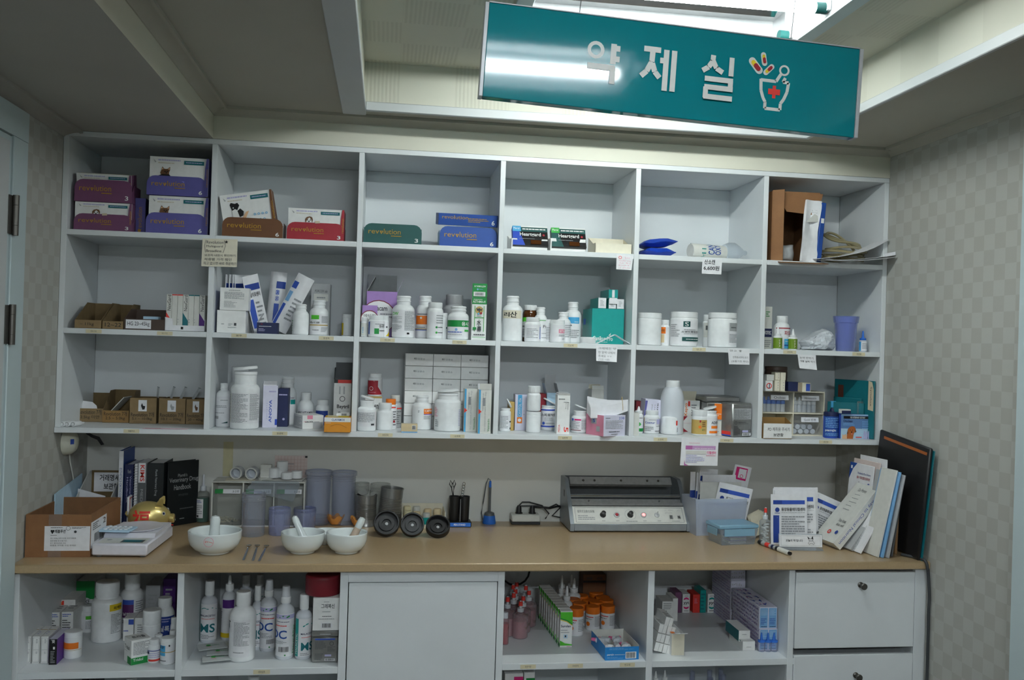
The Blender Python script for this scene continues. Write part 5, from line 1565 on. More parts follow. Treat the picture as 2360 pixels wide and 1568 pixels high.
carton('dark maroon carton at the back near the fourth divider', 1466, 1480, 925, S3, Y=.15, d=.05, c='dred', b=970)
LB_ = bottle('large translucent bottle with a blue ring under its cap', 1523, 1575, 877, S3, b=992, Y=.06, st=(.62, .86, .68, .872, .62), c='milky', cap='wp', rib=-.03)
m = MB(); m.lathe([(.0195, .1285), (.023, .1285), (.0235, .1305), (.023, .1325), (.0195, .1325)], 'sky', 28); m.build('tamper_ring', LB_)
m = MB(); m._rect(Cyl(.0335, -70, 25, .03, .085), 0, 0, 1, 1, 1, 'paper'); m.draw(Cyl(.0335, -70, 25, .03, .085), [('r', 0, .88, 1, 1, 'sred'), lines(5, 'mtx', (.1, .1, .9, .8))], k0=2); m.build('label', LB_)
bottle('plain white bottle with a red patch before the translucent bottle', 1525, 1566, 944, S3, b=1003, st=(.66, .76, .68, .79, .73), wr=[(45, 70, .08, .58, None, [('r', .1, .6, .95, .98, 'sred'), ('l', .3, .72, .8, .84, 1, 'w'), lines(3, 'ink', (.2, .08, .8, .45))])])
carton('white carton with red swirls and orange lettering, flap raised', 1573, 1612, 924, S3, b=996, d=.04, c='w', pr=dict(F=[('T', .1, .52, .32, .92, 'Kepro', 'orange', 90), ('p', [(.02, .5), (.3, .5), (.08, .36), (.02, .3)], 'red'), ('p', [(.02, 0), (.36, 0), (.1, .1), (.02, .2)], 'red'), ('r', .3, .82, .42, .98, 'sred'), lines(5, 'mtx', (.5, .5, .85, .9)), ('r', 0, .28, 1, .285, 'pink')]), open=[('B', .03, 70)], flap='cream')
bottle('white bottle with a gold label and white screw cap', 1595, 1631, 945, S3, b=1005, st=(.70, .74, .96, .76, 1.0), wr=[(0, 359, .06, .62, 'gold', [('c', .45, .5, .03, 'orange'), ('r', .44, .82, .47, .98, 'red'), ('c', .5, .3, .01, 'green'), ('l', .51, .28, .56, .35, 1, 'ink'), lines(3, 'brown', (.49, .5, .56, .9))])])
bottle('white bottle with orange print and flip lid open, behind the gold one', 1620, 1652, 944, S3, b=1000, Y=.045, st=(.76, .82, .86, .95, .88), lid=('o', 14, -1), wr=[(20, 140, .05, .7, 'paper', [('T', .3, .62, .95, .78, 'ADEFLA', 'ink'), ('r', .3, .36, .85, .52, 'orange'), ('r', .2, .08, .95, .22, 'orange')])])
carton('orange and white carton standing beside the silver tin', 1648, 1664, 931, S3, b=1004, d=.036, c='w', fc=dict(F='offw'), pr=dict(F=[('r', 0, .5, 1, 1, 'orange'), ('l', .1, .6, .8, .7, 2, 'w'), ('r', 0, .46, 1, .5, 'grey'), ('l', .1, .1, .6, .14, 1, 'mtx')], R=[('t', .3, .05, .6, .4, 'enzyme', 'orange', 90), ('r', .35, .75, .65, .85, 'ink')]), rot=-34)
Y, X0, w, h = place(1683, 1738, 930, S3, None, 1008)
for nm, lab, Xx, Yy, ww, dd, hh_, zz, ry_, cov in (('storage_tin', 'silver tin with a printed back label standing upright, near the fifth divider', X0, Y, w, .06, h, 0, 0, 1),):
    t_ = thing(nm, lab, 'tin', (Xx, Yy, S3+.0003+zz), 18)
    m = MB(); m.cbox(-ww/2, ww/2, 0, dd, 0, hh_, 'tin', .004)
    m.draw(Plane((-ww/2, 0, 0), (ww, 0, 0), (0, 0, hh_), (0, -1, 0)), [('r', .08, .52, .95, .84, 'silver'), lines(14, 'dgrey', (.1, .53, .93, .82)), ('l', .35, .9, .8, .93, 1, 'mtx'), ('o', .18, .42, .06, 'ink'), ('l', .3, .42, .7, .45, 1, 'ink'), ('l', .3, .38, .8, .4, 1, 'ink'), lines(7, 'ink', (.08, .05, .4, .33)), ('r', .5, .14, .8, .2, 'lav'), ('b', .5, .04, .92, .12), ('o', .86, .18, .07, 'ink')])
    m.draw(Plane((-ww/2, dd, 0), (0, -dd, 0), (0, 0, hh_), (-1, 0, 0)), [('r', .2, .05, .9, .16, 'sred'), ('r', .2, .02, .9, .06, 'bandblue')])
    m.build('tin_body', t_)
p = at(1668, 930, Y=.13)
bt = thing('storage_tin', 'larger dark silver tin lying behind, its lid topmost near the fifth divider', 'tin', (at(1675, 930, Y=.11).x-.006, .115, S3+.0003))
zz = at(1675, 918, Y=.11).z-S3
m = MB(); m.cbox(-.058, .048, 0, .11, 0, zz-.014, 'tin', .004); m.build('tin_body', bt)
m = MB(); m.cbox(-.061, .051, -.003, .113, zz-.0138, zz+.004, 'tin', .004); m.draw(Plane((-.06, 0, zz+.004), (.11, 0, 0), (0, .11, 0), (0, 0, 1)), [('l', .1, .4, .5, .6, 2, 'mauve'), ('l', .4, .2, .9, .35, 2, 'ink')]); m.build('tin_lid', bt)
for lab, l, r, t, y, els in (('printed pale card leaning at the back wall near the fifth divider', 1684, 1727, 857, .262, [('l', .1, .7, .9, .76, 1, 'mtx'), ('T', .45, .5, .7, .56, '안내', 'ink')]), ('smaller printed card with a green logo, in front of the pale card', 1690, 1725, 892, .25, [('p', [(.05, .2), (.25, .2), (.25, .5), (.1, .6)], 'dgreen'), lines(3, 'mtx', (.35, .2, .95, .85)), ('r', .2, .93, 1, .97, 'lime')])):
    Y, X0, w, h = place(l, r, t, S3, y, 960)
    m = MB(); m.box(-w/2, w/2, 0, .0012, 0, h, 'cream'); m.draw(faces(w, .001, h)['F'], [(('r', 0, .5, 1, 1, 'offw'))]+[tuple([e[0]]+[e[1], .5+e[2]*.5, e[3], .5+e[4]*.5]+list(e[5:])) if e[0] in 'rlT' else ('p', [(a, .5+.5*c_) for a, c_ in e[1]], e[2]) for e in els])
    put(tag(m.build('printed_card'), lab, 'card'), (X0, y, S3+.0003), 0, -2)

# compartment 6
ORG_Y = at(1865, 1006, Z=S3).y
xa, xb = at(1757, 960, Y=ORG_Y).x, at(1901, 960, Y=ORG_Y).x
zm, zt = at(1860, 954, Y=ORG_Y).z-S3, at(1860, 903, Y=ORG_Y).z-S3
xa = max(xa, DIV[4]+.0095)
W_o = xb-xa
D_o = .13
og = thing('drawer_organizer', 'cream tilt-bin organizer with smoky clear bins holding small bottles', 'organizer', (xa, ORG_Y, S3+.0003))
m = MB()
for z0 in (0, zm-.002, zt-.004):
    m.box(0, W_o, .004, D_o, z0, z0+.004, 'cream')
for x0 in (0, W_o/2-.0015, W_o-.003):
    m.box(x0, x0+.003, .004, D_o, .004, zm-.002, 'cream'); m.box(x0, x0+.003, .004, D_o, zm+.002, zt-.004, 'cream')
m.box(.003, W_o-.003, D_o-.002, D_o, .004, zm-.002, 'cream'); m.box(.003, W_o-.003, D_o-.002, D_o, zm+.002, zt-.004, 'cream')
m.build('frame', og)
for i, (z0, z1, x0, x1, st) in enumerate(((zm+.003, zt-.005, .004, W_o/2-.0025, 'Otibac'), (zm+.003, zt-.005, W_o/2+.0025, W_o-.004, 'Himestatin'), (.005, zm-.003, W_o/2+.0025, W_o-.004, 'Gold 빈병'))):
    m = MB(); hgt = z1-z0
    prof = [(.004+.01*(1-math.cos(a)), hgt*(.55+.45*math.sin(a))) for a in [k*.26 for k in range(7)]]
    pts = [(.004, 0), (.004, hgt*.55)]+prof
    for (ya, za), (yb_, zb) in zip(pts[:-1], pts[1:]):
        if abs(ya-yb_)+abs(za-zb) < 1e-6:
            continue
        m.add([(x0, ya, z0+za), (x1, ya, z0+za), (x1, yb_, z0+zb), (x0, yb_, z0+zb)], [(0, 1, 2, 3)], 'film')
    m.draw(Plane((x0, .0035, z0+hgt*.60), (x1-x0, 0, 0), (0, .003, hgt*.3), (0, -1, .2)), [('r', .25, .05, .85, .85, 'paper'), ('t', .35, .25, .75, .65, st, 'ink')], k0=3)
    m.build('bin_front', og)
zb = S3+zm+.0027
LBN = {0: 'blue-capped dropper bottle in the upper left bin', 1: 'white-capped dropper bottle in the upper right bin'}
for i in (0, 1):
    x0 = xa+(.006 if i == 0 else W_o/2+.006)
    for k in range(5):
        for r_ in range(1):
            t_ = thing('dropper_bottle', '%s, %s from left' % (LBN[i], ['first', 'second', 'third', 'fourth', 'fifth'][k]), 'bottle', (x0+.0082+k*.0156, ORG_Y+.026, zb), 0, 'dropper bottles in the bins')
            m = MB(); m.lathe([(0, 0), (.0072, 0), (.0075, .001), (.0075, .023), (.006, .0248), (0, .0248)], 'milky', 18); m.build('bottle_body', t_)
            m = MB(); m.lathe([(0, .0249), (.0074, .0249), (.0074, .036), (.004, .038), (.003, .047), (0, .048)], 'bluetape' if i == 0 else 'wp', 16); m.build('cap', t_)
for i, (fx, fz) in enumerate([(.06, 0), (.29, 0), (.52, 0), (.75, 0), (.175, 1), (.405, 1), (.635, 1)]):
    m = MB(); m.lathe([(0, 0), (.0078, 0), (.008, .001), (.008, .05), (.006, .052), (0, .052)], 'milky', 18, RX(-90))
    put(tag(m.build('vial'), 'milky vial lying end-on in the lower right bin', 'vial', 'vials lying in the lower right bin'), (xa+W_o/2+.0045+.0026+fx*(W_o/2-.014), ORG_Y+.02, S3+.0135+fz*.0142))
zo = S3+zt+.0006
for lab, l, r, t, b, y, d_, c, e in (('small white carton with a red ring emblem on the organizer', 1764, 1781, 878, 895, .05, .04, 'w', [('o', .5, .5, .38, 'sred', .7), ('T', .4, .25, .6, .75, 'J', 'navy')]), ('plain small white carton stacked on the red-ring carton', 1767, 1784, 864, 877, .052, .036, 'offw', [('l', .15, .75, .85, .85, 1, 'mtx')])):
    zz = 0 if t > 870 else at(1772, 878, Y=.05).z-zo+.0004
    carton(lab, l, r, t, zo, y, d=d_, c=c, b=b, pr=dict(F=e), z=zz)
for k, (lab, l, r, t, zlo) in enumerate((('slim cream carton lower left of four behind the red-ring carton', 1786, 1797, 877, 0), ('slim cream carton lower right of four behind the red-ring carton', 1798.5, 1809.5, 877, 0), ('slim cream carton upper left of four behind the red-ring carton', 1787, 1798, 859, 1), ('slim cream carton upper right of four behind the red-ring carton', 1799.5, 1811, 859, 1))):
    zz = at(1795, 877, Y=.055).z-zo+.0005 if zlo else 0
    carton(lab, l, r, t, zo, .055, d=.03, c='cream', b=t+18, z=zz, pr=dict(F=[('l', .6, .2, .75, .9, 3, 'mtx')]), grp='slim cream cartons on the organizer')
bottle('dark brown round tin at the back on the organizer', 1764, 1812, 845, zo, Y=.09, b=895, st='tub', c='cardd', cap='cardd')
carton('white and navy carton lying at the right on the organizer', 1849, 1868, 883, zo, .04, d=.03, c='cream', b=900, pr=dict(F=[('r', .45, .1, .95, .9, 'bandblue')]), fc=dict(L='ltan'))
carton('dark navy carton lying behind on the organizer', 1817, 1845, 881, zo, .07, d=.025, c='navy', b=896)
open_bin('small white box with kraft inside and handwriting, before the organizer', 1760, 1825, 977, 962, 1008, S3, -.006, .05, 'w', [('t', .15, .5, .92, .75, 'PD 채취용 주사기', 'k'), ('T', .35, .15, .7, .36, '보관함', 'k')], ki='kraft', slope=.9)
t_ = bottle('blue cylindrical tin with white print beside the organizer', 1899, 1930, 950, S3, b=1004, Y=.03, st='tub', c='rblue', cap='navy', rib=0, wr=[(0, 175, .05, .84, 'blue', [lines(6, 'lblue', (.1, .45, .9, .95)), ('T', .1, .25, .6, .38, 'pamjis', 'w'), lines(2, 'lblue', (.1, .06, .9, .2))])])
bottle('light blue capped bottle standing behind the blue tin', 1911, 1927, 925, S3, Y=.10, b=975, st='screw', c='navy', cap='sky')
DOG = [('r', 0, .42, 1, .96, 'dgblue'), ('r', .08, .82, .95, .93, 'k'), ('T', .3, .84, .8, .91, 'FOR VETERINARY USE ONLY', 'w'), ('T', .07, .68, .38, .78, 'Otoclean', 'navy'), lines(2, 'lblue', (.07, .54, .45, .66)), lines(4, 'lblue', (.7, .4, .95, .75)),
       ('p', [(.2, 0), (.2, .2), (.22, .38), (.28, .48), (.36, .52), (.44, .5), (.49, .4), (.46, .3), (.42, .2), (.4, 0)], 'rust'), ('p', [(.22, .36), (.19, .2), (.25, .22)], 'dogb'), ('p', [(.45, .44), (.51, .3), (.46, .24)], 'dogb'), ('c', .3, .36, .012, 'k'), ('c', .38, .36, .012, 'k'), ('c', .35, .28, .02, 'k'), ('p', [(.33, .22), (.37, .22), (.36, .16)], 'pink'),
       ('p', [(.03, 0), (.04, .2), (.08, .14), (.15, .2), (.19, .1), (.19, 0)], 'skin'), ('r', .48, .05, .68, .09, 'sred')]+[('p', [(.74+.07*i, 0), (.8+.07*i, 0), (.8+.07*i, .25), (.775+.07*i, .34), (.755+.07*i, .34), (.74+.07*i, .25)], 'lav') for i in range(3)]
carton('blue carton with a golden dog and cat picture at the shelf end', 1938, 2007, 956, S3, b=1012, d=.05, c='blue', rot=0, pr=dict(F=[('r', 0, 0, 1, 1, 'ltblue')]+DOG, L=[('r', 0, 0, 1, 1, 'bandblue')]))
zz = at(1970, 956, Y=.0).z-S3
carton('small white and navy packet lying on the dog-picture carton', 1940, 1961, 944, S3, .02, d=.02, c='offw', b=955, z=zz+.001, pr=dict(F=[('r', 0, 0, 1, .7, 'navy')]))
for i, (lab, ql, qr, yl, yr, tl) in enumerate((('tall teal folder with a pale tab standing at the right end', (1924, 873), (2019, 886), .16, .012, 1), ('teal folder second tallest, before the tall one', (1921, 914), (1985, 921), .14, .05, 0), ('lowest teal folder behind the dog-picture carton', (1907, 925), (1991, 934), .115, .04, 0))):
    A_, B_ = at(*ql, Y=yl), at(*qr, Y=yr)
    B_.x = min(B_.x, 2.375)
    w = math.hypot(B_.x-A_.x, yr-yl); h = A_.z-S3-.002
    rz_ = math.degrees(math.atan2(yr-yl, B_.x-A_.x))
    T_ = thing('folder', lab, 'folder', (A_.x, yl, S3+.0015), rz_)
    m = MB(); m.cbox(0, w, 0, .006, 0, h, 'dteal', .001)
    if i == 0:
        m.draw(Plane((0, 0, 0), (w, 0, 0), (0, 0, h), (0, -1, 0)), [('p', [(.86, .5), (.99, .48), (.99, .85), (.95, .98), (.86, 1)], 'ltan'), ('t', .9, .56, .95, .9, 'Synulox', 'ink', -90), ('r', .1, .66, .24, .9, 'amberp'), ('r', 0, 0, .9, .02, 'dgreen')])
    m.build('folder_cover', T_)
for i, (lab, l, r, t, y) in enumerate((('clear blister packet with grey print behind the dog-picture carton', 1988, 2016, 926, .05), ('clear blister packet edge-on at the right end panel', 2014, 2023, 930, .03))):
    Y, X0, w, h = place(l, r, t, S3, y, 1008)
    m = MB(); m.cbox(-w/2, w/2, 0, .005, 0, h, 'clearg', .001); m.draw(faces(w, .01, h)['F'], [('h', .2, .6, .8, .9, 2, 'dgrey'), ('P', [(.3, .3), (.6, .4), (.5, .1)], 'ink', .02)])
    put(tag(m.build('blister_packet'), lab, 'packet'), (X0, y, S3+.0003))

# ================================================================== PAPER NOTES HANGING FROM THE SHELVES
note('cream handwritten note taped under the brown display tray', [(467, 550), (548, 552), (546, 616), (464, 614)], -.001, 'cream', [('t', .12, .82, .6, .93, 'Revolution', 'ink'), ('t', .12, .67, .58, .77, 'Multiguard', 'ink'), ('t', .12, .52, .55, .61, 'Broadline', 'ink'), ('P', [(.1, .95), (.07, .75), (.1, .5)], 'ink', .012), ('P', [(.62, .95), (.66, .75), (.6, .5)], 'ink', .012), ('T', .63, .84, .74, .96, '★', 'k'), ('t', .08, .36, .95, .45, '보호자 내원시 확인하기', 'ink'), ('t', .08, .21, .85, .31, '체중별 가격 확인', 'ink'), ('t', .06, .06, .98, .17, '재고 없으면 바로 주문하기', 'ink')])
note('small white note with red handwriting under the empty cream tray', [(1421, 587), (1460, 590), (1455, 623), (1420, 621)], -.001, 'paper', [('o', .22, .82, .1, 'sred', .7), ('h', .15, .05, .9, .7, 4, 'pink'), ('h', .5, .72, .9, .92, 1, 'pink')])
note('white price note reading 6,600 under the oxygen can', [(1619, 595), (1664, 597), (1662, 633), (1617, 631)], -.001, 'paper', [('T', .1, .62, .65, .92, '산소캔', 'k'), ('T', .08, .22, .88, .52, '6,600원', 'k')])
note('white note with pen writing under the teal carton', [(1374, 797), (1423, 799), (1420, 835), (1373, 832)], -.001, 'paper', [('t', .1, .76, .7, .92, '크레메진', 'dgrey'), ('t', .78, .76, .95, .92, "'약'", 'dgrey'), ('t', .1, .5, .9, .66, '한 알씩 나눠서', 'dgrey'), ('t', .1, .26, .75, .42, '주세요 ㅜㅜ', 'dgrey'), ('t', .1, .05, .65, .18, '(식전 이용)', 'mtx')], curl=.006)
note('white note with pen writing under the wire-lidded jar', [(1677, 803), (1727, 805), (1727, 841), (1680, 840)], -.001, 'paper', [('t', .08, .8, .4, .92, '연고', 'dgrey'), ('t', .5, .8, .65, .92, "'물'", 'dgrey'), ('t', .2, .38, .92, .52, '안쪽에서부터 쓰기', 'dgrey'), ('t', .12, .12, .95, .26, '(유통기한 확인)', 'dgrey')])
note('white note with a curled corner under the crumpled plastic bag', [(1838, 817), (1880, 819), (1880, 853), (1840, 849)], -.001, 'paper', [('t', .1, .7, .85, .85, '눈약 안약기', 'k'), ('t', .08, .46, .92, .6, '개봉 날짜 적기', 'k')], curl=.008)
cl = note('pink and white clinic card in a clear sleeve hanging from the bottom shelf', [(1571, 1009), (1656, 1011), (1653, 1074), (1567, 1073)], -.0062, 'paper', [('r', .12, .58, .93, .72, 'purplel'), ('r', .12, .58, .3, .72, 'mauve'), ('l', .36, .6, .88, .64, 1, 'w'), ('T', .7, .42, .94, .53, '디컬센터', 'mag'), lines(2, 'pink', (.68, .34, .94, .4)), ('r', .13, .42, .68, .54, 'offw'), lines(5, 'lav', (.14, .1, .64, .4)), ('p', [(.1, 0), (.22, 0), (.13, .06), (.1, .2)], 'mauve'), ('l', .2, .8, .5, .83, 1, 'pink')], name='clinic_card', cat='card')
# ================================================================== ON THE WORKTOP
E0 = CT+.0003


def G(px, py, z=E0):
    return at(px, py, Z=z)


# ---- big cardboard box, left
a, c_ = G(36, 1285), G(207, 1285)
a.x = max(a.x, .004)
W = c_.x-a.x
zt = at(120, 1187, Y=a.y).z-CT
bk = at(140, 1146, Z=CT+zt)
D = min(.275, bk.y-a.y)
cb_ = thing('cardboard_box', 'open brown corrugated box with a white printed label, at the left end', 'box', (a.x, a.y, E0))
m = MB(); th = .004
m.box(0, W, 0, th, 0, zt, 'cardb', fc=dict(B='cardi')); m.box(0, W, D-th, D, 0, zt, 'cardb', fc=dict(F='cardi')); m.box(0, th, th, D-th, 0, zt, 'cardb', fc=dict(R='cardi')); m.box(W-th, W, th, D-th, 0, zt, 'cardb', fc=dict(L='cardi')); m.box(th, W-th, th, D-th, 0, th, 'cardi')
m.build('box_body', cb_)
m = MB()
lw, lh = W*.70, zt*.58
cv = Plane((W*.29, 0, zt*.15), (lw, 0, 0), (0, 0, lh), (0, -1, 0))
m.draw(cv, [('r', 0, 0, 1, 1, 'paper'), ('c', .155, .81, .022, 'k'), ('c', .195, .81, .022, 'k'), ('p', [(.135, .79), (.215, .79), (.175, .68)], 'k'), ('T', .23, .72, .46, .87, '레볼루션', 'k'), ('l', .14, .92, .4, .97, 1, 'ink'), ('l', .6, .9, .95, .98, 2, 'ink'), ('o', .52, .92, .05, 'ink', .85), ('c', .68, .78, .03, 'ink'), ('l', .14, .62, .28, .66, 1, 'ink'),
             ('t', .14, .48, .7, .55, '2.5~10.0kg 심장사상충 외부기생충용', 'ink'), ('t', .14, .38, .5, .45, '보관 방법 및 유효기간', 'ink'), ('t', .14, .29, .48, .35, '용기 : 폴리프로필렌, 튜브', 'ink'), ('t', .14, .2, .7, .26, '동물용 의약품 수입 판매원', 'ink'), ])
cv = Plane((W, .0, zt*.19), (0, D*.5, 0), (0, 0, zt*.62), (1, 0, 0))
m.draw(cv, [('r', 0, 0, 1, 1, 'paper'), ('b', .15, .15, .85, .55), lines(4, 'ink', (.1, .65, .6, .95)), ('t', .75, .7, .92, .92, '2', 'k')])
m.build('label', cb_)
for z0, z1 in ((0, zt*.15), (zt*.73, zt)):
    m = MB(); m.draw(Plane((W*.35, -.0001, z0), (W*.2, 0, 0), (0, 0, z1-z0), (0, -1, 0)), [('r', 0, 0, 1, 1, 'film')]); m.build('packing_tape', cb_)
# thin red and white carton standing on edge beside it
p = G(240, 1225)
m = cartonmb(.006, .105, .098, 'paper', dict(R=[('r', 0, .93, 1, .96, 'sred'), ('o', .55, .62, .2, 'sred', .75), ('r', .42, .6, .68, .635, 'sred'), ('l', .45, .3, .6, .38, 2, 'mtx'), ('r', 0, 0, .04, 1, 'sred')]))
put(tag(m.build('thin_carton'), 'thin white carton with a red ring emblem standing beside the cardboard box', 'box'), (max(p.x, a.x+W+.006), p.y, E0), 3)
# document box behind with Korean sign
p0, p1 = at(198, 1140, Y=.235), at(278, 1140, Y=.235)
db = thing('document_box', 'dark kraft filing box with a white Korean sign, behind the cardboard box', 'box', (p0.x, .085, E0))
w, h = p1.x-p0.x, at(235, 1090, Y=.23).z-CT
m = MB()
m.box(0, w, .19, .193, 0, h, 'kraftd'); m.box(0, w, 0, .003, 0, h*.42, 'kraftd'); m.box(0, w, .003, .19, 0, .003, 'kraftd')
m.prism([(.003, .003), (.19, .003), (.19, h), (.17, h), (.003, h*.42)], 'x', w-.003, w, 'offw')
m.prism([(.003, .003), (.19, .003), (.19, h), (.17, h), (.003, h*.42)], 'x', 0, .003, 'offw')
m.build('box_body', db)
m = MB(); m.draw(Plane((w*.1, .19, h*.58), (w*.9, 0, 0), (0, 0, h*.38), (0, -1, 0)), [('r', 0, 0, 1, 1, 'paper'), ('T', .18, .56, .98, .9, '거래명세서', 'k'), ('T', .32, .12, .8, .44, '보관함', 'k')]); m.build('sign_label', db)
for i, (lab, x, y, hh) in enumerate((('loose white sheet standing in the filing box, in front', .035, .12, .085), ('loose white sheet standing in the filing box, further back', .02, .16, .11))):
    m = MB(); m.sheet([[(-.03, 0, 0), (.05, .0, 0)], [(-.03, .008, hh), (.045, .012, hh*.8)]], 'paper', .0008); put(tag(m.build('paper_sheet'), lab, 'paper'), (p0.x+x+.008, y, E0+.004))
# folded white board at the wall
m = MB(); q0, q1 = at(130, 1140, X=.012), at(192, 1092, X=.012)
m.sheet([[(0, q0.y, 0), (0, q1.y, 0)], [(.0, q0.y, q0.z-CT), (0, q1.y, q1.z-CT)]], 'ltblue', .003)
put(tag(m.build('white_board'), 'pale board leaning along the left wall behind the cardboard box', 'board'), (.008, 0, E0))

# ---- books
BK = [('tall thin white and blue book, leftmost of the books', 272, 283, 1040, 1207, .12, 'paper', [('t', .25, .3, .75, .78, 'ESTHETICS ORTHODONTIC', 'blue', -90), ('t', .3, .05, .7, .2, 'ABCD', 'mtx', -90)], 'blue'), ('navy hardback book with silver spine lettering', 286, 307, 1071, 1207, .115, 'navy', [('t', .35, .86, .75, .92, "Plumb's", 'silver'), ('t', .55, .3, .8, .82, 'Veterinary Drug', 'lav', -90), ('t', .25, .4, .45, .8, 'Handbook', 'lav', -90)], 'navy'),
      ('white spiral-bound notebook between navy and grey books', 309, 316, 1070, 1200, .11, 'paper', [], 'paper'), ('grey and white book with red capital letters on its spine', 318, 335, 1068, 1200, .115, 'dgrey', [('r', 0, .7, 1, 1, 'paper'), ('T', .25, .72, .85, .97, 'KIMS', 'sred', -90), ('t', .35, .2, .7, .6, 'MEDICAL', 'silver', -90), ('r', 0, .0, 1, .18, 'paper')], 'paper'),
      ('dark green thick book, spine outward, left of the slanted one', 338, 377, 1068, 1200, .112, 'bookk', [('t', .45, .5, .62, .9, 'Plumb Veterinary Drug', 'silver', -90)], 'bookk')]
for lab, l, r, t, b, d, k, els, cov in BK:
    p = G((l+r)/2, b)
    yb = .16
    x0, x1 = at(l, 1130, Y=yb).x, at(r, 1130, Y=yb).x
    w, h = x1-x0-.0008, at((l+r)/2, t, Y=yb).z-CT
    T_ = thing('book', lab, 'book', (x0, yb, E0), 0, 'books at the left of the worktop')
    m = MB(); m.box(.0012, w-.0012, .003, d-.003, .002, h-.003, 'paper'); m.build('page_block', T_)
    m = MB(); m.cbox(0, w, 0, .0028, 0, h, k, .0006); m.box(0, .0012, .0028, d, 0, h, cov); m.box(w-.0012, w, .0028, d, 0, h, cov)
    m.draw(Plane((0, 0, 0), (w, 0, 0), (0, 0, h), (0, -1, 0)), els); m.build('cover', T_)
    if 'spiral' in lab:
        m = MB()
        for q in range(24):
            z = h*(.03+.94*q/23)
            m.tube([(w/2+.0045*math.sin(e), -.002-.0045*math.cos(e), z) for e in [k_*math.pi/5 for k_ in range(11)]], .0008, 'silver', 5)
        m.build('wire_binding', T_)
# slanted book with front cover showing
p = G(385, 1214); q = G(446, 1203)
T_ = thing('book', 'dark green veterinary handbook turned with its front cover out', 'book', (p.x+.001, p.y-.012, E0), math.degrees(math.atan2(q.y-p.y, q.x-p.x))-3, 'books at the left of the worktop')
w = .105; h = at(384, 1066, Y=p.y).z-CT
m = MB(); m.box(.002, w-.004, .0035, .016, .002, h-.003, 'paper'); m.build('page_block', T_)
m = MB(); m.cbox(0, w, 0, .0022, 0, h, 'bookk', .0008); m.box(0, .0022, .0022, .018, 0, h, 'bookk'); m.box(0, w, .0165, .018, 0, h, 'bookk')
m.draw(Plane((0, 0, 0), (w, 0, 0), (0, 0, h), (0, -1, 0)), [('t', .32, .76, .62, .81, "Plumb's", 'grey'), ('t', .05, .66, .98, .75, 'Veterinary Drug', 'silver'), ('t', .2, .56, .75, .64, 'Handbook', 'silver'), ('t', .35, .46, .65, .49, 'FIFTH EDITION', 'dgrey'), ('t', .4, .24, .85, .28, 'Donald C. Plumb', 'dgrey') if 0 else ('l', .4, .24, .85, .28, 1, 'dgrey'), ('c', .25, .1, .03, 'silver'), ('l', .4, .09, .55, .12, 1, 'grey')])
m.build('cover', T_)

# ---- kitchen scale with blister card
p = G(295, 1285)
x0, x1 = G(208, 1285).x, G(336, 1287).x
w = x1-x0
sc_ = thing('digital_scale', 'white digital kitchen scale with a flat weighing plate', 'scale', (x0+.002, p.y, E0), -2.5)
d = .235
m = MB(); m.cbox(0, w, 0, d, .004, .034, 'lavwhite', .004)
m.prism([(.075, .034), (d-.004, .034), (d-.004, .044), (.085, .044)], 'x', .004, w-.004, 'lavwhite')
m.draw(Plane((.012, .012, .034), (w-.024, 0, 0), (0, .058, 0), (0, 0, 1)), [('r', 0, 0, 1, 1, 'offw'), ('r', .45, .1, .95, .65, 'dgrey'), ('c', .15, .6, .06, 'grey'), ('r', .5, .18, .9, .58, 'dteal')])
for fx in (.015, w-.015):
    for fy in (.015, d-.015):
        m.lathe([(0, 0), (.007, 0), (.007, .005), (0, .005)], 'dgrey', 12, c=(fx, fy))
m.build('scale_body', sc_)
m = MB(); m.lathe([(0, 0), (.056, 0), (.062, .002), (.063, .004), (.061, .0045), (.056, .003), (0, .003)], 'lavwhite', 40, X=TR(w/2, .155, .0445), sx=1.0, sy=1.1); m.build('weighing_plate', sc_)
p2 = at(272, 1222, Z=CT+.05)
bl = thing('blister_card', 'pale blue blister card of tablets lying on the scale', 'card', (p2.x, p2.y, CT+.0495), -6)
m = MB(); m.cbox(-.04, .04, -.03, .03, 0, .005, 'ltblue', .001); m.build('card', bl)
for i in range(5):
    for j in range(3):
        m = MB(); m.lathe([(.0055, 0), (.005, .0025), (.003, .0038), (0, .004)], 'milky', 12, X=TR(-.026+.013*i, -.016+.016*j, .005)); m.build('blister', bl)

# ---- golden piggy bank
p = at(345, 1212, Y=.095)
pg = thing('piggy_bank', 'shiny golden piggy bank with a red character on its flank', 'piggy bank', (p.x+.002, .095, E0), 4)
SX = (at(402, 1180, Y=.095).x-at(291, 1180, Y=.095).x)/.132
m = MB()
prof = []
n_, k_ = 26, 18
vs, fs = [], []
for i in range(n_+1):
    u = i/n_
    x = -.062+.118*u
    r = .046*math.sin(math.pi*min(1, max(0, (u*1.0)))**.82)**.52 if 0 < u < 1 else .0008
    if u > .8:
        r = min(r, .041-(u-.8)*.075)
    for j in range(k_):
        t_ = 2*math.pi*j/k_
        vs.append((x, r*.92*math.sin(t_), .047+r*math.cos(t_)+.004*(u-.5)))
for i in range(n_):
    for j in range(k_):
        j2 = (j+1) % k_
        fs.append((i*k_+j, (i+1)*k_+j, (i+1)*k_+j2, i*k_+j2))
fs.append(tuple(range(k_))); fs.append(tuple(n_*k_+j for j in range(k_-1, -1, -1)))
m.add(vs, [tuple(reversed(f)) for f in fs], 'goldmet', Matrix.Scale(SX, 4))
m.build('body', pg, 60)
S_ = Matrix.Scale(SX, 4)
m = MB(); m.lathe([(0, 0), (.011, 0), (.0135, .003), (.0135, .012), (.011, .015), (0, .015)], 'goldmet', 20, S_ @ TR(.050, 0, .043) @ RY(90))
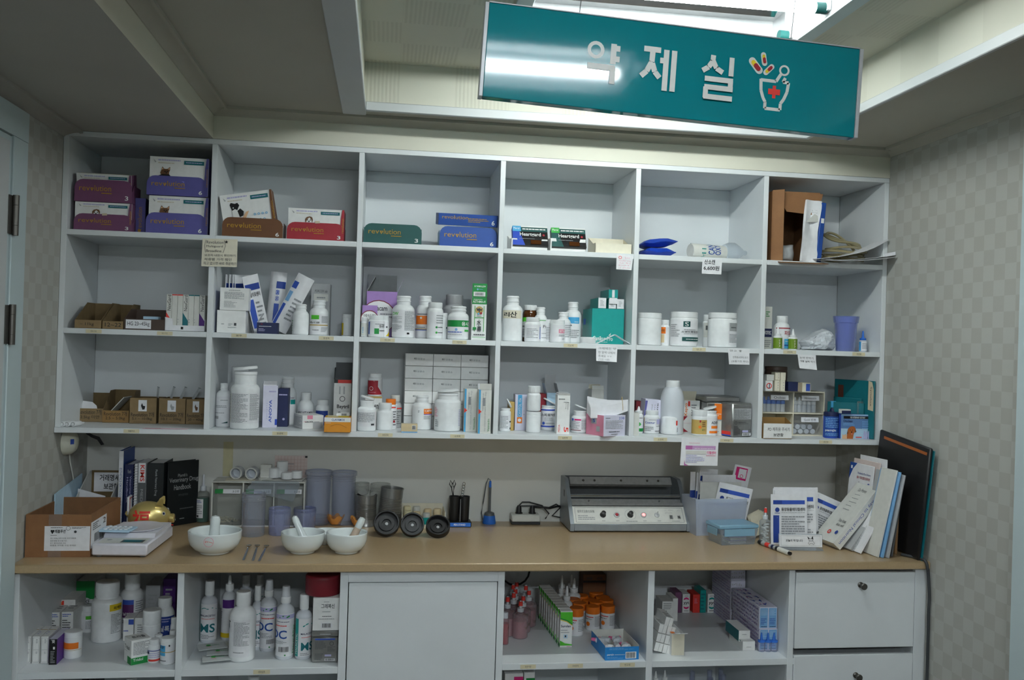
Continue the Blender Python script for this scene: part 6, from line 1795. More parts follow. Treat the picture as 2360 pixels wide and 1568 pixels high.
for sy in (-1, 1):
    m.lathe([(0, 0), (.0022, 0), (.0018, .001), (0, .001)], 'brown', 10, S_ @ TR(.0653, sy*.0045, .045) @ RY(90))
m.build('snout', pg)
for sy in (-1, 1):
    m = MB(); m.sheet([[(-.010, -.001, 0), (.010, .001, 0)], [(-.008, -.004, .01), (.008, -.001, .01)], [(-.001, -.004, .021), (.003, -.003, .021)]], 'goldmet', .003, S_ @ TR(.025, sy*.018, .084) @ RZ(-12*sy) @ RY(18) @ RX(-14*sy)); m.build('ear', pg)
    m = MB(); m.lathe([(0, 0), (.0035, 0), (.003, .0008), (0, .001)], 'navy', 16, S_ @ TR(.040, sy*.0305, .062) @ RZ(30*sy+(0 if sy < 0 else 0)) @ RX(90 if sy < 0 else -90)); m.lathe([(.0036, 0), (.0052, .0002), (.0036, .0005)], 'paper', 16, S_ @ TR(.040, sy*.0305, .062) @ RZ(30*sy) @ RX(90 if sy < 0 else -90)); m.build('eye', pg)
    for fx in (-.03, .022):
        m = MB(); m.lathe([(0, 0), (.010, 0), (.0105, .002), (.0095, .014), (0, .016)], 'goldmet', 16, S_ @ TR(fx, sy*.018, 0)); m.build('leg', pg)
m = MB(); m.tube([(-.062, 0, .05), (-.068, .003, .056), (-.066, .006, .062)], .0025, 'goldmet', 8, S_); m.build('tail', pg)
m = MB(); m.tube([(.056, -.0125, .027), (.060, -.007, .0245), (.061, 0, .0235)], .0018, 'sred', 6, S_); m.build('mouth', pg)


class PigCv:
    nx = 8
    asp = 1.0

    def pt(s, a_, b_, k):
        x = -.046+.052*a_
        u = (x+.062)/.118
        r = .046*math.sin(math.pi*u**.82)**.52
        z = .012+.064*b_
        zz = max(-.98, min(.98, (z-(.047+.004*(u-.5)))/r))
        y = -r*.92*math.sqrt(1-zz*zz)-.0004*k-.0006
        return Vector((x, y, z))


m = MB(); m.draw(PigCv(), [('T', .03, .05, .97, .95, '福', 'sred')], S_); m.build('red_character', pg)

# ---- mortars with pestles


def mortar(lab, l, r, t, b, k='ceramic', mark=False, rim=.92):
    p = G((l+r)/2, b)
    yc = p.y+.03
    R = (at(r, t+14, Y=yc).x-at(l, t+14, Y=yc).x)/2
    yc = p.y+R*.53
    R = (at(r, t+14, Y=yc).x-at(l, t+14, Y=yc).x)/2
    pc = at((l+r)/2, b, Y=yc)
    # rim height from the near rim: its lower edge sits at the top ellipse
    zc = at((l+r)/2, (t+13), Y=yc).z-CT
    H = zc
    T_ = thing('mortar', lab, 'mortar', (pc.x, yc, E0))
    P = [(0, 0), (R*.54, 0), (R*.57, .002), (R*.57, H*.07), (R*.62, H*.11), (R*.79, H*.22), (R*.92, H*.42), (R*.985, H*.66), (R*.995, H*.92), (R, H*.97), (R*.985, H), (R*.93, H*.99), (R*.9, H*.93), (R*.84, H*.62), (R*.7, H*.38), (R*.45, H*.22), (0, H*.17)]
    m = MB(); m.lathe(P, k, 56); m.build('bowl', T_, 60)
    if mark:
        m = MB(); m.draw(Cyl(R*.99, -3, 22, H*.6, H*.2), [('o', .5, .5, .48, 'pink', .92), ('h', .15, .2, .6, .9, 1, 'sred'), ('P', [(.5, .6), (.9, .3)], 'sred', .08)]); m.build('maker_mark', T_)
    return pc.x, yc, R, H


def pestle(lab, base, tip, r0, r1, two=None):
    b, t = Vector(base), Vector(tip)
    ax = (t-b); L = ax.length
    q = Vector((0, 0, 1)).rotation_difference(ax.normalized()).to_matrix().to_4x4()
    T_ = thing('pestle', lab, 'pestle', b)
    m = MB()
    P = [(0, -r0*.5), (r0*.6, -r0*.38), (r0*.95, 0), (r0, L*.12), (r0*.8, L*.35), (r1, L*.62)]
    if two:
        m.lathe(P+[(0, L*.62)], 'ceramicu', 24, q); m.build('grinding_end', T_)
        m = MB(); m.lathe([(0, L*.6201), (r1*1.03, L*.6201), (r1*1.05, L*.85), (r1*.8, L*.97), (0, L)], 'ceramic', 24, q); m.build('handle', T_)
    else:
        m.lathe(P+[(r1*1.05, L*.85), (r1*.8, L*.96), (0, L)], 'ceramic', 24, q); m.build('pestle_body', T_)


x, y, R, H = mortar('large shallow white mortar with a red maker mark', 432, 556, 1209, 1281, mark=True)
tp = at(497, 1188, Y=y)
pestle('white pestle standing in the large marked mortar', (x-.002, y-.004, CT+H*.17+.016), tp, .0165, .0125)
x, y, R, H = mortar('smaller white mortar, middle one at the worktop front', 646, 748, 1213, 1279)
tp = at(677, 1189, Y=y+.01)
pestle('slim white pestle leaning left in the middle mortar', (x+.009, y, CT+H*.17+.012), tp, .0125, .0085)
x, y, R, H = mortar('smaller white mortar, right one beside the black lids', 750, 846, 1213, 1279)
tp = at(837, 1193, Y=y)
pestle('pestle with a worn beige tip and white handle, in the right mortar', (x+.008, y, CT+H*.17+.012), tp, .0125, .0095, 1)
x, y, R, H = mortar('white mortar behind, half hidden between the two small ones', 712, 790, 1211, 1256)

# ---- three tiny measuring spoons
for i, (a, c_, lab) in enumerate((((561, 1293), (575, 1259), 'leftmost of three small steel measuring spoons'), ((583, 1294), (594, 1259), 'middle of three small steel measuring spoons'), ((597, 1295), (616, 1260), 'rightmost of three small steel measuring spoons'))):
    p, q = G(*a), G(*c_)
    L = (q-p).length
    T_ = thing('measuring_spoon', lab, 'spoon', (p.x, p.y, E0+.0006), math.degrees(math.atan2(q.y-p.y, q.x-p.x)), 'small steel measuring spoons')
    m = MB(); m.sheet([[(0, -.0032, .001), (L*.35, -.0032, .0015), (L*.85, -.0022, .003)], [(0, 0, .0002), (L*.35, 0, .0004), (L*.85, 0, .0022)], [(0, .0032, .001), (L*.35, .0032, .0015), (L*.85, .0022, .003)]], 'chrome', .0009); m.build('handle', T_)
    m = MB(); m.lathe([(0, .0002), (.004, .0012), (.0068, .0042), (.0072, .0058), (.0064, .0056), (.0036, .003), (0, .002)], 'chrome', 18, TR(L*.9, 0, 0)); m.build('bowl', T_)

# ---- green pump bottle
bottle('green liquid bottle with a white nozzle beside the clear drawers', 456, 486, 1092, CT, b=1203, st=(.58, .66, .42, .66, .46), c='clearg', cap='milky', lid='tip', liq=('greenliq', .52), wr=[(-25, 75, .1, .5, 'paper', [('l', .1, .8, .9, .95, 2, 'blue'), lines(5, 'mtx', (.1, .2, .9, .7)), ('r', .2, .04, .5, .15, 'ink')])])

# ---- clear drawer organizer
a, c_ = G(487, 1212), G(702, 1216)
yf = .185
xa, xb = at(486, 1160, Y=yf).x, at(702, 1160, Y=yf).x
W = xb-xa; H = at(590, 1112, Y=yf).z-CT; D = .095
dg = thing('drawer_organizer', 'white framed organizer with three clear tilting drawers on the worktop', 'organizer', (xa, yf, E0))
m = MB()
m.cbox(0, W, .008, D, H-.004, H, 'offw', .001); m.cbox(0, W, .0, D, 0, .004, 'offw', .001)
for i in range(4):
    x = (W-.004)*i/3
    m.box(x, x+.004, .004, D, .004, H-.004, 'offw')
m.box(.004, W-.004, D-.003, D, .004, H-.004, 'offw')
m.build('frame', dg)
for i in range(3):
    x0, x1 = (W-.004)*i/3+.005, (W-.004)*(i+1)/3-.001
    q = MB(); dh = H-.01
    q.box(x0, x1, .001, .0025, .006, dh*.78, 'clearg'); q.box(x0, x0+.0015, .0025, D-.02, .006, dh*.7, 'clearg'); q.box(x1-.0015, x1, .0025, D-.02, .006, dh*.7, 'clearg'); q.box(x0, x1, .0025, D-.02, .005, .0062, 'clearg')
    q.add([(x0, .001, dh*.78), (x1, .001, dh*.78), (x1, .012, dh), (x0, .012, dh)], [(0, 1, 2, 3)], 'clearg')
    q.draw(Plane((x0+(x1-x0)*.06, .0012, dh*.80), ((x1-x0)*.88, 0, 0), (0, .005, dh*.1), (0, -1, .3)), [('r', 0, 0, 1, 1, 'paper'), ('r', 0, 0, .32, 1, 'green'), ('t', .7, .25, .95, .75, '3-2호', 'ink')], k0=3)
    q.build('drawer', dg)
cx0 = xa+.008
for k in range(26):
    q = MB(); L = .014
    q.lathe([(0, 0), (.0022, .0006), (.0026, .0022), (.0026, L-.0022), (.0022, L-.0006), (0, L)], 'cream' if k != 7 else 'dgreen', 10, RX(rnd.uniform(60, 110)))
    put(tag(q.build('capsule'), 'cream capsule in the heap in the left drawer' if k != 7 else 'half green capsule in the heap in the left drawer', 'capsule', 'capsules heaped in the left drawer' if k != 7 else None), (cx0+.008+(k % 9)*.0062, yf+.022+.006*(k % 3), CT+.0105+.0058*(k//9)), rnd.uniform(-70, 70))

# clutter lying on top of the drawers
ZT_ = CT+H+.0006


def top(px, Y): return at(px, 1100, Y=.195+(Y-.04)*.5).x


pw = [('open white pot lying on its side at the left on the drawers', 545, .13, .0185, 90, 'milky'), ('open white pot lying on its side, second from left on the drawers', 580, .11, .0185, 90, 'milky')]
for lab, px, Y, R, rx, k in pw:
    T_ = thing('plastic_pot', lab, 'pot', (top(px, Y), .195+(Y-.04)*.5, ZT_+R+.0005), -8, None, rx)
    m = MB(); m.lathe([(0, -.025), (R*.9, -.025), (R, -.023), (R, .006), (R*.92, .006), (R*.88, -.021), (0, -.021)], k, 28); m.build('pot_body', T_)
    m = MB(); m.lathe([(R*.8, .0062), (R*.98, .0062), (R*.98, .009), (R*.8, .009)], 'offw', 28); m.build('rim', T_)
m = MB(); m.box(-.016, .016, 0, .02, 0, .045, 'offw'); m.lathe([(0, 0), (.024, 0), (.024, .006), (0, .006)], 'offw', 24, TR(0, .01, -.0), sx=1)
put(tag(m.build('dispenser_top'), 'white plastic dispenser part standing on a disc on the drawers', 'part'), (top(612, .12), .235, ZT_))
for lab, px, Y, R, h in (('tall white pot standing at the back on the drawers', 650, .15, .017, .048), ('small white pot leaning beside the tall pot on the drawers', 632, .13, .0165, .03), ('white ribbed cap lying nearest on the drawers', 661, .075, .0165, .02), ('white cap at the right end on the drawers', 684, .11, .016, .022)):
    q = capmb(R, 0, h, 'wp', -.015); put(tag(q.build('bottle_cap'), lab, 'cap'), (top(px, Y), .195+(Y-.04)*.5, ZT_+.0062))
for lab, px, Y, w, d, rz, k in (('cream card lying at the left on the drawers, under the pots', 555, .11, .085, .06, 4, 'cream'), ('pale card lying at the right on the drawers, under the caps', 655, .11, .12, .066, -6, 'offw')):
    m = MB(); m.box(-w/2, w/2, -d/2, d/2, 0, .0012, k); o_ = put(tag(m.build('paper_card'), lab, 'card'), (top(px, Y), .195+(Y-.04)*.5, ZT_+.0003+(.0018 if k == 'offw' else 0)), rz)
m = MB()
g = [[(-.07+.14*u+.01*math.sin(4*v), -.006*v*v-.0, .003-.055*v*v*(.5+.6*u)) for u in (0, .2, .4, .6, .8, 1)] for v in (0, .2, .4, .6, .8, 1)]
m.sheet([list(reversed(r_)) for r_ in g], 'clear', .0006); put(tag(m.build('plastic_film'), 'clear film hanging over the front of the drawers', 'film'), (top(630, .04), .181, ZT_+.001))

# graph paper and old tape on the back wall
m = MB(); q = at(632, 1105, Y=.284); q2 = at(709, 1051, Y=.284)
m.box(0, q2.x-q.x, -.0006, 0, 0, q2.z-q.z, 'pinkpaper')
m.draw(Plane((0, -.0006, 0), (q2.x-q.x, 0, 0), (0, 0, q2.z-q.z), (0, -1, 0)), [('P', [(.1*i, .02), (.1*i, .98)], 'pinkline', .012) for i in range(1, 10)]+[('P', [(.02, .14*i), (.98, .14*i)], 'pinkline', .012) for i in range(1, 7)]+[('l', .25, .62, .6, .7, 1, 'mtx'), ('r', .93, .92, 1, 1, 'k')])
put(tag(m.build('chart_paper'), 'pinkish grid paper taped to the wall behind the drawers', 'paper'), (q.x, .2844, q.z))
m = MB(); q = at(513, 1098, Y=.284); q2 = at(538, 1019, Y=.284)
m.box(0, q2.x-q.x, -.0005, 0, 0, q2.z-q.z, 'oldtape'); put(tag(m.build('tape_strip'), 'yellowed strip of old tape on the wall above the drawers', 'tape'), (q.x, .2844, q.z))

# ---- clear jars and tumblers


def clearjar(lab, l, r, t, b, k='clearb', lip=.0, thr=True, yo=0, foot=False, name='clear_container'):
    p = G((l+r)/2, b)
    R = (at(r, t, Y=p.y+.03).x-at(l, t, Y=p.y+.03).x)/2
    yc = min(p.y+R, .282-R)
    R = (at(r, t, Y=yc).x-at(l, t, Y=yc).x)/2
    pc = at((l+r)/2, b, Y=yc); H = at((l+r)/2, t+6, Y=yc).z-CT
    T_ = thing(name, lab, 'container', (pc.x, yc, E0))
    rb = R*(1-lip)
    P = [(0, 0), (rb*.9, 0), (rb*.93, .003), (rb*.97, H*.8)]
    if thr:
        for q in (.83, .87, .91):
            P += [(rb*.95, H*q), (rb*1.0, H*(q+.012)), (rb*.95, H*(q+.028))]
    P += [(R, H*.93) if lip else (rb*.97, H*.94), (R if lip else rb*.97, H), ((R if lip else rb*.97)-.0022, H), ((R if lip else rb*.97)-.0022, H-.004)]
    m = MB(); m.lathe(P, k, 36); m.build('wall', T_, 50)
    if foot:
        m = MB(); m.lathe([(0, .006), (rb*.86, .006), (rb*.87, H*.14), (rb*.9, H*.145), (0, H*.15)], k, 30); m.build('false_bottom', T_)
    return T_


clearjar('tall clear container standing before the middle drawer', 554, 611, 1131, 1240, 'clearb')
clearjar('short bluish clear container, left one before the right drawer', 617, 669, 1165, 1237, 'clearbl')
clearjar('short bluish clear container behind the middle mortar', 675, 728, 1165, 1222, 'clearbl')
clearjar('tallest clear ribbed container, left of the tall pair', 700, 763, 1079, 1206, 'clearb', .07, foot=True)
clearjar('tallest clear ribbed container, right of the tall pair', 760, 820, 1081, 1209, 'clearb', .07)
clearjar('clear container at the back between tall pair and steel can', 815, 850, 1107, 1185, 'clearg')
clearjar('clear container at the back, behind the two steel cans', 851, 899, 1109, 1185, 'clearg')

# ---- steel cans


def can(lab, l, r, t, b, tilt=0, yy=0):
    p = G((l+r)/2, b)
    R = (at(r, b-20, Y=p.y+.03).x-at(l, b-20, Y=p.y+.03).x)/2*.97
    yc = p.y+R
    pc = at((l+r)/2, b, Y=yc); H = at((l+r)/2, t+7, Y=yc).z-CT
    T_ = thing('steel_can', lab, 'can', (pc.x, yc, E0+(.004 if tilt else 0)), 0, None, 0, tilt)
    P = [(0, .001), (R*.94, .001), (R, 0), (R, .003), (R*.97, .005), (R*.97, H*.2)]
    for i in range(12):
        z = H*(.2+.045*i)
        P += [(R*.97, z), (R*.94, z+H*.011), (R*.94, z+H*.024), (R*.97, z+H*.035)]
    P += [(R*.97, H*.76), (R*.97, H*.97), (R*1.02, H*.975), (R*1.02, H), (R*.95, H), (R*.94, H*.97), (R*.93, .003), (0, .003)]
    m = MB(); m.lathe(P, 'tin', 44); m.build('can_wall', T_, 30)


can('ribbed steel food can standing upright, its lid bent up', 818, 868, 1133, 1216)
can('ribbed steel food can tipped slightly, right of the upright can', 867, 922, 1120, 1216, 5)
o_ = [q for q in COL.objects if q.get('label', '').startswith('ribbed steel food can standing')][0]
m = MB(); m.lathe([(0, 0), (.026, 0), (.027, .001), (0, .0012)], 'chrome', 28, TR(.0, .004, .098) @ RX(12) @ RY(4)); m.build('can_lid', o_)

# ---- black screw lids, rims toward the viewer
for lab, l, r, t, b, tl in (('black screw lid leaning on edge, leftmost of three', 860, 920, 1186, 1241, 58), ('black screw lid leaning on edge, middle of three', 922, 977, 1186, 1242, 62), ('black screw lid leaning flatter, rightmost of three', 981, 1037, 1193, 1244, 42)):
    p = G((l+r)/2, b)
    R = (at(r, b-25, Y=p.y+.02).x-at(l, b-25, Y=p.y+.02).x)/2
    th = .02
    s_, c_ = math.sin(math.radians(tl)), math.cos(math.radians(tl))
    pc = at((l+r)/2, b, Y=p.y+.02)
    T_ = thing('screw_lid', lab, 'lid', (pc.x, p.y+th*s_+R*c_*1.0, E0+R*s_), 0, 'black screw lids before the steel cans', tl)
    m = MB(); m.lathe([(0, 0), (R*.95, 0), (R, .001), (R, th-.001), (R*.96, th), (R*.88, th), (R*.86, .006), (R*.62, .006), (R*.6, .01), (R*.36, .01), (R*.34, .005), (0, .005)], 'rubber', 44); m.build('lid_body', T_, 30)
    m = MB(); m.lathe([(0, .0055), (R*.13, .0055), (R*.12, .0075), (0, .008)], 'silver', 16); m.build('hub', T_)

# ---- orange rubber pieces (flower-like cups)
for lab, px, py, R in (('orange wavy rubber cup behind the right mortar, left one', 772, 1213, .0245), ('orange wavy rubber cup behind the right mortar, right one', 825, 1216, .022)):
    p = G(px, py)
    vs, fs, n = [], [], 36
    m = MB()
    rings = [(.25, .001), (.6, .002), (.8, .012), (.95, .02), (1.0, .024)]
    g = []
    for rr, z in rings:
        row = []
        for i in range(n+1):
            a_ = 2*math.pi*i/n
            wv = 1+.12*rr*math.sin(5*a_)
            row.append((R*rr*wv*math.cos(a_), R*rr*wv*math.sin(a_), z+.005*rr*math.sin(5*a_+1)*(rr > .7)))
        g.append(row)
    m.sheet([list(reversed(r_)) for r_ in g], 'orub', .002)
    m.lathe([(0, .0005), (R*.28, .0005), (R*.28, .003), (0, .003)], 'orub', 20)
    put(tag(m.build('rubber_cup'), lab, 'cup'), (p.x, p.y+R, E0+.0012))

# ---- white tray with wax-like cream pots, teal card
p = G(970, 1203)
xa, xb = at(926, 1180, Y=.18).x, at(1026, 1180, Y=.18).x
ft = thing('foam_tray', 'cream cardboard tray holding cream plugs, behind the black lids', 'tray', (xa, .165, E0))
m = MB(); w = xb-xa; m.box(0, w, 0, .10, 0, .002, 'cream'); m.box(0, .002, 0, .10, .002, .04, 'cream'); m.box(w-.002, w, 0, .10, .002, .05, 'cream'); m.box(.002, w-.002, .098, .10, .002, .06, 'cream'); m.box(.002, w-.002, 0, .002, .002, .012, 'cream'); m.build('tray_body', ft)
for i, (fx, fy, h, k) in enumerate(((.14, .05, .042, 'foam'), (.14, .08, .052, 'foam'), (.36, .06, .038, 'foam2'), (.36, .085, .05, 'offw'), (.58, .035, .038, 'offw'), (.62, .07, .045, 'foam2'), (.84, .055, .048, 'foam2'))):
    m = MB(); m.lathe([(0, 0), (.0095, 0), (.0105, .002), (.0115, h-.003), (.0105, h), (0, h)], k, 20)
    put(tag(m.build('foam_plug'), 'cream coloured plug in the tray behind the black lids', 'plug', 'cream plugs in the tray'), (xa+w*fx, .165+fy*.9+.008, CT+.0026))
m = MB(); m.box(-.04, .04, 0, .003, 0, .03, 'teal'); p = G(950, 1225); put(tag(m.build('teal_card'), 'teal strip of card standing behind the black lids', 'card'), (p.x+.012, p.y+.05, E0), 6)

# ---- pen stand, blue counter pen
p = G(1056, 1216)
x0, x1 = at(1034, 1205, Y=p.y).x, at(1087, 1205, Y=p.y).x
ps = thing('pen_stand', 'black double pen stand on a base with a blue printed front', 'pen stand', ((x0+x1)/2, p.y, E0))
w = x1-x0
m = MB(); m.cbox(-w/2, w/2, 0, .05, 0, .016, 'rubber', .002); m.draw(Plane((-w/2+.003, 0, .002), (w-.006, 0, 0), (0, 0, .012), (0, -1, 0)), [('r', 0, 0, 1, 1, 'bluetape'), ('T', .2, .25, .75, .75, 'PEN STAND', 'w')]); m.build('base', ps)
for sx in (-1, 1):
    m = MB(); m.lathe([(0, .0162), (.0135, .0162), (.015, .02), (.0165, .09), (.0165, .092), (.0145, .092), (.013, .022), (0, .022)], 'rubber', 26, TR(sx*.0155-.002, .026, 0)); m.build('pen_cup', ps)
m = MB(); m.tube([(.0, .008, .016), (.0, .010, .085)], .001, 'silver', 6); m.build('wire_post', ps)
sci = thing('scissors', 'steel scissors with black handles standing in the pen stand', 'scissors', ((x0+x1)/2-.0175, p.y+.026, CT+.0235), 0, None, 0, -4)
m = MB()
for s_ in (-1, 1):
    m.tube([(s_*.002, 0, .0), (s_*.001, 0, .075), (s_*.004, 0, .095), (s_*.0095, 0, .106), (s_*.006, 0, .118), (s_*.001, 0, .108), (s_*.003, 0, .096)], .0015, 'rubber', 6)
m.build('handles', sci)
kc = thing('key_chain', 'steel ring of keys hooked on top of the pen stand', 'keys', ((x0+x1)/2+.006, p.y+.02, CT+.093))
m = MB()
for i in range(5):
    m.tube([(.004*math.cos(a_)+.001*i, .004*math.sin(a_)*(i % 2), .004+.0085*i+.005*math.sin(a_)) for a_ in [q_*math.pi/5 for q_ in range(11)]], .0012, 'chrome', 6)
m.build('chain', kc)
p = G(1129, 1210)
R = .0215
cp = thing('counter_pen', 'blue based counter pen with a coiled cord', 'pen', (p.x, p.y+R, E0))
m = MB(); m.lathe([(0, 0), (R*.96, 0), (R, .002), (R*.82, .026), (0, .026)], 'bluetape', 32); m.build('base', cp)
m = MB(); m.lathe([(0, .0261), (R*.78, .0261), (R*.7, .034), (R*.35, .037), (0, .037)], 'dgrey', 28); m.build('collar', cp)
zt = at(1130, 1108, Y=p.y+R).z-CT
m = MB(); m.lathe([(0, .037), (.0042, .037), (.0038, zt*.55), (.0042, zt*.84), (0, zt*.84)], 'dgrey', 16); m.lathe([(0, zt*.84), (.0042, zt*.84), (.0035, zt*.98), (0, zt)], 'bluetape', 16); m.build('pen_body', cp)
m = MB(); m.tube([(0, .003, zt), (-.006, .004, zt+.006), (-.012, .006, zt-.01), (-.019, .01, zt*.5), (-.024, .012, .03), (-.02, .012, .01)], .0019, 'dgrey', 7); m.build('cord', cp)

# ---- plug adapter with cords
x0, x1 = at(1183, 1195, Y=.20).x, at(1249, 1195, Y=.20).x
p = G(1216, 1210)
pa = thing('power_adapter', 'white power socket block with a black base, cords plugged in', 'socket', ((x0+x1)/2, p.y, E0))
w = (at(1249, 1200, Y=p.y).x-at(1183, 1200, Y=p.y).x)
m = MB(); m.cbox(-w/2, w/2, 0, .05, 0, .008, 'rubber', .001); m.cbox(-w/2, w/2, 0, .05, .0082, .031, 'offw', .003); m.build('socket_body', pa)
for fx in (-.22, .25):
    m = MB(); m.lathe([(.0, .0312), (.012, .0312), (.012, .034), (.009, .034), (.008, .050), (.005, .056), (0, .056)], 'rubber', 20, TR(w*fx, .026, 0)); m.build('plug', pa)
m = MB()
X0 = (x0+x1)/2
m.tube([(w*-.22, .026, .056), (w*-.1, .03, .066), (w*.15, .03, .066), (w*.6, .03, .055), (w*.85, .028, .03), (w*.72, .026, .014)], .0024, 'rubber', 8)
m.tube([(w*.25, .026, .052), (w*.6, .03, .05), (w*.9, .04, .046), (w*1.2, .05, .05), (w*1.55, .05, .048)], .0035, 'rubber', 8)
m.tube([(w*-.22, .026, .054), (w*.4, .024, .056), (w*.75, .02, .048), (w*1.1, .03, .06), (w*1.3, .04, .05), (w*1.0, .045, .02), (w*1.4, .05, .012), (w*1.55, .05, .02)], .0022, 'rubber', 8)
m.build('cords', pa)

# ---- heat sealing machine
a, c_ = G(1320, 1229), G(1592, 1227)
yf = (a.y+c_.y)/2
xa, xb = at(1306, 1200, Y=yf).x+.012, at(1592, 1200, Y=yf).x
W = xb-xa; H = at(1450, 1103, Y=yf+.12).z-CT
hs = thing('sealing_machine', 'grey metal medicine pouch sealing machine with knobs on its front panel', 'machine', (xa, yf, E0))
D = .172
for x0 in (0, W-.012):
    m = MB(); m.prism([(0, .004), (D, .004), (D, H), (.115, H), (.10, H-.008), (.0, .026)], 'x', x0, x0+.012, 'greymet')
    if x0 == 0:
        m.box(-.0005, .0002, .10, .118, H*.62, H*.76, 'k')
    m.build('side_plate', hs)
m = MB(); m.cbox(.012, W-.012, .0, D, .004, .026, 'greymet', .002); m.box(.012, W-.012, D-.002, D, .026, H, 'dgrey'); m.box(.012, W-.012, .06, D-.002, .026, .05, 'dgrey'); m.build('base_frame', hs)
ang = math.degrees(math.atan2(H-.034, .10))
sl = Vector((0, .10, H-.034)); Ls = sl.length; sd = sl/Ls
nv = Vector((0, -sd.z, sd.y))
m = MB()
PW = Plane((.012, .0, .027), (W-.024, 0, 0), sd*(Ls*.40), nv)
q = [PW.pt(0, 0, 0), PW.pt(1, 0, 0), PW.pt(1, 1, 0), PW.pt(0, 1, 0)]
m.add(q+[v-nv*.004 for v in q], [(0, 1, 2, 3), (7, 6, 5, 4), (0, 4, 5, 1), (1, 5, 6, 2), (2, 6, 7, 3), (3, 7, 4, 0)], 'offw')
m.draw(PW, [('P', [(.02, .08), (.98, .08), (.98, .92), (.02, .92), (.02, .08)], 'ink', .012), ('t', .04, .62, .19, .78, '電熱式自動包裝機', 'dgrey'), lines(3, 'mtx', (.04, .2, .19, .5)), ('h', .82, .55, .9, .85, 2, 'grey'), ('h', .93, .7, .96, .8, 1, 'grey'), ('T', .855, .26, .885, .48, '雨', 'ink'), ('T', .925, .26, .955, .48, '林', 'ink'), ('l', .87, .12, .94, .18, 1, 'mtx'),
             ('l', .245, .12, .275, .17, 1, 'ink'), ('l', .37, .12, .4, .17, 1, 'ink'), ('l', .46, .1, .56, .15, 1, 'ink'), ('l', .61, .12, .64, .17, 1, 'ink'), ('l', .74, .12, .77, .17, 1, 'ink'), ('o', .505, .5, .05, 'mtx', .96)])
m.build('control_panel', hs)
qn = Vector((0, 0, 1)).rotation_difference(nv).to_matrix().to_4x4()
for fx in (.262, .505):
    m = MB(); pt = PW.pt(fx, .5, 0); m.lathe([(0, 0), (.0095, 0), (.0095, .002), (.0075, .003), (.007, .015), (0, .016)], 'rubber', 22, TR(*pt) @ qn); m.build('knob', hs)
for fx, k in ((.385, 'red'), (.625, 'led')):
    m = MB(); pt = PW.pt(fx, .5, 0); m.lathe([(.0055, .0003), (.0095, .0003), (.009, .0025), (.0055, .003)], 'silver', 22, TR(*pt) @ qn); m.lathe([(.0055, .0004), (.0055, .003), (.004, .0045), (0, .005)], k, 18, TR(*pt) @ qn); m.build('pilot_lamp', hs)
m = MB(); pt = PW.pt(.745, .5, 0); m.lathe([(0, .0003), (.0085, .0003), (.008, .002), (.004, .003), (0, .003)], 'silver', 20, TR(*pt) @ qn); m.tube([pt+nv*.003, pt+nv*.012+Vector((0, 0, .004))], .0016, 'chrome', 8); m.build('toggle_switch', hs)
for i, (f0, f1, k, of) in enumerate(((.42, .49, 'steel', .0), (.51, .62, 'steel', .012), (.645, .675, 'chrome', .004), (.70, .715, 'greymet', .008))):
    m = MB(); a_ = Vector((.0125, 0, .027))+sd*(Ls*f0)-nv*of; b_ = Vector((.0125, 0, .027))+sd*(Ls*f1)-nv*of
    ux = Vector((W-.025, 0, 0))
    q = [a_, a_+ux, b_+ux, b_]
    m.add(q+[v-nv*.003 for v in q], [(0, 1, 2, 3), (7, 6, 5, 4), (0, 4, 5, 1), (1, 5, 6, 2), (2, 6, 7, 3), (3, 7, 4, 0)], k); m.build('seal_bar', hs)
    if i == 1:
        for fx in (.16, .8):
            m = MB(); pt = a_.lerp(b_, .5)+ux*fx; m.lathe([(0, .0002), (.003, .0002), (.003, .004), (.002, .006), (0, .006)], 'chrome', 14, TR(*pt) @ qn); m.build('screw', hs)
m = MB(); a_ = Vector((.014, 0, .027))+sd*(Ls*.90)+nv*.006; b_ = Vector((.014, 0, .027))+sd*(Ls*1.08)+nv*.006; ux = Vector((W-.05, 0, 0)); q = [a_, a_+ux, b_+ux, b_]
m.add(q+[v-nv*.012 for v in q], [(0, 1, 2, 3), (7, 6, 5, 4), (0, 4, 5, 1), (1, 5, 6, 2), (2, 6, 7, 3), (3, 7, 4, 0)], 'steel')
m.build('press_bar', hs)
for fx in (.13, .24, .5, .76, .87):
    m = MB(); pt = a_.lerp(b_, .5)+ux*fx; m.lathe([(0, .0002), (.0038, .0002), (.0034, .002), (0, .0024)], 'hinge', 14, TR(*pt) @ qn); m.build('screw', hs)
for fx in (.02, W-.02):
    for fy in (.02, D-.02):
        m = MB(); m.lathe([(0, 0), (.008, 0), (.008, .0042), (0, .0042)], 'rubber', 12, c=(fx, fy)); m.build('foot', hs)

# ---- frosted bin with clinic envelopes
a = G(1604, 1236); c_ = G(1722, 1238)
yf = a.y
xa, xb = at(1603, 1220, Y=yf).x, at(1722, 1220, Y=yf).x
W = xb-xa; H = at(1660, 1152, Y=yf).z-CT; D = .1
bn = thing('envelope_bin', 'frosted white plastic bin holding clinic envelopes', 'bin', (xa, yf, E0), 5)
m = MB()
for q in ([(0, 0), (W, 0), (W, .0016), (0, .0016)], [(0, D-.0016), (W, D-.0016), (W, D), (0, D)], [(0, 0), (.0016, 0), (.0016, D), (0, D)], [(W-.0016, 0), (W, 0), (W, D), (W-.0016, D)]):
    lo = [((x-W/2)*.95+W/2, (y-D/2)*.95+D/2, .0) for x, y in q]; hi = [((x-W/2)*1.04+W/2, (y-D/2)*1.04+D/2, H) for x, y in q]
    m.add(lo+hi, [(3, 2, 1, 0), (4, 5, 6, 7), (0, 1, 5, 4), (1, 2, 6, 5), (2, 3, 7, 6), (3, 0, 4, 7)], 'milky2')
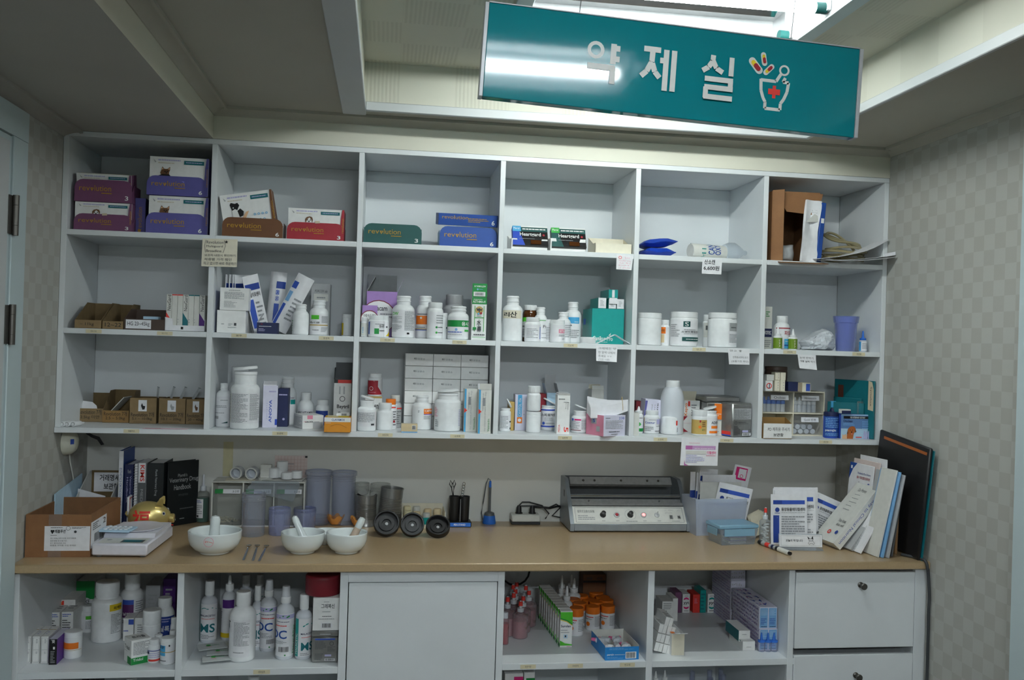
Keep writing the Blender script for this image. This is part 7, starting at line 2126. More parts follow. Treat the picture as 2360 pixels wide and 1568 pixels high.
m.box(.004, W-.004, .004, D-.004, 0, .002, 'milky2')
m.build('bin_wall', bn)
EN2 = [('r', .06, .80, .94, .88, 'bandblue'), ('r', .06, .80, .3, .88, 'navylbl'), ('c', .17, .69, .06, 'navylbl'), ('l', .1, .61, .24, .64, 1, 'navylbl'), ('T', .28, .665, .94, .735, '동양동물메디컬센터', 'k'), ('r', .06, .04, .22, .58, 'navylbl'), ('t', .1, .08, .18, .54, 'ORIENTAL ANIMAL MEDICAL CENTER', 'w', 90), ('l', .28, .625, .94, .65, 1, 'grey'), lines(10, 'mtx', (.28, .1, .92, .58))]


def env(lab, l, r, t, y, rz=0, ry=0, rx=0, h=None, els=EN2, S=CT, zb=.0026, k='paper', grp=None, name='paper_envelope', b=1200):
    x0, x1 = at(l, b, Y=y).x, at(r, b, Y=y).x
    w = x1-x0
    h = h or (at((l+r)/2, t, Y=y).z-S-zb)
    m = MB()
    g = [[(w*(u-.5), .0012*math.sin(4*u+5*v), h*v) for u in (0, .25, .5, .75, 1)] for v in (0, .25, .5, .75, 1)]
    m.sheet(g, k, .0016)

    class Cv:
        nx = 4
        asp = w/h
        def pt(s, a_, b_, kk): return Vector((w*(a_-.5), .0012*math.sin(4*a_+5*b_)-.0012-.0002*kk, h*b_))
    m.draw(Cv(), els)
    return put(tag(m.build(name), lab, 'envelope', grp), ((x0+x1)/2, y, S+zb+.0003), rz, rx, ry)


yb = yf
env('clinic envelope at the front in the frosted bin, printed table showing through', 1614, 1712, 1150, yb+.016)
env('clinic envelope tipped right, foremost one rising above the frosted bin', 1632, 1712, 1117, yb+.028, ry=12)
env('clear-windowed envelope behind the tipped one in the frosted bin', 1611, 1706, 1112, yb+.042, k='offw', els=[('r', .05, .0, .5, .6, 'paper'), ('r', .05, .28, .5, .38, 'bandblue')])
env('plain white envelope second from the back in the frosted bin', 1616, 1693, 1095, yb+.058, els=[])
env('clinic envelope with a blue print at the back left of the frosted bin', 1600, 1642, 1081, yb+.070, ry=4, els=EN2)
env('small envelope with a magenta stamp print rising at the back of the bin', 1660, 1700, 1071, yb+.082, ry=12, els=[('r', .12, .78, .8, .97, 'mag'), ('r', .3, .81, .76, .95, 'paper'), ('o', .5, .84, .1, 'mag', .7)])
env('narrow envelope edge left behind in the frosted bin', 1588, 1600, 1088, yb+.088, els=[('r', 0, .55, 1, .68, 'navylbl')])
env('narrow envelope edge second from left behind in the frosted bin', 1598, 1610, 1090, yb+.078, ry=2, els=[('r', 0, .55, 1, .68, 'navylbl')])

# ---- clip box with blue lid
a = G(1690, 1259)
xa, xb = at(1655, 1235, Y=a.y).x, at(1749, 1235, Y=a.y).x
W = xb-xa; D = .085
zt = at(1700, 1212, Y=a.y).z-CT
cbx = thing('clip_box', 'clear clip box with a pale blue lid, full of folded papers', 'box', (xa+.006, a.y, E0), 8)
m = MB()
for q in ([(0, 0), (W, 0), (W, .0015), (0, .0015)], [(0, D-.0015), (W, D-.0015), (W, D), (0, D)], [(0, 0), (.0015, 0), (.0015, D), (0, D)], [(W-.0015, 0), (W, 0), (W, D), (W-.0015, D)]):
    lo = [((x-W/2)*.86+W/2, (y-D/2)*.86+D/2, .0) for x, y in q]; hi = [(x, y, zt*.78) for x, y in q]
    m.add(lo+hi, [(3, 2, 1, 0), (4, 5, 6, 7), (0, 1, 5, 4), (1, 2, 6, 5), (2, 3, 7, 6), (3, 0, 4, 7)], 'clear')
m.box(W*.08, W*.92, D*.08, D*.92, 0, .0015, 'clear')
m.build('box_wall', cbx)
m = MB(); m.cbox(-.002, W+.002, -.002, D+.002, zt*.80, zt, 'milkblue', .003); m.cbox(W*.1, W*.9, -.0035, -.0021, zt*.45, zt*.8, 'milkblue', .0006); m.cbox(-.0035, -.0021, D*.15, D*.85, zt*.45, zt*.8, 'milkblue', .0006); m.build('lid', cbx)
for k in range(6):
    m = MB(); m.box(-.028, .028, -.02, .02, 0, .0022, ('paper', 'offw', 'lav')[k % 3])
    put(tag(m.build('folded_paper'), 'folded paper slip lying in the blue-lidded clip box', 'paper', 'folded slips in the clip box'), (xa+.006+W*.5+rnd.uniform(-.002, .002), a.y+D*.55+rnd.uniform(-.002, .002), CT+.0026+.0034*k), 8+rnd.uniform(-7, 7), 2)

# ---- capsule bottle with red tip
T_ = bottle('clear bottle of white capsules with a small red tip', 1751, 1776, 1170, CT, b=1256, st=(.60, .68, .42, .68, .46), c='clear', cap='milky', lid='tip', liq=('cream', .05))
m = MB(); o_h = at(1763, 1170, Y=T_.location.y).z-CT
m.lathe([(0, o_h*.86), (.0048, o_h*.86), (.0042, o_h*.97), (0, o_h*1.0)], 'sred', 16); m.build('red_tip', T_)
for k in range(22):
    q = MB(); L = .015
    q.lathe([(0, 0), (.0024, .0008), (.0028, .0024), (.0028, L-.0024), (.0024, L-.0008), (0, L)], 'offw', 10, RY(90) @ TR(0, 0, -L/2))
    aa = k*2.4
    rr = .0045 if k % 4 else .0
    put(tag(q.build('capsule'), 'white capsule packed inside the red-tipped bottle', 'capsule', 'white capsules in the bottle'), (T_.location.x+rr*math.cos(aa), T_.location.y+rr*math.sin(aa), CT+.0065+.0024*k), aa*57)

# ---- white divided trays (corrugated) behind
for i, (lab, px, z) in enumerate((('white folded paper divider leaning behind the capsule bottle, lower one', 1745, 0), ('white folded paper divider leaning behind the capsule bottle, upper one', 1768, .022))):
    m = MB()
    for k in range(4):
        m.sheet([[(.0, .012*k, 0), (.05, .012*k+.02, .012)], [(-.008, .012*k+.006, .028), (.045, .012*k+.03, .045)]], 'cream', .0012)
    m.sheet([[(0, 0, 0), (.05, .02, .012)], [(0, .05, 0), (.05, .07, .012)]], 'cream', .0012)
    p = at(px, 1185, Y=.02)
    put(tag(m.build('paper_divider'), lab, 'divider'), (p.x-.02, .02+.055*i, E0+.0015+z), 0)

# ---- envelope stack standing, acrylic sign, marker
yb = G(1835, 1256).y
SN = CT
env('front clinic envelope of the standing stack behind the acrylic sign', 1777, 1861, 1141, yb, zb=.0006, b=1250, rx=-5)
env('second clinic envelope of the standing stack, shifted right', 1786, 1881, 1133, yb+.012, zb=.0006, b=1250, rx=-5)
env('white envelope third in the standing stack', 1782, 1880, 1128, yb+.024, zb=.0006, b=1250, rx=-5, els=[])
env('white envelope with its flap corner up, fourth in the standing stack', 1784, 1886, 1125, yb+.036, zb=.0006, b=1250, rx=-5, els=[])
env('clinic envelope leaning right at the back of the standing stack', 1846, 1905, 1140, yb+.056, zb=.0006, b=1250, ry=22, rx=-5)
m = MB(); m.tube([(-.03, 0, 0), (.03, .004, -.004)], .004, 'rubber', 10); p = at(1835, 1121, Y=yb+.1); put(tag(m.build('pen'), 'black pen lying across the top behind the standing envelopes', 'pen'), (p.x-.005, yb+.052, CT+(p.z-CT)*.965))
a = G(1792, 1266); c_ = G(1889, 1277)
W = at(1889, 1250, Y=a.y).x-at(1791, 1250, Y=a.y).x
H = at(1835, 1229, Y=a.y).z-CT-.012
ac = thing('acrylic_sign', 'clear acrylic sign holder with a white card, Korean words and a drawn puppy', 'sign', (at(1791, 1250, Y=a.y).x, a.y-.012, E0), -4)
m = MB(); m.box(0, W, -.004, .05, 0, .0018, 'clear'); m.box(0, W, 0, .0018, .0018, H+.012, 'clear', TR(0, 0, 0) @ RX(-8)); m.tube([(0, -.004, .001), (W, -.004, .001)], .0014, 'clear', 6); m.build('holder', ac)
m = MB(); X = RX(-8)
m.box(.002, W-.002, -.0012, -.0004, .010, H+.009, 'paper', X)
m.draw(Plane((.002, -.0012, .010), (W-.004, 0, 0), (0, 0, H-.001), (0, -1, 0)), [('P', [(.04, .1), (.96, .1), (.96, .92), (.04, .92), (.04, .1)], 'dgrey', .012), ('T', .15, .42, .55, .62, '오늘의 약 입니다', 'ink'),
       ('P', [(.68, .65), (.66, .85), (.71, .7), (.75, .7), (.78, .9), (.79, .65), (.78, .5), (.7, .5), (.68, .65)], 'k', .025), ('p', [(.66, .85), (.71, .7), (.68, .66)], 'k'), ('p', [(.75, .7), (.78, .9), (.79, .66)], 'k'), ('P', [(.7, .5), (.67, .3), (.7, .18), (.72, .3), (.77, .3), (.79, .18), (.82, .32), (.78, .5)], 'k', .02), ('c', .71, .6, .006, 'k'), ('c', .76, .6, .006, 'k')], X)
m.build('card', ac)
p, q = G(1749, 1254), G(1822, 1282)
ax = q-p; L = ax.length
mk = thing('marker_pen', 'black and white marker pen lying before the acrylic sign', 'pen', (p.x, p.y, CT+.0068), math.degrees(math.atan2(ax.y, ax.x)))
X = RY(90)
m = MB(); m.lathe([(0, 0), (.005, 0), (.0065, .002), (.0065, L*.64), (0, L*.64)], 'k', 20, X); m.build('barrel', mk)
for z0, z1, k in ((.12, .22, 'grey'), (.22, .36, 'sred'), (.36, .5, 'dgrey'), (.5, .56, 'lav')):
    m.lathe([(.0066, L*z0), (.0067, L*z0+.0003), (.0067, L*z1-.0003), (.0066, L*z1)], k, 20, X)
m = MB(); m.lathe([(.0066, L*.12), (.0067, L*.13), (.0067, L*.56), (.0066, L*.57)], 'grey', 20, X); m.lathe([(.0067, L*.24), (.0068, L*.25), (.0068, L*.36), (.0067, L*.37)], 'sred', 20, X); m.lathe([(.0067, L*.44), (.0068, L*.45), (.0068, L*.5), (.0067, L*.51)], 'navy', 20, X); m.build('printed_band', mk)
m = MB(); m.lathe([(0, L*.6405), (.0069, L*.6405), (.0069, L*.93), (.005, L*.95), (0, L*.95)], 'offw', 20, X); m.lathe([(0, L*.951), (.005, L*.951), (.0048, L), (0, L*1.005)], 'k', 18, X); m.build('cap', mk)

# ---- binder, spiral book and files leaning against the right wall


def slab(lab, q, w, d, h, loc, rz, lean, k, name, cat, els=(), R=(), T=(), fc=None, c=.0008, spiral=False, grp=None):
    """flat book or file: w thickness, d depth into the cover, h height; leans to the right by lean degrees"""
    T_ = thing(name, lab, cat, loc, rz, grp, 0, lean)
    m = MB()
    if fc:
        m.box(0, w, 0, d, 0, h, k, fc=fc)
    else:
        m.cbox(0, w, 0, d, 0, h, k, c)
    m.draw(Plane((0, 0, 0), (w, 0, 0), (0, 0, h), (0, -1, 0)), els)
    m.draw(Plane((0, d, 0), (0, -d, 0), (0, 0, h), (-1, 0, 0)), R)
    m.build('cover', T_)
    if spiral:
        m = MB()
        for i in range(46):
            z = h*(.02+.96*i/45)
            m.tube([(w/2+.0055*math.cos(e), -.001+.0055*math.sin(e), z) for e in [k_*math.pi/4 for k_ in range(9)]], .0009, 'silver', 5)
        m.build('wire_binding', T_)
    return T_


# leaning to the right on their lower right corners
PRM = [('t', .3, .78, .68, .83, 'Our Promise', 'ink')]+[('l', .3, .72-.06*i, .55+.05*(i % 3), .74-.06*i, 1, 'mtx') for i in range(5)]+[('t', .5, .3, .85, .35, 'You have', 'ink'), ('t', .55, .24, .88, .28, 'done well', 'ink'), ('c', .8, .15, .06, 'navylbl'), ('o', .5, .13, .07, 'sred', .5), ('c', .1, .92, .04, 'dgrey'), ('c', .1, .06, .04, 'dgrey'), ('r', .52, .9, .6, .94, 'navylbl')]
PROMO = [('p', [(0, 1), (.3, 1), (.14, .92), (0, .78)], 'blue'), ('r', .05, .92, .12, .96, 'paper'), ('t', .36, .86, .9, .895, 'Metabolic Plus Urinary', 'navylbl'), ('T', .34, .81, .88, .845, '출시 기념 입점 프로모션', 'red')]
FILES = [('white ring binder with blue lettering on its leaning spine', (1937, 1269), (2058, 1129), .030, .105, 'offw', 'ring_binder', 'binder'), ('grey spiral-bound book leaning right behind the binder', (1966, 1272), (2049, 1158), .010, .10, 'silver', 'spiral_book', 'book'),
         ('white paper file leaning right behind the spiral book', (1985, 1278), (2080, 1116), .006, .05, 'paper', 'file_folder', 'folder'), ('promotion brochure with a blue corner leaning in the file stack', (1998, 1262), (2081, 1078), .003, .12, 'paper', 'brochure', 'brochure'), ('pinkish white sheets just behind the promotion brochure', (2010, 1265), (2102, 1070), .004, .13, 'pinkpaper', 'paper_sheet', 'paper'),
         ('white folder standing tallest at the front of the file stack', (2026, 1286), (2117, 1087), .005, .07, 'offw', 'file_folder', 'folder'), ('light blue plastic file leaning in the stack', (2037, 1287), (2122, 1091), .005, .09, 'lblue', 'file_folder', 'folder'), ('white sheets with corners rising topmost in the file stack', (2040, 1268), (2129, 1062), .003, .13, 'paper', 'paper_sheet', 'paper'), ('clear grey file leaning right of the blue one', (2050, 1288), (2147, 1098), .005, .13, 'silver', 'file_folder', 'folder'),
         ('dark grey folder leaning right of the clear file', (2058, 1284), (2146, 1112), .006, .13, 'dgrey', 'file_folder', 'folder'), ('tan folder with brown paper edges leaning near the wall', (2068, 1278), (2148, 1124), .008, .13, 'tan', 'file_folder', 'folder')]
XL = [9, 9, 9, 2.328, 2.338, 2.326, 2.333, 2.346, 2.343, 2.350, 2.357]
for (lab, pb_, pt_, w, d, k, nm, cat), xl_ in zip(FILES, XL):
    p = G(*pb_)
    q = at(*pt_, Y=p.y)
    q.x = min(q.x, xl_)
    ln = math.atan2(q.x-p.x, q.z-CT); h = math.hypot(q.x-p.x, q.z-CT)
    T_ = thing(nm, lab, cat, (p.x-w*math.cos(ln), p.y, E0+w*math.sin(ln)), 5, None, 0, math.degrees(ln))
    m = MB(); m.cbox(0, w, 0, d, 0, h, k, min(.0008, w*.3))
    if nm == 'ring_binder':
        m.draw(Plane((0, 0, 0), (w, 0, 0), (0, 0, h), (0, -1, 0)), [('t', .28, .05, .68, .74, 'Key to Clinical Nutrition', 'navylbl', -90), ('r', .25, .82, .7, .90, 'navylbl'), ('r', .48, .86, .7, .90, 'sred')])
    m.draw(Plane((0, d, 0), (0, -d, 0), (0, 0, h), (-1, 0, 0)), PRM if nm == 'ring_binder' else PROMO if nm == 'brochure' else ())
    m.build('cover', T_)
    if nm == 'spiral_book':
        m = MB()
        for i in range(46):
            z = h*(.02+.96*i/45)
            m.tube([(w/2+.0055*math.cos(e), -.001+.0055*math.sin(e), z) for e in [k_*math.pi/4 for k_ in range(9)]], .0009, 'silver', 5)
        m.build('wire_binding', T_)
tb = thing('presentation_case', 'large black and teal presentation case standing against the right wall', 'case', (2.3655, -.255, E0), 0, None, 6, 1.5)
dL, hL = .262, .318
m = MB(); m.cbox(0, .010, 0, dL, 0, hL, 'rubber', .003); m.build('case_body', tb)
m = MB(); m.cbox(.0102, .0125, -.006, dL, 0, hL-.006, 'dteal', .0008); m.build('back_sheet', tb)
m = MB(); m.box(-.0016, -.0001, .012, dL-.03, hL-.022, hL-.014, 'rust'); m.build('inner_edge', tb)

# ---- black cable down the right side
m = MB()
P = [at(2105, 1262, Y=-.2)]
pts = [(2.352, -.20, CT+.0045), (2.372, -.235, CT+.0045), (2.381, -.268, CT+.003), (2.385, -.2745, CT-.02)]
for px, py in ((2139, 1320), (2146, 1370), (2140, 1410), (2150, 1460), (2152, 1500), (2140, 1548), (2138, 1568), (2142, 1620)):
    q = at(px, py, Y=-.2725); pts.append((min(q.x, 2.393), -.2725, q.z))
pts += [(2.39, -.27, .45), (2.388, -.268, .2), (2.385, -.27, .0045)]
cu = []
for i in range(len(pts)-1):
    p_, a_, b_, n_ = pts[max(0, i-1)], pts[i], pts[i+1], pts[min(len(pts)-1, i+2)]
    for t_ in (0, .25, .5, .75):
        cu.append(tuple(.5*((2*a_[j])+(-p_[j]+b_[j])*t_+(2*p_[j]-5*a_[j]+4*b_[j]-n_[j])*t_*t_+(-p_[j]+3*a_[j]-3*b_[j]+n_[j])*t_**3) for j in range(3)))
m.tube(cu+[pts[-1]], .0043, 'cableg', 10)
put(tag(m.build('power_cable'), 'thick dark cable running from the worktop down the right wall', 'cable'), (0, 0, 0))

# ---- round wall device and black tape under the shelf
p = at(141, 1022, X=.001)
wd_ = thing('wall_device', 'round white plastic device with a small blue mark on the left wall', 'device', (.001, p.y+.03, p.z))
X = RY(90)
m = MB(); m.lathe([(0, 0), (.036, 0), (.036, .006), (.033, .018), (.024, .029), (.012, .034), (0, .035)], 'cream2', 36, X); m.build('housing', wd_)
m = MB(); m.box(-.005, .005, -.0008, .0008, -.007, .007, 'bandblue', TR(.0275, -.0255, .004) @ RZ(52)); m.build('blue_mark', wd_)
m = MB(); m.tube([(.006, .02, -.03), (.004, .035, -.06), (.004, .06, -.10), (.004, .075, -.13)], .002, 'offw', 6); m.build('cord', wd_)
p = at(195, 1004, Y=.05)
m = MB(); m.sheet([[(0, 0, 0), (.006, .004, .002)], [(.012, .01, -.012), (.018, .012, -.006)], [(.026, .02, -.020), (.032, .02, -.012)], [(.034, .03, -.036), (.042, .03, -.034)]], 'k', .002)
put(tag(m.build('tape_scrap'), 'black scrap of tape hanging under the shelf at the left', 'tape'), (at(196, 1004, Y=.03).x, .03, S3-TH-.0035))
# ================================================================== BASE CABINET, OPEN COMPARTMENTS
# left compartment
for i, (l, r, lab) in enumerate(((54, 71, 'slim white carton on edge, leftmost in the base cabinet'), (74, 91, 'slim white carton on edge, second from left in the base cabinet'), (94, 111, 'slim white carton on edge, beside the black and purple one'))):
    carton(lab, l, r, 1468, LS, b=1530, d=.085, c='w', pr=dict(F=[('P', [(.1, .05), (.9, .05), (.9, .95), (.1, .95), (.1, .05)], 'grey', .012), ('r', .1, .5, .9, .51, 'grey'), ('l', .5, .75, .75, .92, 3, 'mtx'), ('l', .5, .36, .75, .45, 2, 'mtx')], T=[('l', .2, .2, .5, .5, 2, 'lav'), ('r', 0, .62, 1, .66, 'gold')]))
carton('black fronted carton with purple sides beside the slim white cartons', 113, 131, 1474, LS, b=1533, d=.09, c='violet2', fc=dict(F='k', T='lavw'), pr=dict(F=[('T', .2, .84, .7, .97, 'xel', 'w', 90), ('r', .5, .6, .75, .7, 'w'), lines(8, 'grey', (.2, .06, .8, .55))]))
bottle('white jar with an orange band and a rubber band around it', 148, 189, 1454, LS, b=1521, st='tub', wr=[(-8, 170, .28, .62, None, [('r', .05, .3, .85, 1, 'orange'), ('r', 0, .16, 1, .2, 'gold')])])
for lab, l, r, t, b in (('white carton with fine blue print, left one behind the slim cartons', 110, 136, 1412, 1480), ('white carton with fine blue print, right one behind the slim cartons', 141, 168, 1411, 1478)):
    carton(lab, l, r, t, LS, b=b, d=.09, c='w', pr=dict(F=[('l', .08, .82, .9, .95, 2, 'bandblue'), lines(7, 'ink', (.08, .2, .8, .75))], T=[('l', .2, .3, .8, .7, 2, 'mtx')]))
Yk = at(150, 1455, Z=LS).y
carton('white carton with an orange and red logo standing at the back left', 129, 173, 1383, LS, Y=.05, d=.09, c='w', b=1455, pr=dict(F=[('r', .14, .72, .3, .94, 'orange'), ('r', .3, .72, .4, .97, 'sred')]))
carton('dark green and white carton at the back left of the base cabinet', 175, 217, 1340, LS, Y=.16, d=.1, c='w', b=1440, pr=dict(F=[('r', 0, .55, 1, 1, 'green'), ('c', .5, .42, .4, 'paper'), ('T', .3, .44, .75, .54, 'XXE', 'ink')]))
bottle('white bottle with a green strip, half behind the large white bottle', 187, 222, 1395, LS, Y=.05, b=1460, st='screw', wr=[(20, 130, .1, .66, 'paper', [('r', .3, .75, .9, .98, 'lime'), lines(6, 'mtx', (.3, .1, .9, .65))])])
bottle('very large white bottle with a yellow label strip', 212, 281, 1340, LS, b=1485, st=(.66, .73, .74, .76, .78), rib=0, wr=[(52, 60, .1, .66, None, [('r', .05, .78, .98, .98, 'yel'), ('T', .3, .82, .95, .92, '피케어', 'k'), lines(14, 'mtx', (.15, .1, .9, .7))])])
bottle('large white bottle with a blue and purple label, behind the very large one', 279, 330, 1322, LS, Y=.03, b=1445, st=(.64, .74, .66, .77, .7), wr=[(5, 150, .1, .6, 'paper', [('r', .05, .82, .62, .98, 'bandblue'), ('r', .05, .38, .62, .82, 'mauve2'), ('T', .1, .45, .5, .56, '시닐린', 'w'), lines(2, 'ink', (.1, .18, .6, .3)), lines(10, 'mtx', (.68, .2, .98, .95))])])
carton('white carton with a blue corner between large bottle and white jar', 284, 308, 1426, LS, Y=-.02, d=.06, c='w', b=1462, pr=dict(F=[('r', .5, .72, 1, .95, 'bandblue'), ('l', .05, .4, .5, .5, 1, 'bandblue')]))
carton('white carton with grey print behind the white screw jar', 310, 332, 1425, LS, Y=-.03, d=.06, c='w', b=1462, pr=dict(F=[lines(5, 'mtx', (.3, .3, .9, .75))]))
bottle('white screw jar with black print standing behind the green based carton', 329, 371, 1405, LS, Y=-.11, b=1475, st=(.62, .64, .96, .66, 1.0), wr=[(0, 160, .1, .5, None, [('l', .1, .6, .4, .75, 1, 'ink'), ('r', .82, .5, .92, .85, 'ink'), ('l', .1, .4, .8, .46, 1, 'mtx')])])
bottle('white flip-top bottle with a dark blue Korean label', 357, 402, 1377, LS, Y=-.06, b=1470, st='pill', wr=[(8, 150, .12, .62, 'navylbl', [('T', .12, .34, .72, .6, '시닐록', 'w'), lines(2, 'lav', (.35, .74, .8, .95))])])
carton('white and green carton with black lettering, corner toward the viewer', 306, 345, 1474, LS, b=1530, d=.05, c='w', rot=34, pr=dict(F=[('r', 0, 0, 1, .28, 'green'), ('T', .1, .13, .6, .24, 'Tridol', 'w'), lines(9, 'mtx', (.1, .38, .9, .92))], L=[('T', .1, .55, .75, .72, 'Tridol', 'k'), ('r', .5, 0, 1, .3, 'green'), ('l', .1, .46, .5, .5, 1, 'mtx')], T=[('T', .2, .3, .85, .7, '트리돌', 'k')]))
for lab, l, r, t, b, els in (('small white bottle with blue line and red strip beside the green based carton', 341, 369, 1473, 1530, [('r', 0, .82, 1, .88, 'navylbl'), ('r', .05, .6, .3, .8, 'navy'), ('r', .25, .05, 1, .2, 'sred'), lines(3, 'lav', (.3, .3, .9, .75))]), ('white flip-top bottle with a turquoise label and rubber band, at the divider', 370, 404, 1469, 1534, [('r', .05, .4, .45, .95, 'sky'), ('T', .1, .78, .4, .93, '표운', 'navy'), ('r', 0, .58, 1, .62, 'gold'), ('r', .6, .9, .66, 1, 'k'), ('l', .1, .1, .5, .2, 1, 'ink')])):
    bottle(lab, l, r, t, LS, b=b, st='screw' if l < 350 else 'tub', wr=[(0, 165, .06, .62 if l < 350 else .78, 'paper', els)])
for lab, l, r, t, y in (('small white capped bottle just behind the small red-striped bottle', 355, 376, 1463, -.17), ('white bottle neck behind the turquoise-labelled bottle at the divider', 389, 406, 1453, -.16), ('white bottle further back at the divider, above the turquoise one', 392, 407, 1424, -.10)):
    bottle(lab, l, r, t, LS, Y=y, b=1500, st='screw')
for lab, l, r, t, y, c in (('grey carton in the shade at the back of the left compartment', 335, 368, 1350, .12, 'silver'), ('dark purple carton in the shade at the back right', 375, 404, 1335, .15, 'dpurple')):
    carton(lab, l, r, t, LS, Y=y, d=.1, c=c, b=1440, pr=dict(F=[lines(6, 'grey', (.2, .2, .8, .8))]))

# second compartment: shampoo bottles


def shampoo(lab, l, r, t, b, kind, lid='on', Y=None, c='milky3'):
    els = dict(
        MS=[('r', -.02, 0, .1, 1, 'teal'), ('P', [(.2, .86), (.35, .9), (.5, .87), (.7, .9), (.9, .85)], 'teal', .02), ('T', .15, .66, .85, .71, 'MALACETIC', 'navy'), ('l', .2, .58, .8, .61, 1, 'sred'), ('T', .18, .22, .82, .46, 'MS', 'dteal'), lines(3, 'mtx', (.2, .04, .8, .17))],
        MR=[('r', .08, 0, .3, 1, 'teal'), ('t', .14, .06, .26, .6, 'MALACETIC', 'w', 90), ('P', [(.5, .8), (.7, .87), (.95, .84)], 'teal', .03), ('T', .42, .58, .98, .63, 'MALACETIC', 'navy'), ('l', .45, .5, .9, .53, 1, 'sred'), ('T', .44, .16, .98, .38, 'MS', 'dteal'), lines(2, 'mtx', (.42, .03, .9, .11))],
        DC=[('r', 0, .88, 1, .98, 'lav'), ('P', [(.3, .91), (.45, .95), (.6, .92), (.7, .95)], 'green', .03), ('l', .15, .8, .8, .83, 1, 'navy'), ('l', .2, .7, .8, .75, 1, 'sred'), ('T', .02, .42, .72, .62, 'DC', 'blue'), lines(4, 'mtx', (.15, .25, .7, .38)), ('b', .45, .1, .85, .24), ('c', .6, .04, .03, 'green')],
        DR=[('r', 0, .88, 1, .98, 'lav'), ('P', [(.3, .91), (.45, .95), (.6, .92), (.7, .95)], 'green', .03), ('l', .15, .8, .7, .83, 1, 'navy'), ('l', .1, .7, .6, .75, 1, 'sred'), ('T', -.05, .42, .6, .62, 'DC', 'blue'), ('t', .84, .06, .99, .72, 'DermAllay', 'green', 90), lines(3, 'mtx', (.1, .3, .6, .38)), ('b', .28, .1, .72, .25), ('c', .55, .04, .03, 'green')],
        PU=[('r', .2, .78, .8, 1, 'dpurple'), ('l', .1, .5, .2, .7, 4, 'mtx'), ('r', 0, 0, 1, .12, 'yel')])[kind]
    return bottle(lab, l, r, t, LS, Y=Y, b=b, st=(.66, .75, .48, .77, .56), c=c, cap='wp', lid=lid, name='shampoo_bottle', rib=0, wr=[(0, 165, .05, .64, 'paper', els)])


shampoo('shampoo bottle with bold teal MS lettering, leftmost of its row', 463, 501, 1339, 1484, 'MS')
shampoo('bottle with a pointed nozzle and a purple label patch', 511, 545, 1327, 1478, 'PU', 'tip')
bottle('large plain white bottle with black Korean lettering at the front', 529, 590, 1363, LS, b=1529, st=(.66, .78, .5, .80, .56), wr=[(-25, 130, .08, .62, 'paper', [('T', .02, .72, .26, .95, '획', 'k', 90), ('T', .02, .4, .1, .9, 'ALL PET', 'ink', -90), lines(18, 'mtx', (.45, .3, .98, .95)), lines(1, 'mtx', (.45, .1, .8, .16)), ('l', .02, .2, .16, .26, 1, 'k')])])
shampoo('shampoo bottle half hidden behind the large plain bottle', 580, 606, 1350, 1500, 'MS')
shampoo('spray bottle with green band and blue DC lettering, rear one', 600, 638, 1337, 1504, 'DC', 'spray')
shampoo('spray bottle with vertical green lettering, nearer one', 637, 678, 1351, 1523, 'DR', 'spray')
shampoo('shampoo bottle with a vertical teal band at its left side', 681, 719, 1370, 1522, 'MR')
for lab, l, r, y in (('dim shampoo bottle at the very back, left of two', 549, 582, .1), ('dim shampoo bottle at the very back, right of two', 585, 612, .11)):
    shampoo(lab, l, r, 1325, 1440, 'MS', Y=y)
Y, X0, w, h = place(721, 782, 1455, LS, None, 1528)
t_ = thing('storage_tin', 'silver tin with a blue-striped label under the white carton', 'tin', (X0, Y, LS+.0003))
m = MB(); m.cbox(-w/2, w/2, 0, .08, 0, h*.8, 'tin', .003); m.draw(Plane((-w/2, 0, 0), (w, 0, 0), (0, 0, h), (0, -1, 0)), [('r', .12, .71, .88, .76, 'bandblue'), lines(6, 'dgrey', (.12, .42, .55, .68)), ('o', .75, .6, .08, 'ink'), lines(5, 'dgrey', (.6, .35, .9, .52)), lines(5, 'dgrey', (.12, .08, .45, .3)), ('r', .5, .2, .75, .26, 'lav'), ('b', .5, .06, .88, .14)]); m.build('tin_body', t_)
m = MB(); m.cbox(-w/2-.001, w/2+.001, -.001, .081, h*.8+.0003, h, 'tin', .003); m.draw(Plane((-w/2, -.001, h*.8), (w, 0, 0), (0, 0, h*.2), (0, -1, 0)), [('r', .3, .4, .7, .6, 'silver')]); m.build('tin_lid', t_)
carton('white carton with Korean print and barcode on the silver tin', 721, 783, 1379, LS, Y=Y+.001, d=.09, c='w', b=1455, z=h+.0006, pr=dict(F=[('T', .3, .68, .8, .82, '그레복신', 'ink'), ('l', .4, .86, .6, .9, 1, 'mtx'), ('l', .35, .56, .65, .6, 1, 'mtx'), ('l', .35, .42, .7, .46, 1, 'ink'), ('l', .22, .34, .8, .38, 1, 'mtx'), ('b', .32, .08, .72, .24)]))
hz = at(750, 1379, Y=Y).z
q = capmb(.046, 0, .05, 'dred', 0); put(tag(q.build('red_dish'), 'dark red round dish on top of the white carton', 'dish'), (X0+.012, Y+.05, hz+.0012))
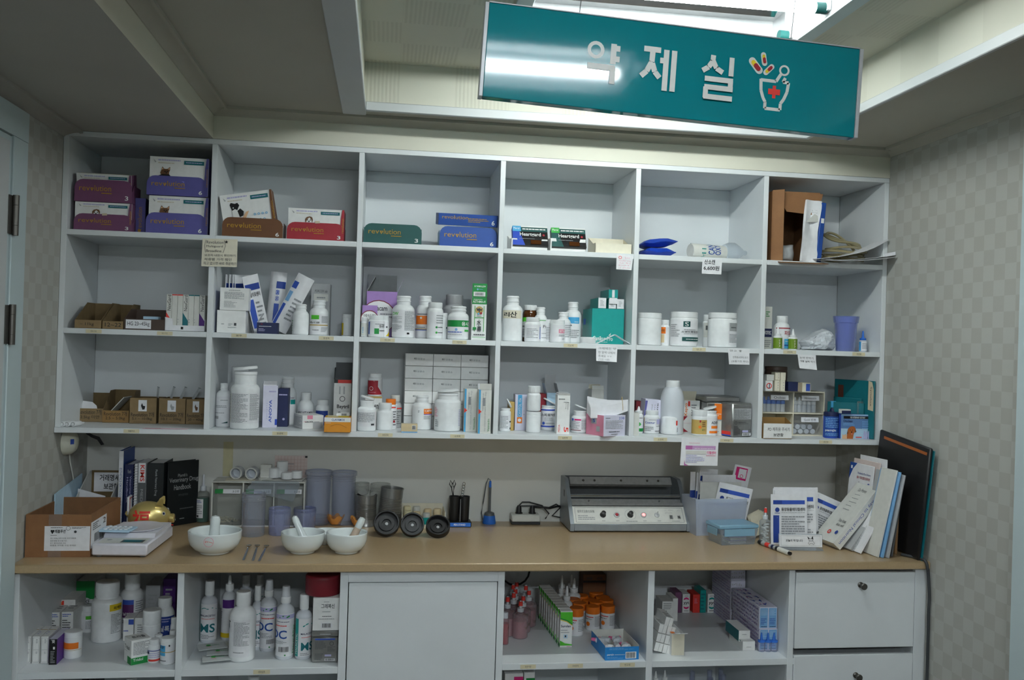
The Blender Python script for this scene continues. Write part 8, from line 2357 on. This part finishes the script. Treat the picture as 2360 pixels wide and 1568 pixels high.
for i, (lab, px, py, rz) in enumerate((('foil sachet with green and red print, top of the sachet fan', 488, 1508, 18), ('foil sachet lying second in the fan', 510, 1515, 8), ('foil sachet lying lowest in the fan', 500, 1524, 12), ('foil sachet under the fan at the right', 525, 1500, 28))):
    p = G(px, py, LS)
    m = MB(); m.sheet([[(-.036+.072*u, -.024+.048*v, .0012+.002*math.sin(3.1*u)*math.sin(3.1*v)) for u in (0, .25, .5, .75, 1)] for v in (0, .25, .5, .75, 1)], 'silver2', .0016); m.draw(Plane((-.03, -.02, .0046), (.06, 0, 0), (0, .04, 0), (0, 0, 1)), [('c', .35, .5, .1, 'grn2'), ('l', .3, .4, .8, .55, 1, 'green'), ('l', .25, .12, .45, .22, 1, 'sred'), ('l', .2, .7, .7, .78, 1, 'mtx')])
    put(tag(m.build('foil_sachet'), lab, 'sachet', 'foil sachets fanned on the cabinet shelf'), (p.x, p.y, LS+.0062*(3-i)+.0005), rz)

# fourth compartment: clear bottles with red tips, green cartons, orange-capped bottles
for i, (x, t, b, lab) in enumerate(((1199, 1385, 1475, 'foremost'), (1205, 1373, 1462, 'second, just behind the foremost'), (1183, 1366, 1458, 'behind the pink bottle'), (1169, 1375, 1470, 'at the left divider'), (1218, 1360, 1448, 'right rear'), (1187, 1357, 1446, 'third row left'), (1211, 1349, 1436, 'third row right'), (1182, 1347, 1434, 'fourth row left'), (1190, 1341, 1428, 'farthest back'))):
    T_ = bottle('clear squeeze bottle with a red tip, '+lab, x-18, x+18, t, LS, b=b, st=(.60, .68, .36, .70, .42), c='pinkb', cap='milky', lid='none' if 0 else 'tip', liq=('pinkliq', .46), name='squeeze_bottle', grp='red-tipped clear squeeze bottles')
    hh = at(x, t, Y=T_.location.y).z-LS
    m = MB(); m.lathe([(0, hh*.865), (.0062, hh*.865), (.0055, hh*.97), (0, hh*1.005)], 'sred', 16); m.build('red_tip', T_)
bottle('bottle of bright pink liquid half behind the left divider', 1155, 1173, 1412, LS, b=1488, st='pill', c='pinkb', cap='milky', liq=('redliq', .66))
Y, X0, w, h = place(1291, 1319, 1410, LS, None, 1493)
w = max(w, .034)
GF = [('r', 0, .64, 1, .98, 'lime'), ('p', [(0, .5), (1, .5), (1, .64), (.55, .74), (0, .8)], 'w'), ('P', [(0, .8), (.55, .74), (1, .64)], 'green', .03), ('P', [(0, .77), (.55, .71), (1, .61)], 'yel', .02), ('T', .05, .56, .85, .63, 'Surolan', 'navy'), ('l', .05, .46, .6, .5, 1, 'mtx'), ('l', .05, .4, .75, .44, 1, 'mtx'), ('r', .3, .26, .6, .36, 'ltblue'), ('r', .38, .29, .5, .34, 'ink'), ('p', [(0, .06), (1, .06), (1, .09), (.4, .12), (0, .2)], 'lime'), ('l', .55, .02, .9, .045, 1, 'mag')]
m = cartonmb(w, .026, h, 'w', dict(F=GF, L=[('r', 0, 0, 1, .1, 'green'), ('r', .0, .9, 1, 1, 'lime')]))
g0 = None
NM = ['foremost', 'second', 'third', 'fourth', 'fifth', 'sixth', 'seventh', 'eighth', 'ninth', 'tenth']
for i in range(10):
    loc = (X0-.0016*i, Y+.0278*i, LS+.0003)
    if Y+.0278*i > .245:
        break
    lab = 'white and green carton, %s from the front of its long row' % NM[i]
    g0 = put(tag(m.build('ear_drop_carton'), lab, 'box', 'green and white cartons in a row'), loc) if g0 is None else (dup(g0, lab, loc) and g0)
for i, (l, r, t, b, lab) in enumerate(((1308, 1328, 1351, 1440, 'foremost'), (1322, 1346, 1334, 1420, 'right, behind the foremost'), (1297, 1316, 1334, 1425, 'left, behind the foremost'), (1296, 1315, 1327, 1410, 'farthest left'), (1318, 1338, 1326, 1405, 'farthest right'))):
    bottle('white nozzle bottle with a dark blue label, '+lab, l-3, r+3, t, LS, b=b+8, st=(.56, .64, .46, .66, .6), lid='tip', name='nozzle_bottle', grp='white nozzle bottles beside the green cartons', wr=[(0, 150, .1, .5, 'paper', [('r', 0, .78, 1, 1, 'navy'), ('r', .1, .3, .8, .5, 'navylbl')])])
k = 0
ROW = ['front', 'second', 'third', 'fourth']
for rw, cols in enumerate((((1354, 1400, 1468), (1391, 1397, 1455), (1425, 1395, 1453)), ((1360, 1389, 1447), (1398, 1386, 1440), (1421, 1382, 1438)), ((1345, 1380, 1438), (1381, 1381, 1430), (1412, 1375, 1426)), ((1363, 1372, 1425), (1397, 1365, 1415)))):
    for ci, (x, t, b) in enumerate(cols):
        bottle('orange-capped white bottle, %s row, %s' % (ROW[rw], ['left', 'middle', 'right'][ci]), x-16, x+16, t, LS, b=b, st=(.66, .68, .98, .70, 1.0), cap='orange', rib=0, name='tablet_bottle', grp='orange-capped white bottles', wr=[(0, 170, .06, .64, 'paper', [('r', .05, .88, .45, .94, 'sred'), ('T', .0, .72, .4, .8, 'DENTAL+', 'ink'), lines(8, 'mtx', (.52, .2, .98, .98)), ('c', .2, .4, .1, 'orange')])])
carton('dark brown carton with a black stripe at the back of the fourth compartment', 1353, 1405, 1325, LS, Y=.2, d=.06, c='brown', b=1430, pr=dict(F=[('r', 0, .78, 1, .84, 'k'), ('T', .15, .86, .4, .93, '의약품', 'ink'), ('T', .6, .86, .85, .93, '의약품', 'ink')]))
Y, X0, w, h = place(1394, 1473, 1492, LS, None, 1522)
bx = thing('open_box', 'open white and blue box with a barcode, full of pink-tipped tubes', 'box', (X0, Y, LS+.0003), 3)
m = MB(); D_ = .135; th = .001
m.box(-w/2, w/2, 0, th, 0, h, 'bluetape2', fc=dict(B='offw')); m.box(-w/2, w/2, D_-th, D_, 0, h*1.15, 'offw'); m.box(-w/2, -w/2+th, th, D_-th, 0, h*1.1, 'offw', fc=dict(L='bluetape2')); m.box(w/2-th, w/2, th, D_-th, 0, h*1.1, 'offw', fc=dict(R='bluetape2')); m.box(-w/2, w/2, th, D_-th, 0, th, 'offw')
m.draw(Plane((-w/2, 0, 0), (w, 0, 0), (0, 0, h), (0, -1, 0)), [('l', .12, .78, .85, .94, 2, 'lblue'), ('T', .06, .34, .26, .5, 'pamjis', 'w'), ('l', .28, .38, .58, .46, 1, 'w'), ('l', .06, .12, .58, .28, 2, 'lblue'), ('b', .6, .1, .92, .62)])
m.build('box_body', bx)
for i in range(14):
    q = MB(); L = .04
    q.lathe([(0, 0), (.007, 0), (.008, .002), (.008, L*.6), (.004, L*.68), (.0035, L*.7)], 'milky', 12, RX(-90)); o_ = None
    T_ = thing('ear_tube', 'milky tube with a pink tip in the open blue-fronted box', 'tube', (X0-.03+.0155*(i % 5), Y+.012+.03*((i//5) % 3)+.004*(i % 2), LS+.011+.008*(i//5)), rnd.uniform(-60, 60), 'pink-tipped tubes in the box')
    q.build('tube_body', T_)
    q = MB(); q.lathe([(0, L*.66), (.0052, L*.66), (.0045, L*.95), (0, L)], 'pink2', 12, RX(-90)); q.build('pink_tip', T_)
m = MB(); m.tube([(.02+.045*math.cos(a), 0, .045*math.sin(a)) for a in [q_*math.pi/8 for q_ in range(17)]], .0032, 'rubber', 8); put(tag(m.build('rubber_ring'), 'black ring hanging at the back of the fourth compartment', 'ring'), (at(1180, 1325, Y=.2).x-.01, .2, at(1180, 1325, Y=.2).z+.012))

# fifth compartment: cartons leaning left, open carton, back row, stacks at the right
for i, (lab, px, py, rl) in enumerate((('white small carton, lowest left of the leaning stack', 1513, 1505, 0), ('white small carton, lowest right of the leaning stack', 1527, 1505, 0), ('white small carton, second layer left of the leaning stack', 1514, 1487, 1), ('white small carton, second layer right of the leaning stack', 1531, 1487, 1), ('white small carton, third layer left of the leaning stack', 1519, 1468, 2), ('white small carton, third layer right of the leaning stack', 1535, 1468, 2), ('white small carton topmost of the leaning stack', 1525, 1448, 3))):
    p = G(1513, 1508, LS)
    m = cartonmb(.0225, .085, .0235, 'w', dict(F=[('P', [(.5, .05), (.55, .95)], 'grey', .04)], T=[lines(3, 'mtx', (.1, .1, .9, .6))]))
    put(tag(m.build('small_carton'), lab, 'box', 'small white cartons in a leaning stack'), (p.x+.003+(0 if i % 2 == 0 else .0235)+.0058*rl+(.012 if rl == 3 else 0), p.y+.002*rl, LS+.0006+.0245*rl+(.0062 if i % 2 == 0 and rl < 3 else 0)), 0, 0, 13)
Y, X0, w, h = place(1549, 1573, 1478, LS, None, 1512)
carton('open white carton with an orange stripe, its front flap hanging down', 1548, 1577, 1462, LS, Y=Y, d=.1, c='w', b=1512, pr=dict(T=[('r', 0, .05, .3, .95, 'orange')]), fc=dict(F='cream'), open=[('F', .03, 160), ('B', .1, -8)])
for lab, l, r, t, b, y, els in (('white carton with a grey window behind the leaning stack', 1526, 1552, 1387, 1440, None, [('r', .1, .4, .4, .6, 'dgrey'), lines(4, 'mtx', (.1, .65, .8, .95))]), ('white carton standing behind the grey-window carton', 1550, 1562, 1380, 1432, None, [])):
    carton(lab, l, r, t, LS, Y=y, d=.07, c='w', b=b, pr=dict(F=els))
EAR = lambda c: [('p', [(.12, .68), (.2, .78), (.5, .83), (.8, .78), (.88, .68), (.5, .73)], c), ('p', [(.12, .34), (.5, .29), (.88, .34), (.8, .24), (.5, .19), (.2, .24)], c), ('T', .12, .42, .88, .6, 'yyt', 'ink'), ('l', .25, .88, .75, .93, 1, 'ink'), ('l', .2, .08, .8, .14, 1, 'ink')]
for lab, l, r, t, c, els in (('plum carton at the back left of the fifth compartment', 1556, 1571, 1366, 'plum', []), ('white carton with red arcs in the back row', 1573, 1590, 1370, 'w', EAR('mag')), ('bright red carton beside the red-arc carton', 1597, 1613, 1371, 'sred', [lines(3, 'pink', (.2, .5, .8, .8))]), ('turquoise carton in the back row', 1614, 1627, 1361, 'teal', [lines(5, 'dteal', (.1, .1, .9, .9))]), ('white carton with turquoise arcs in the back row', 1631, 1650, 1370, 'w', EAR('teal')), ('cream carton edge with an orange foot in the back row', 1655, 1664, 1370, 'offw', [('r', 0, 0, 1, .12, 'orange')])):
    carton(lab, l, r, t, LS, d=.06, c=c, b=1413, pr=dict(F=els))
BOTX = [('r', .04, .05, .47, .95, 'lblue'), ('r', .53, .05, .96, .95, 'lblue'), ('l', .08, .62, .43, .9, 5, 'ltblue'), ('l', .57, .62, .92, .9, 5, 'ltblue'), ('l', .08, .2, .4, .5, 4, 'bandblue'), ('l', .57, .2, .9, .5, 4, 'bandblue'), ('l', .1, .08, .42, .14, 1, 'navy'), ('l', .58, .08, .92, .14, 1, 'navy')]
Y, X0, w, h = place(1750, 1791, 1450, LS, None, 1500)
side = [('h', .02, .05, .98, .95, 5, 'mauve'), ('h', .02, .05, .98, .95, 5, 'bandblue')]
c0 = carton('pale blue printed carton, lower of the right-hand block', 1750, 1791, 1450, LS, Y=Y, d=.2, c='lavw', b=1500, pr=dict(F=BOTX, L=side, T=side))
carton('pale blue printed carton, upper of the right-hand block', 1750, 1791, 1400, LS, Y=Y-.002, d=.2, c='lavw', b=1448, z=h+.0006, pr=dict(F=BOTX, L=side, T=side))
Yb = .03
for i in range(2):
    for j in range(5):
        hh = .046
        xx = at(1690+16*i+3, 1400, Y=Yb).x
        m = cartonmb(.0235, .16, hh-.0006, 'lavw', dict(F=[('h', .05, .1, .95, .9, 3, 'grey')], L=side))
        put(tag(m.build('printed_carton'), 'pink and blue printed carton, %s column, %s from bottom' % (['left', 'right'][i], NM[j] if j else 'first'), 'box', 'tall block of small printed cartons'), (xx+.0245*0, Yb+.002*j, LS+.0004+hh*j))
Y, X0, w, h = place(1711, 1740, 1478, LS, None, 1500)
for i in range(3):
    carton('white carton with a dark blue side, %s of three by the blue droppers' % ['lowest', 'middle', 'topmost'][i], 1712-5*i, 1740-6*i, 1479, LS, Y=Y+.012*i, d=.1, c='w', b=1497, z=.0235*i+.0004*i, fc=dict(L='dteal' if i else 'w'), pr=dict(F=[('l', .3, .3, .7, .45, 1, 'grey')]))
for i, x in enumerate((1761, 1776, 1790)):
    bottle('small clear dropper bottle with a bright blue cap, %s of three' % ['left', 'middle', 'right'][i], x-8, x+8, 1459, LS, b=1504, st=(.48, .52, .8, .5, .98), c='clearb', cap='bluetape', lid='tip', rib=0, name='dropper_bottle', grp='blue-capped dropper bottles on the right')

# what shows of the level below
for lab, l, r, t, y, c, els in (('white carton with a magenta stripe on the lowest shelf', 1162, 1204, 1553, -.2, 'w', [('r', .5, .8, 1, .96, 'mag')]), ('white carton with a green stripe on the lowest shelf', 1206, 1231, 1551, -.17, 'w', [('r', .2, .8, 1, .93, 'green')]), ('dark carton with light marks on the lowest shelf, left compartment', 187, 200, 1556, -.1, 'lk', [('h', .1, .7, .9, 1, 3, 'grey')]), ('dark carton with light marks beside the other dark carton', 203, 216, 1556, -.1, 'lk', [('h', .1, .7, .9, 1, 3, 'grey')])):
    carton(lab, l, r, t, LB, Y=y, d=.09, c=c, b=1690, pr=dict(F=els))
for lab, l, r, t, y in (('white bottle top showing on the lowest shelf, left compartment', 285, 316, 1562, -.08), ('white screw cap of a bottle on the lowest shelf, second compartment', 566, 602, 1557, -.08), ('white nozzle bottle on the lowest shelf, front one at the fourth divider', 1503, 1516, 1548, -.2), ('white nozzle bottle on the lowest shelf, second at the fourth divider', 1524, 1537, 1546, -.19)):
    bottle(lab, l-3, r+3, t, LB, Y=y, b=1690, st=(.66, .8, .6, .82, .66), lid='tip' if 'nozzle' in lab else 'on')
for i, (x, t) in enumerate(((1594, 1548), (1634, 1546), (1660, 1543), (1666, 1556), (1637, 1563))):
    m = MB(); p = at(x, 1600, Y=-.02+.03*(i % 3)); zt = at(x, t, Y=p.y).z
    m.lathe([(0, 0), (.008, 0), (.008, zt-LB), (.0065, zt-LB), (.0065, .002), (0, .002)], 'clearb', 16); put(tag(m.build('clear_vial'), 'tall clear vial standing on the lowest shelf, fifth compartment', 'vial', 'clear vials on the lowest shelf'), (p.x, p.y, LB+.0004))
# small sideways settling so that nothing touches the uprights
NUDGE = {'blue display tray with a blue': (-.006, 0), 'flat blue carton lying tipped': (-.011, 0), 'coil of yellowed': (-.012, 0), 'large purple carton': (.0105, 0), 'kraft box marked 2.5 kg, leftmost': (.006, 0), 'white paper packet in the leftmost': (.006, 0), 'leftmost of three white pipettes': (.003, 0),
         'white envelope in the bundle': (-.027, 0), 'thin rubber band around': (-.027, 0), 'white carton edge standing': (.012, 0), 'clear blister packet with grey': (-.018, 0), 'clear blister packet edge-on': (-.01, 0), 'green liquid bottle': (0, -.02), 'silver tin with a blue-striped': (-.003, 0),
         'dark red round dish': (-.027, 0), 'dark brown carton with a black stripe': (-.014, 0), 'orange-capped white bottle': (-.033, 0), 'white nozzle bottle with a dark': (-.016, 0), 'small clear dropper bottle with a bright blue cap': (-.008, 0), 'rolled clinic envelope leaning far right': (0, 0, .003)}
for o in COL.objects:
    lb = o.get('label')
    if lb:
        for k_, v_ in NUDGE.items():
            if lb.startswith(k_):
                o.location.x += v_[0]
                o.location.y += v_[1]
                if len(v_) > 2:
                    o.location.z += v_[2]
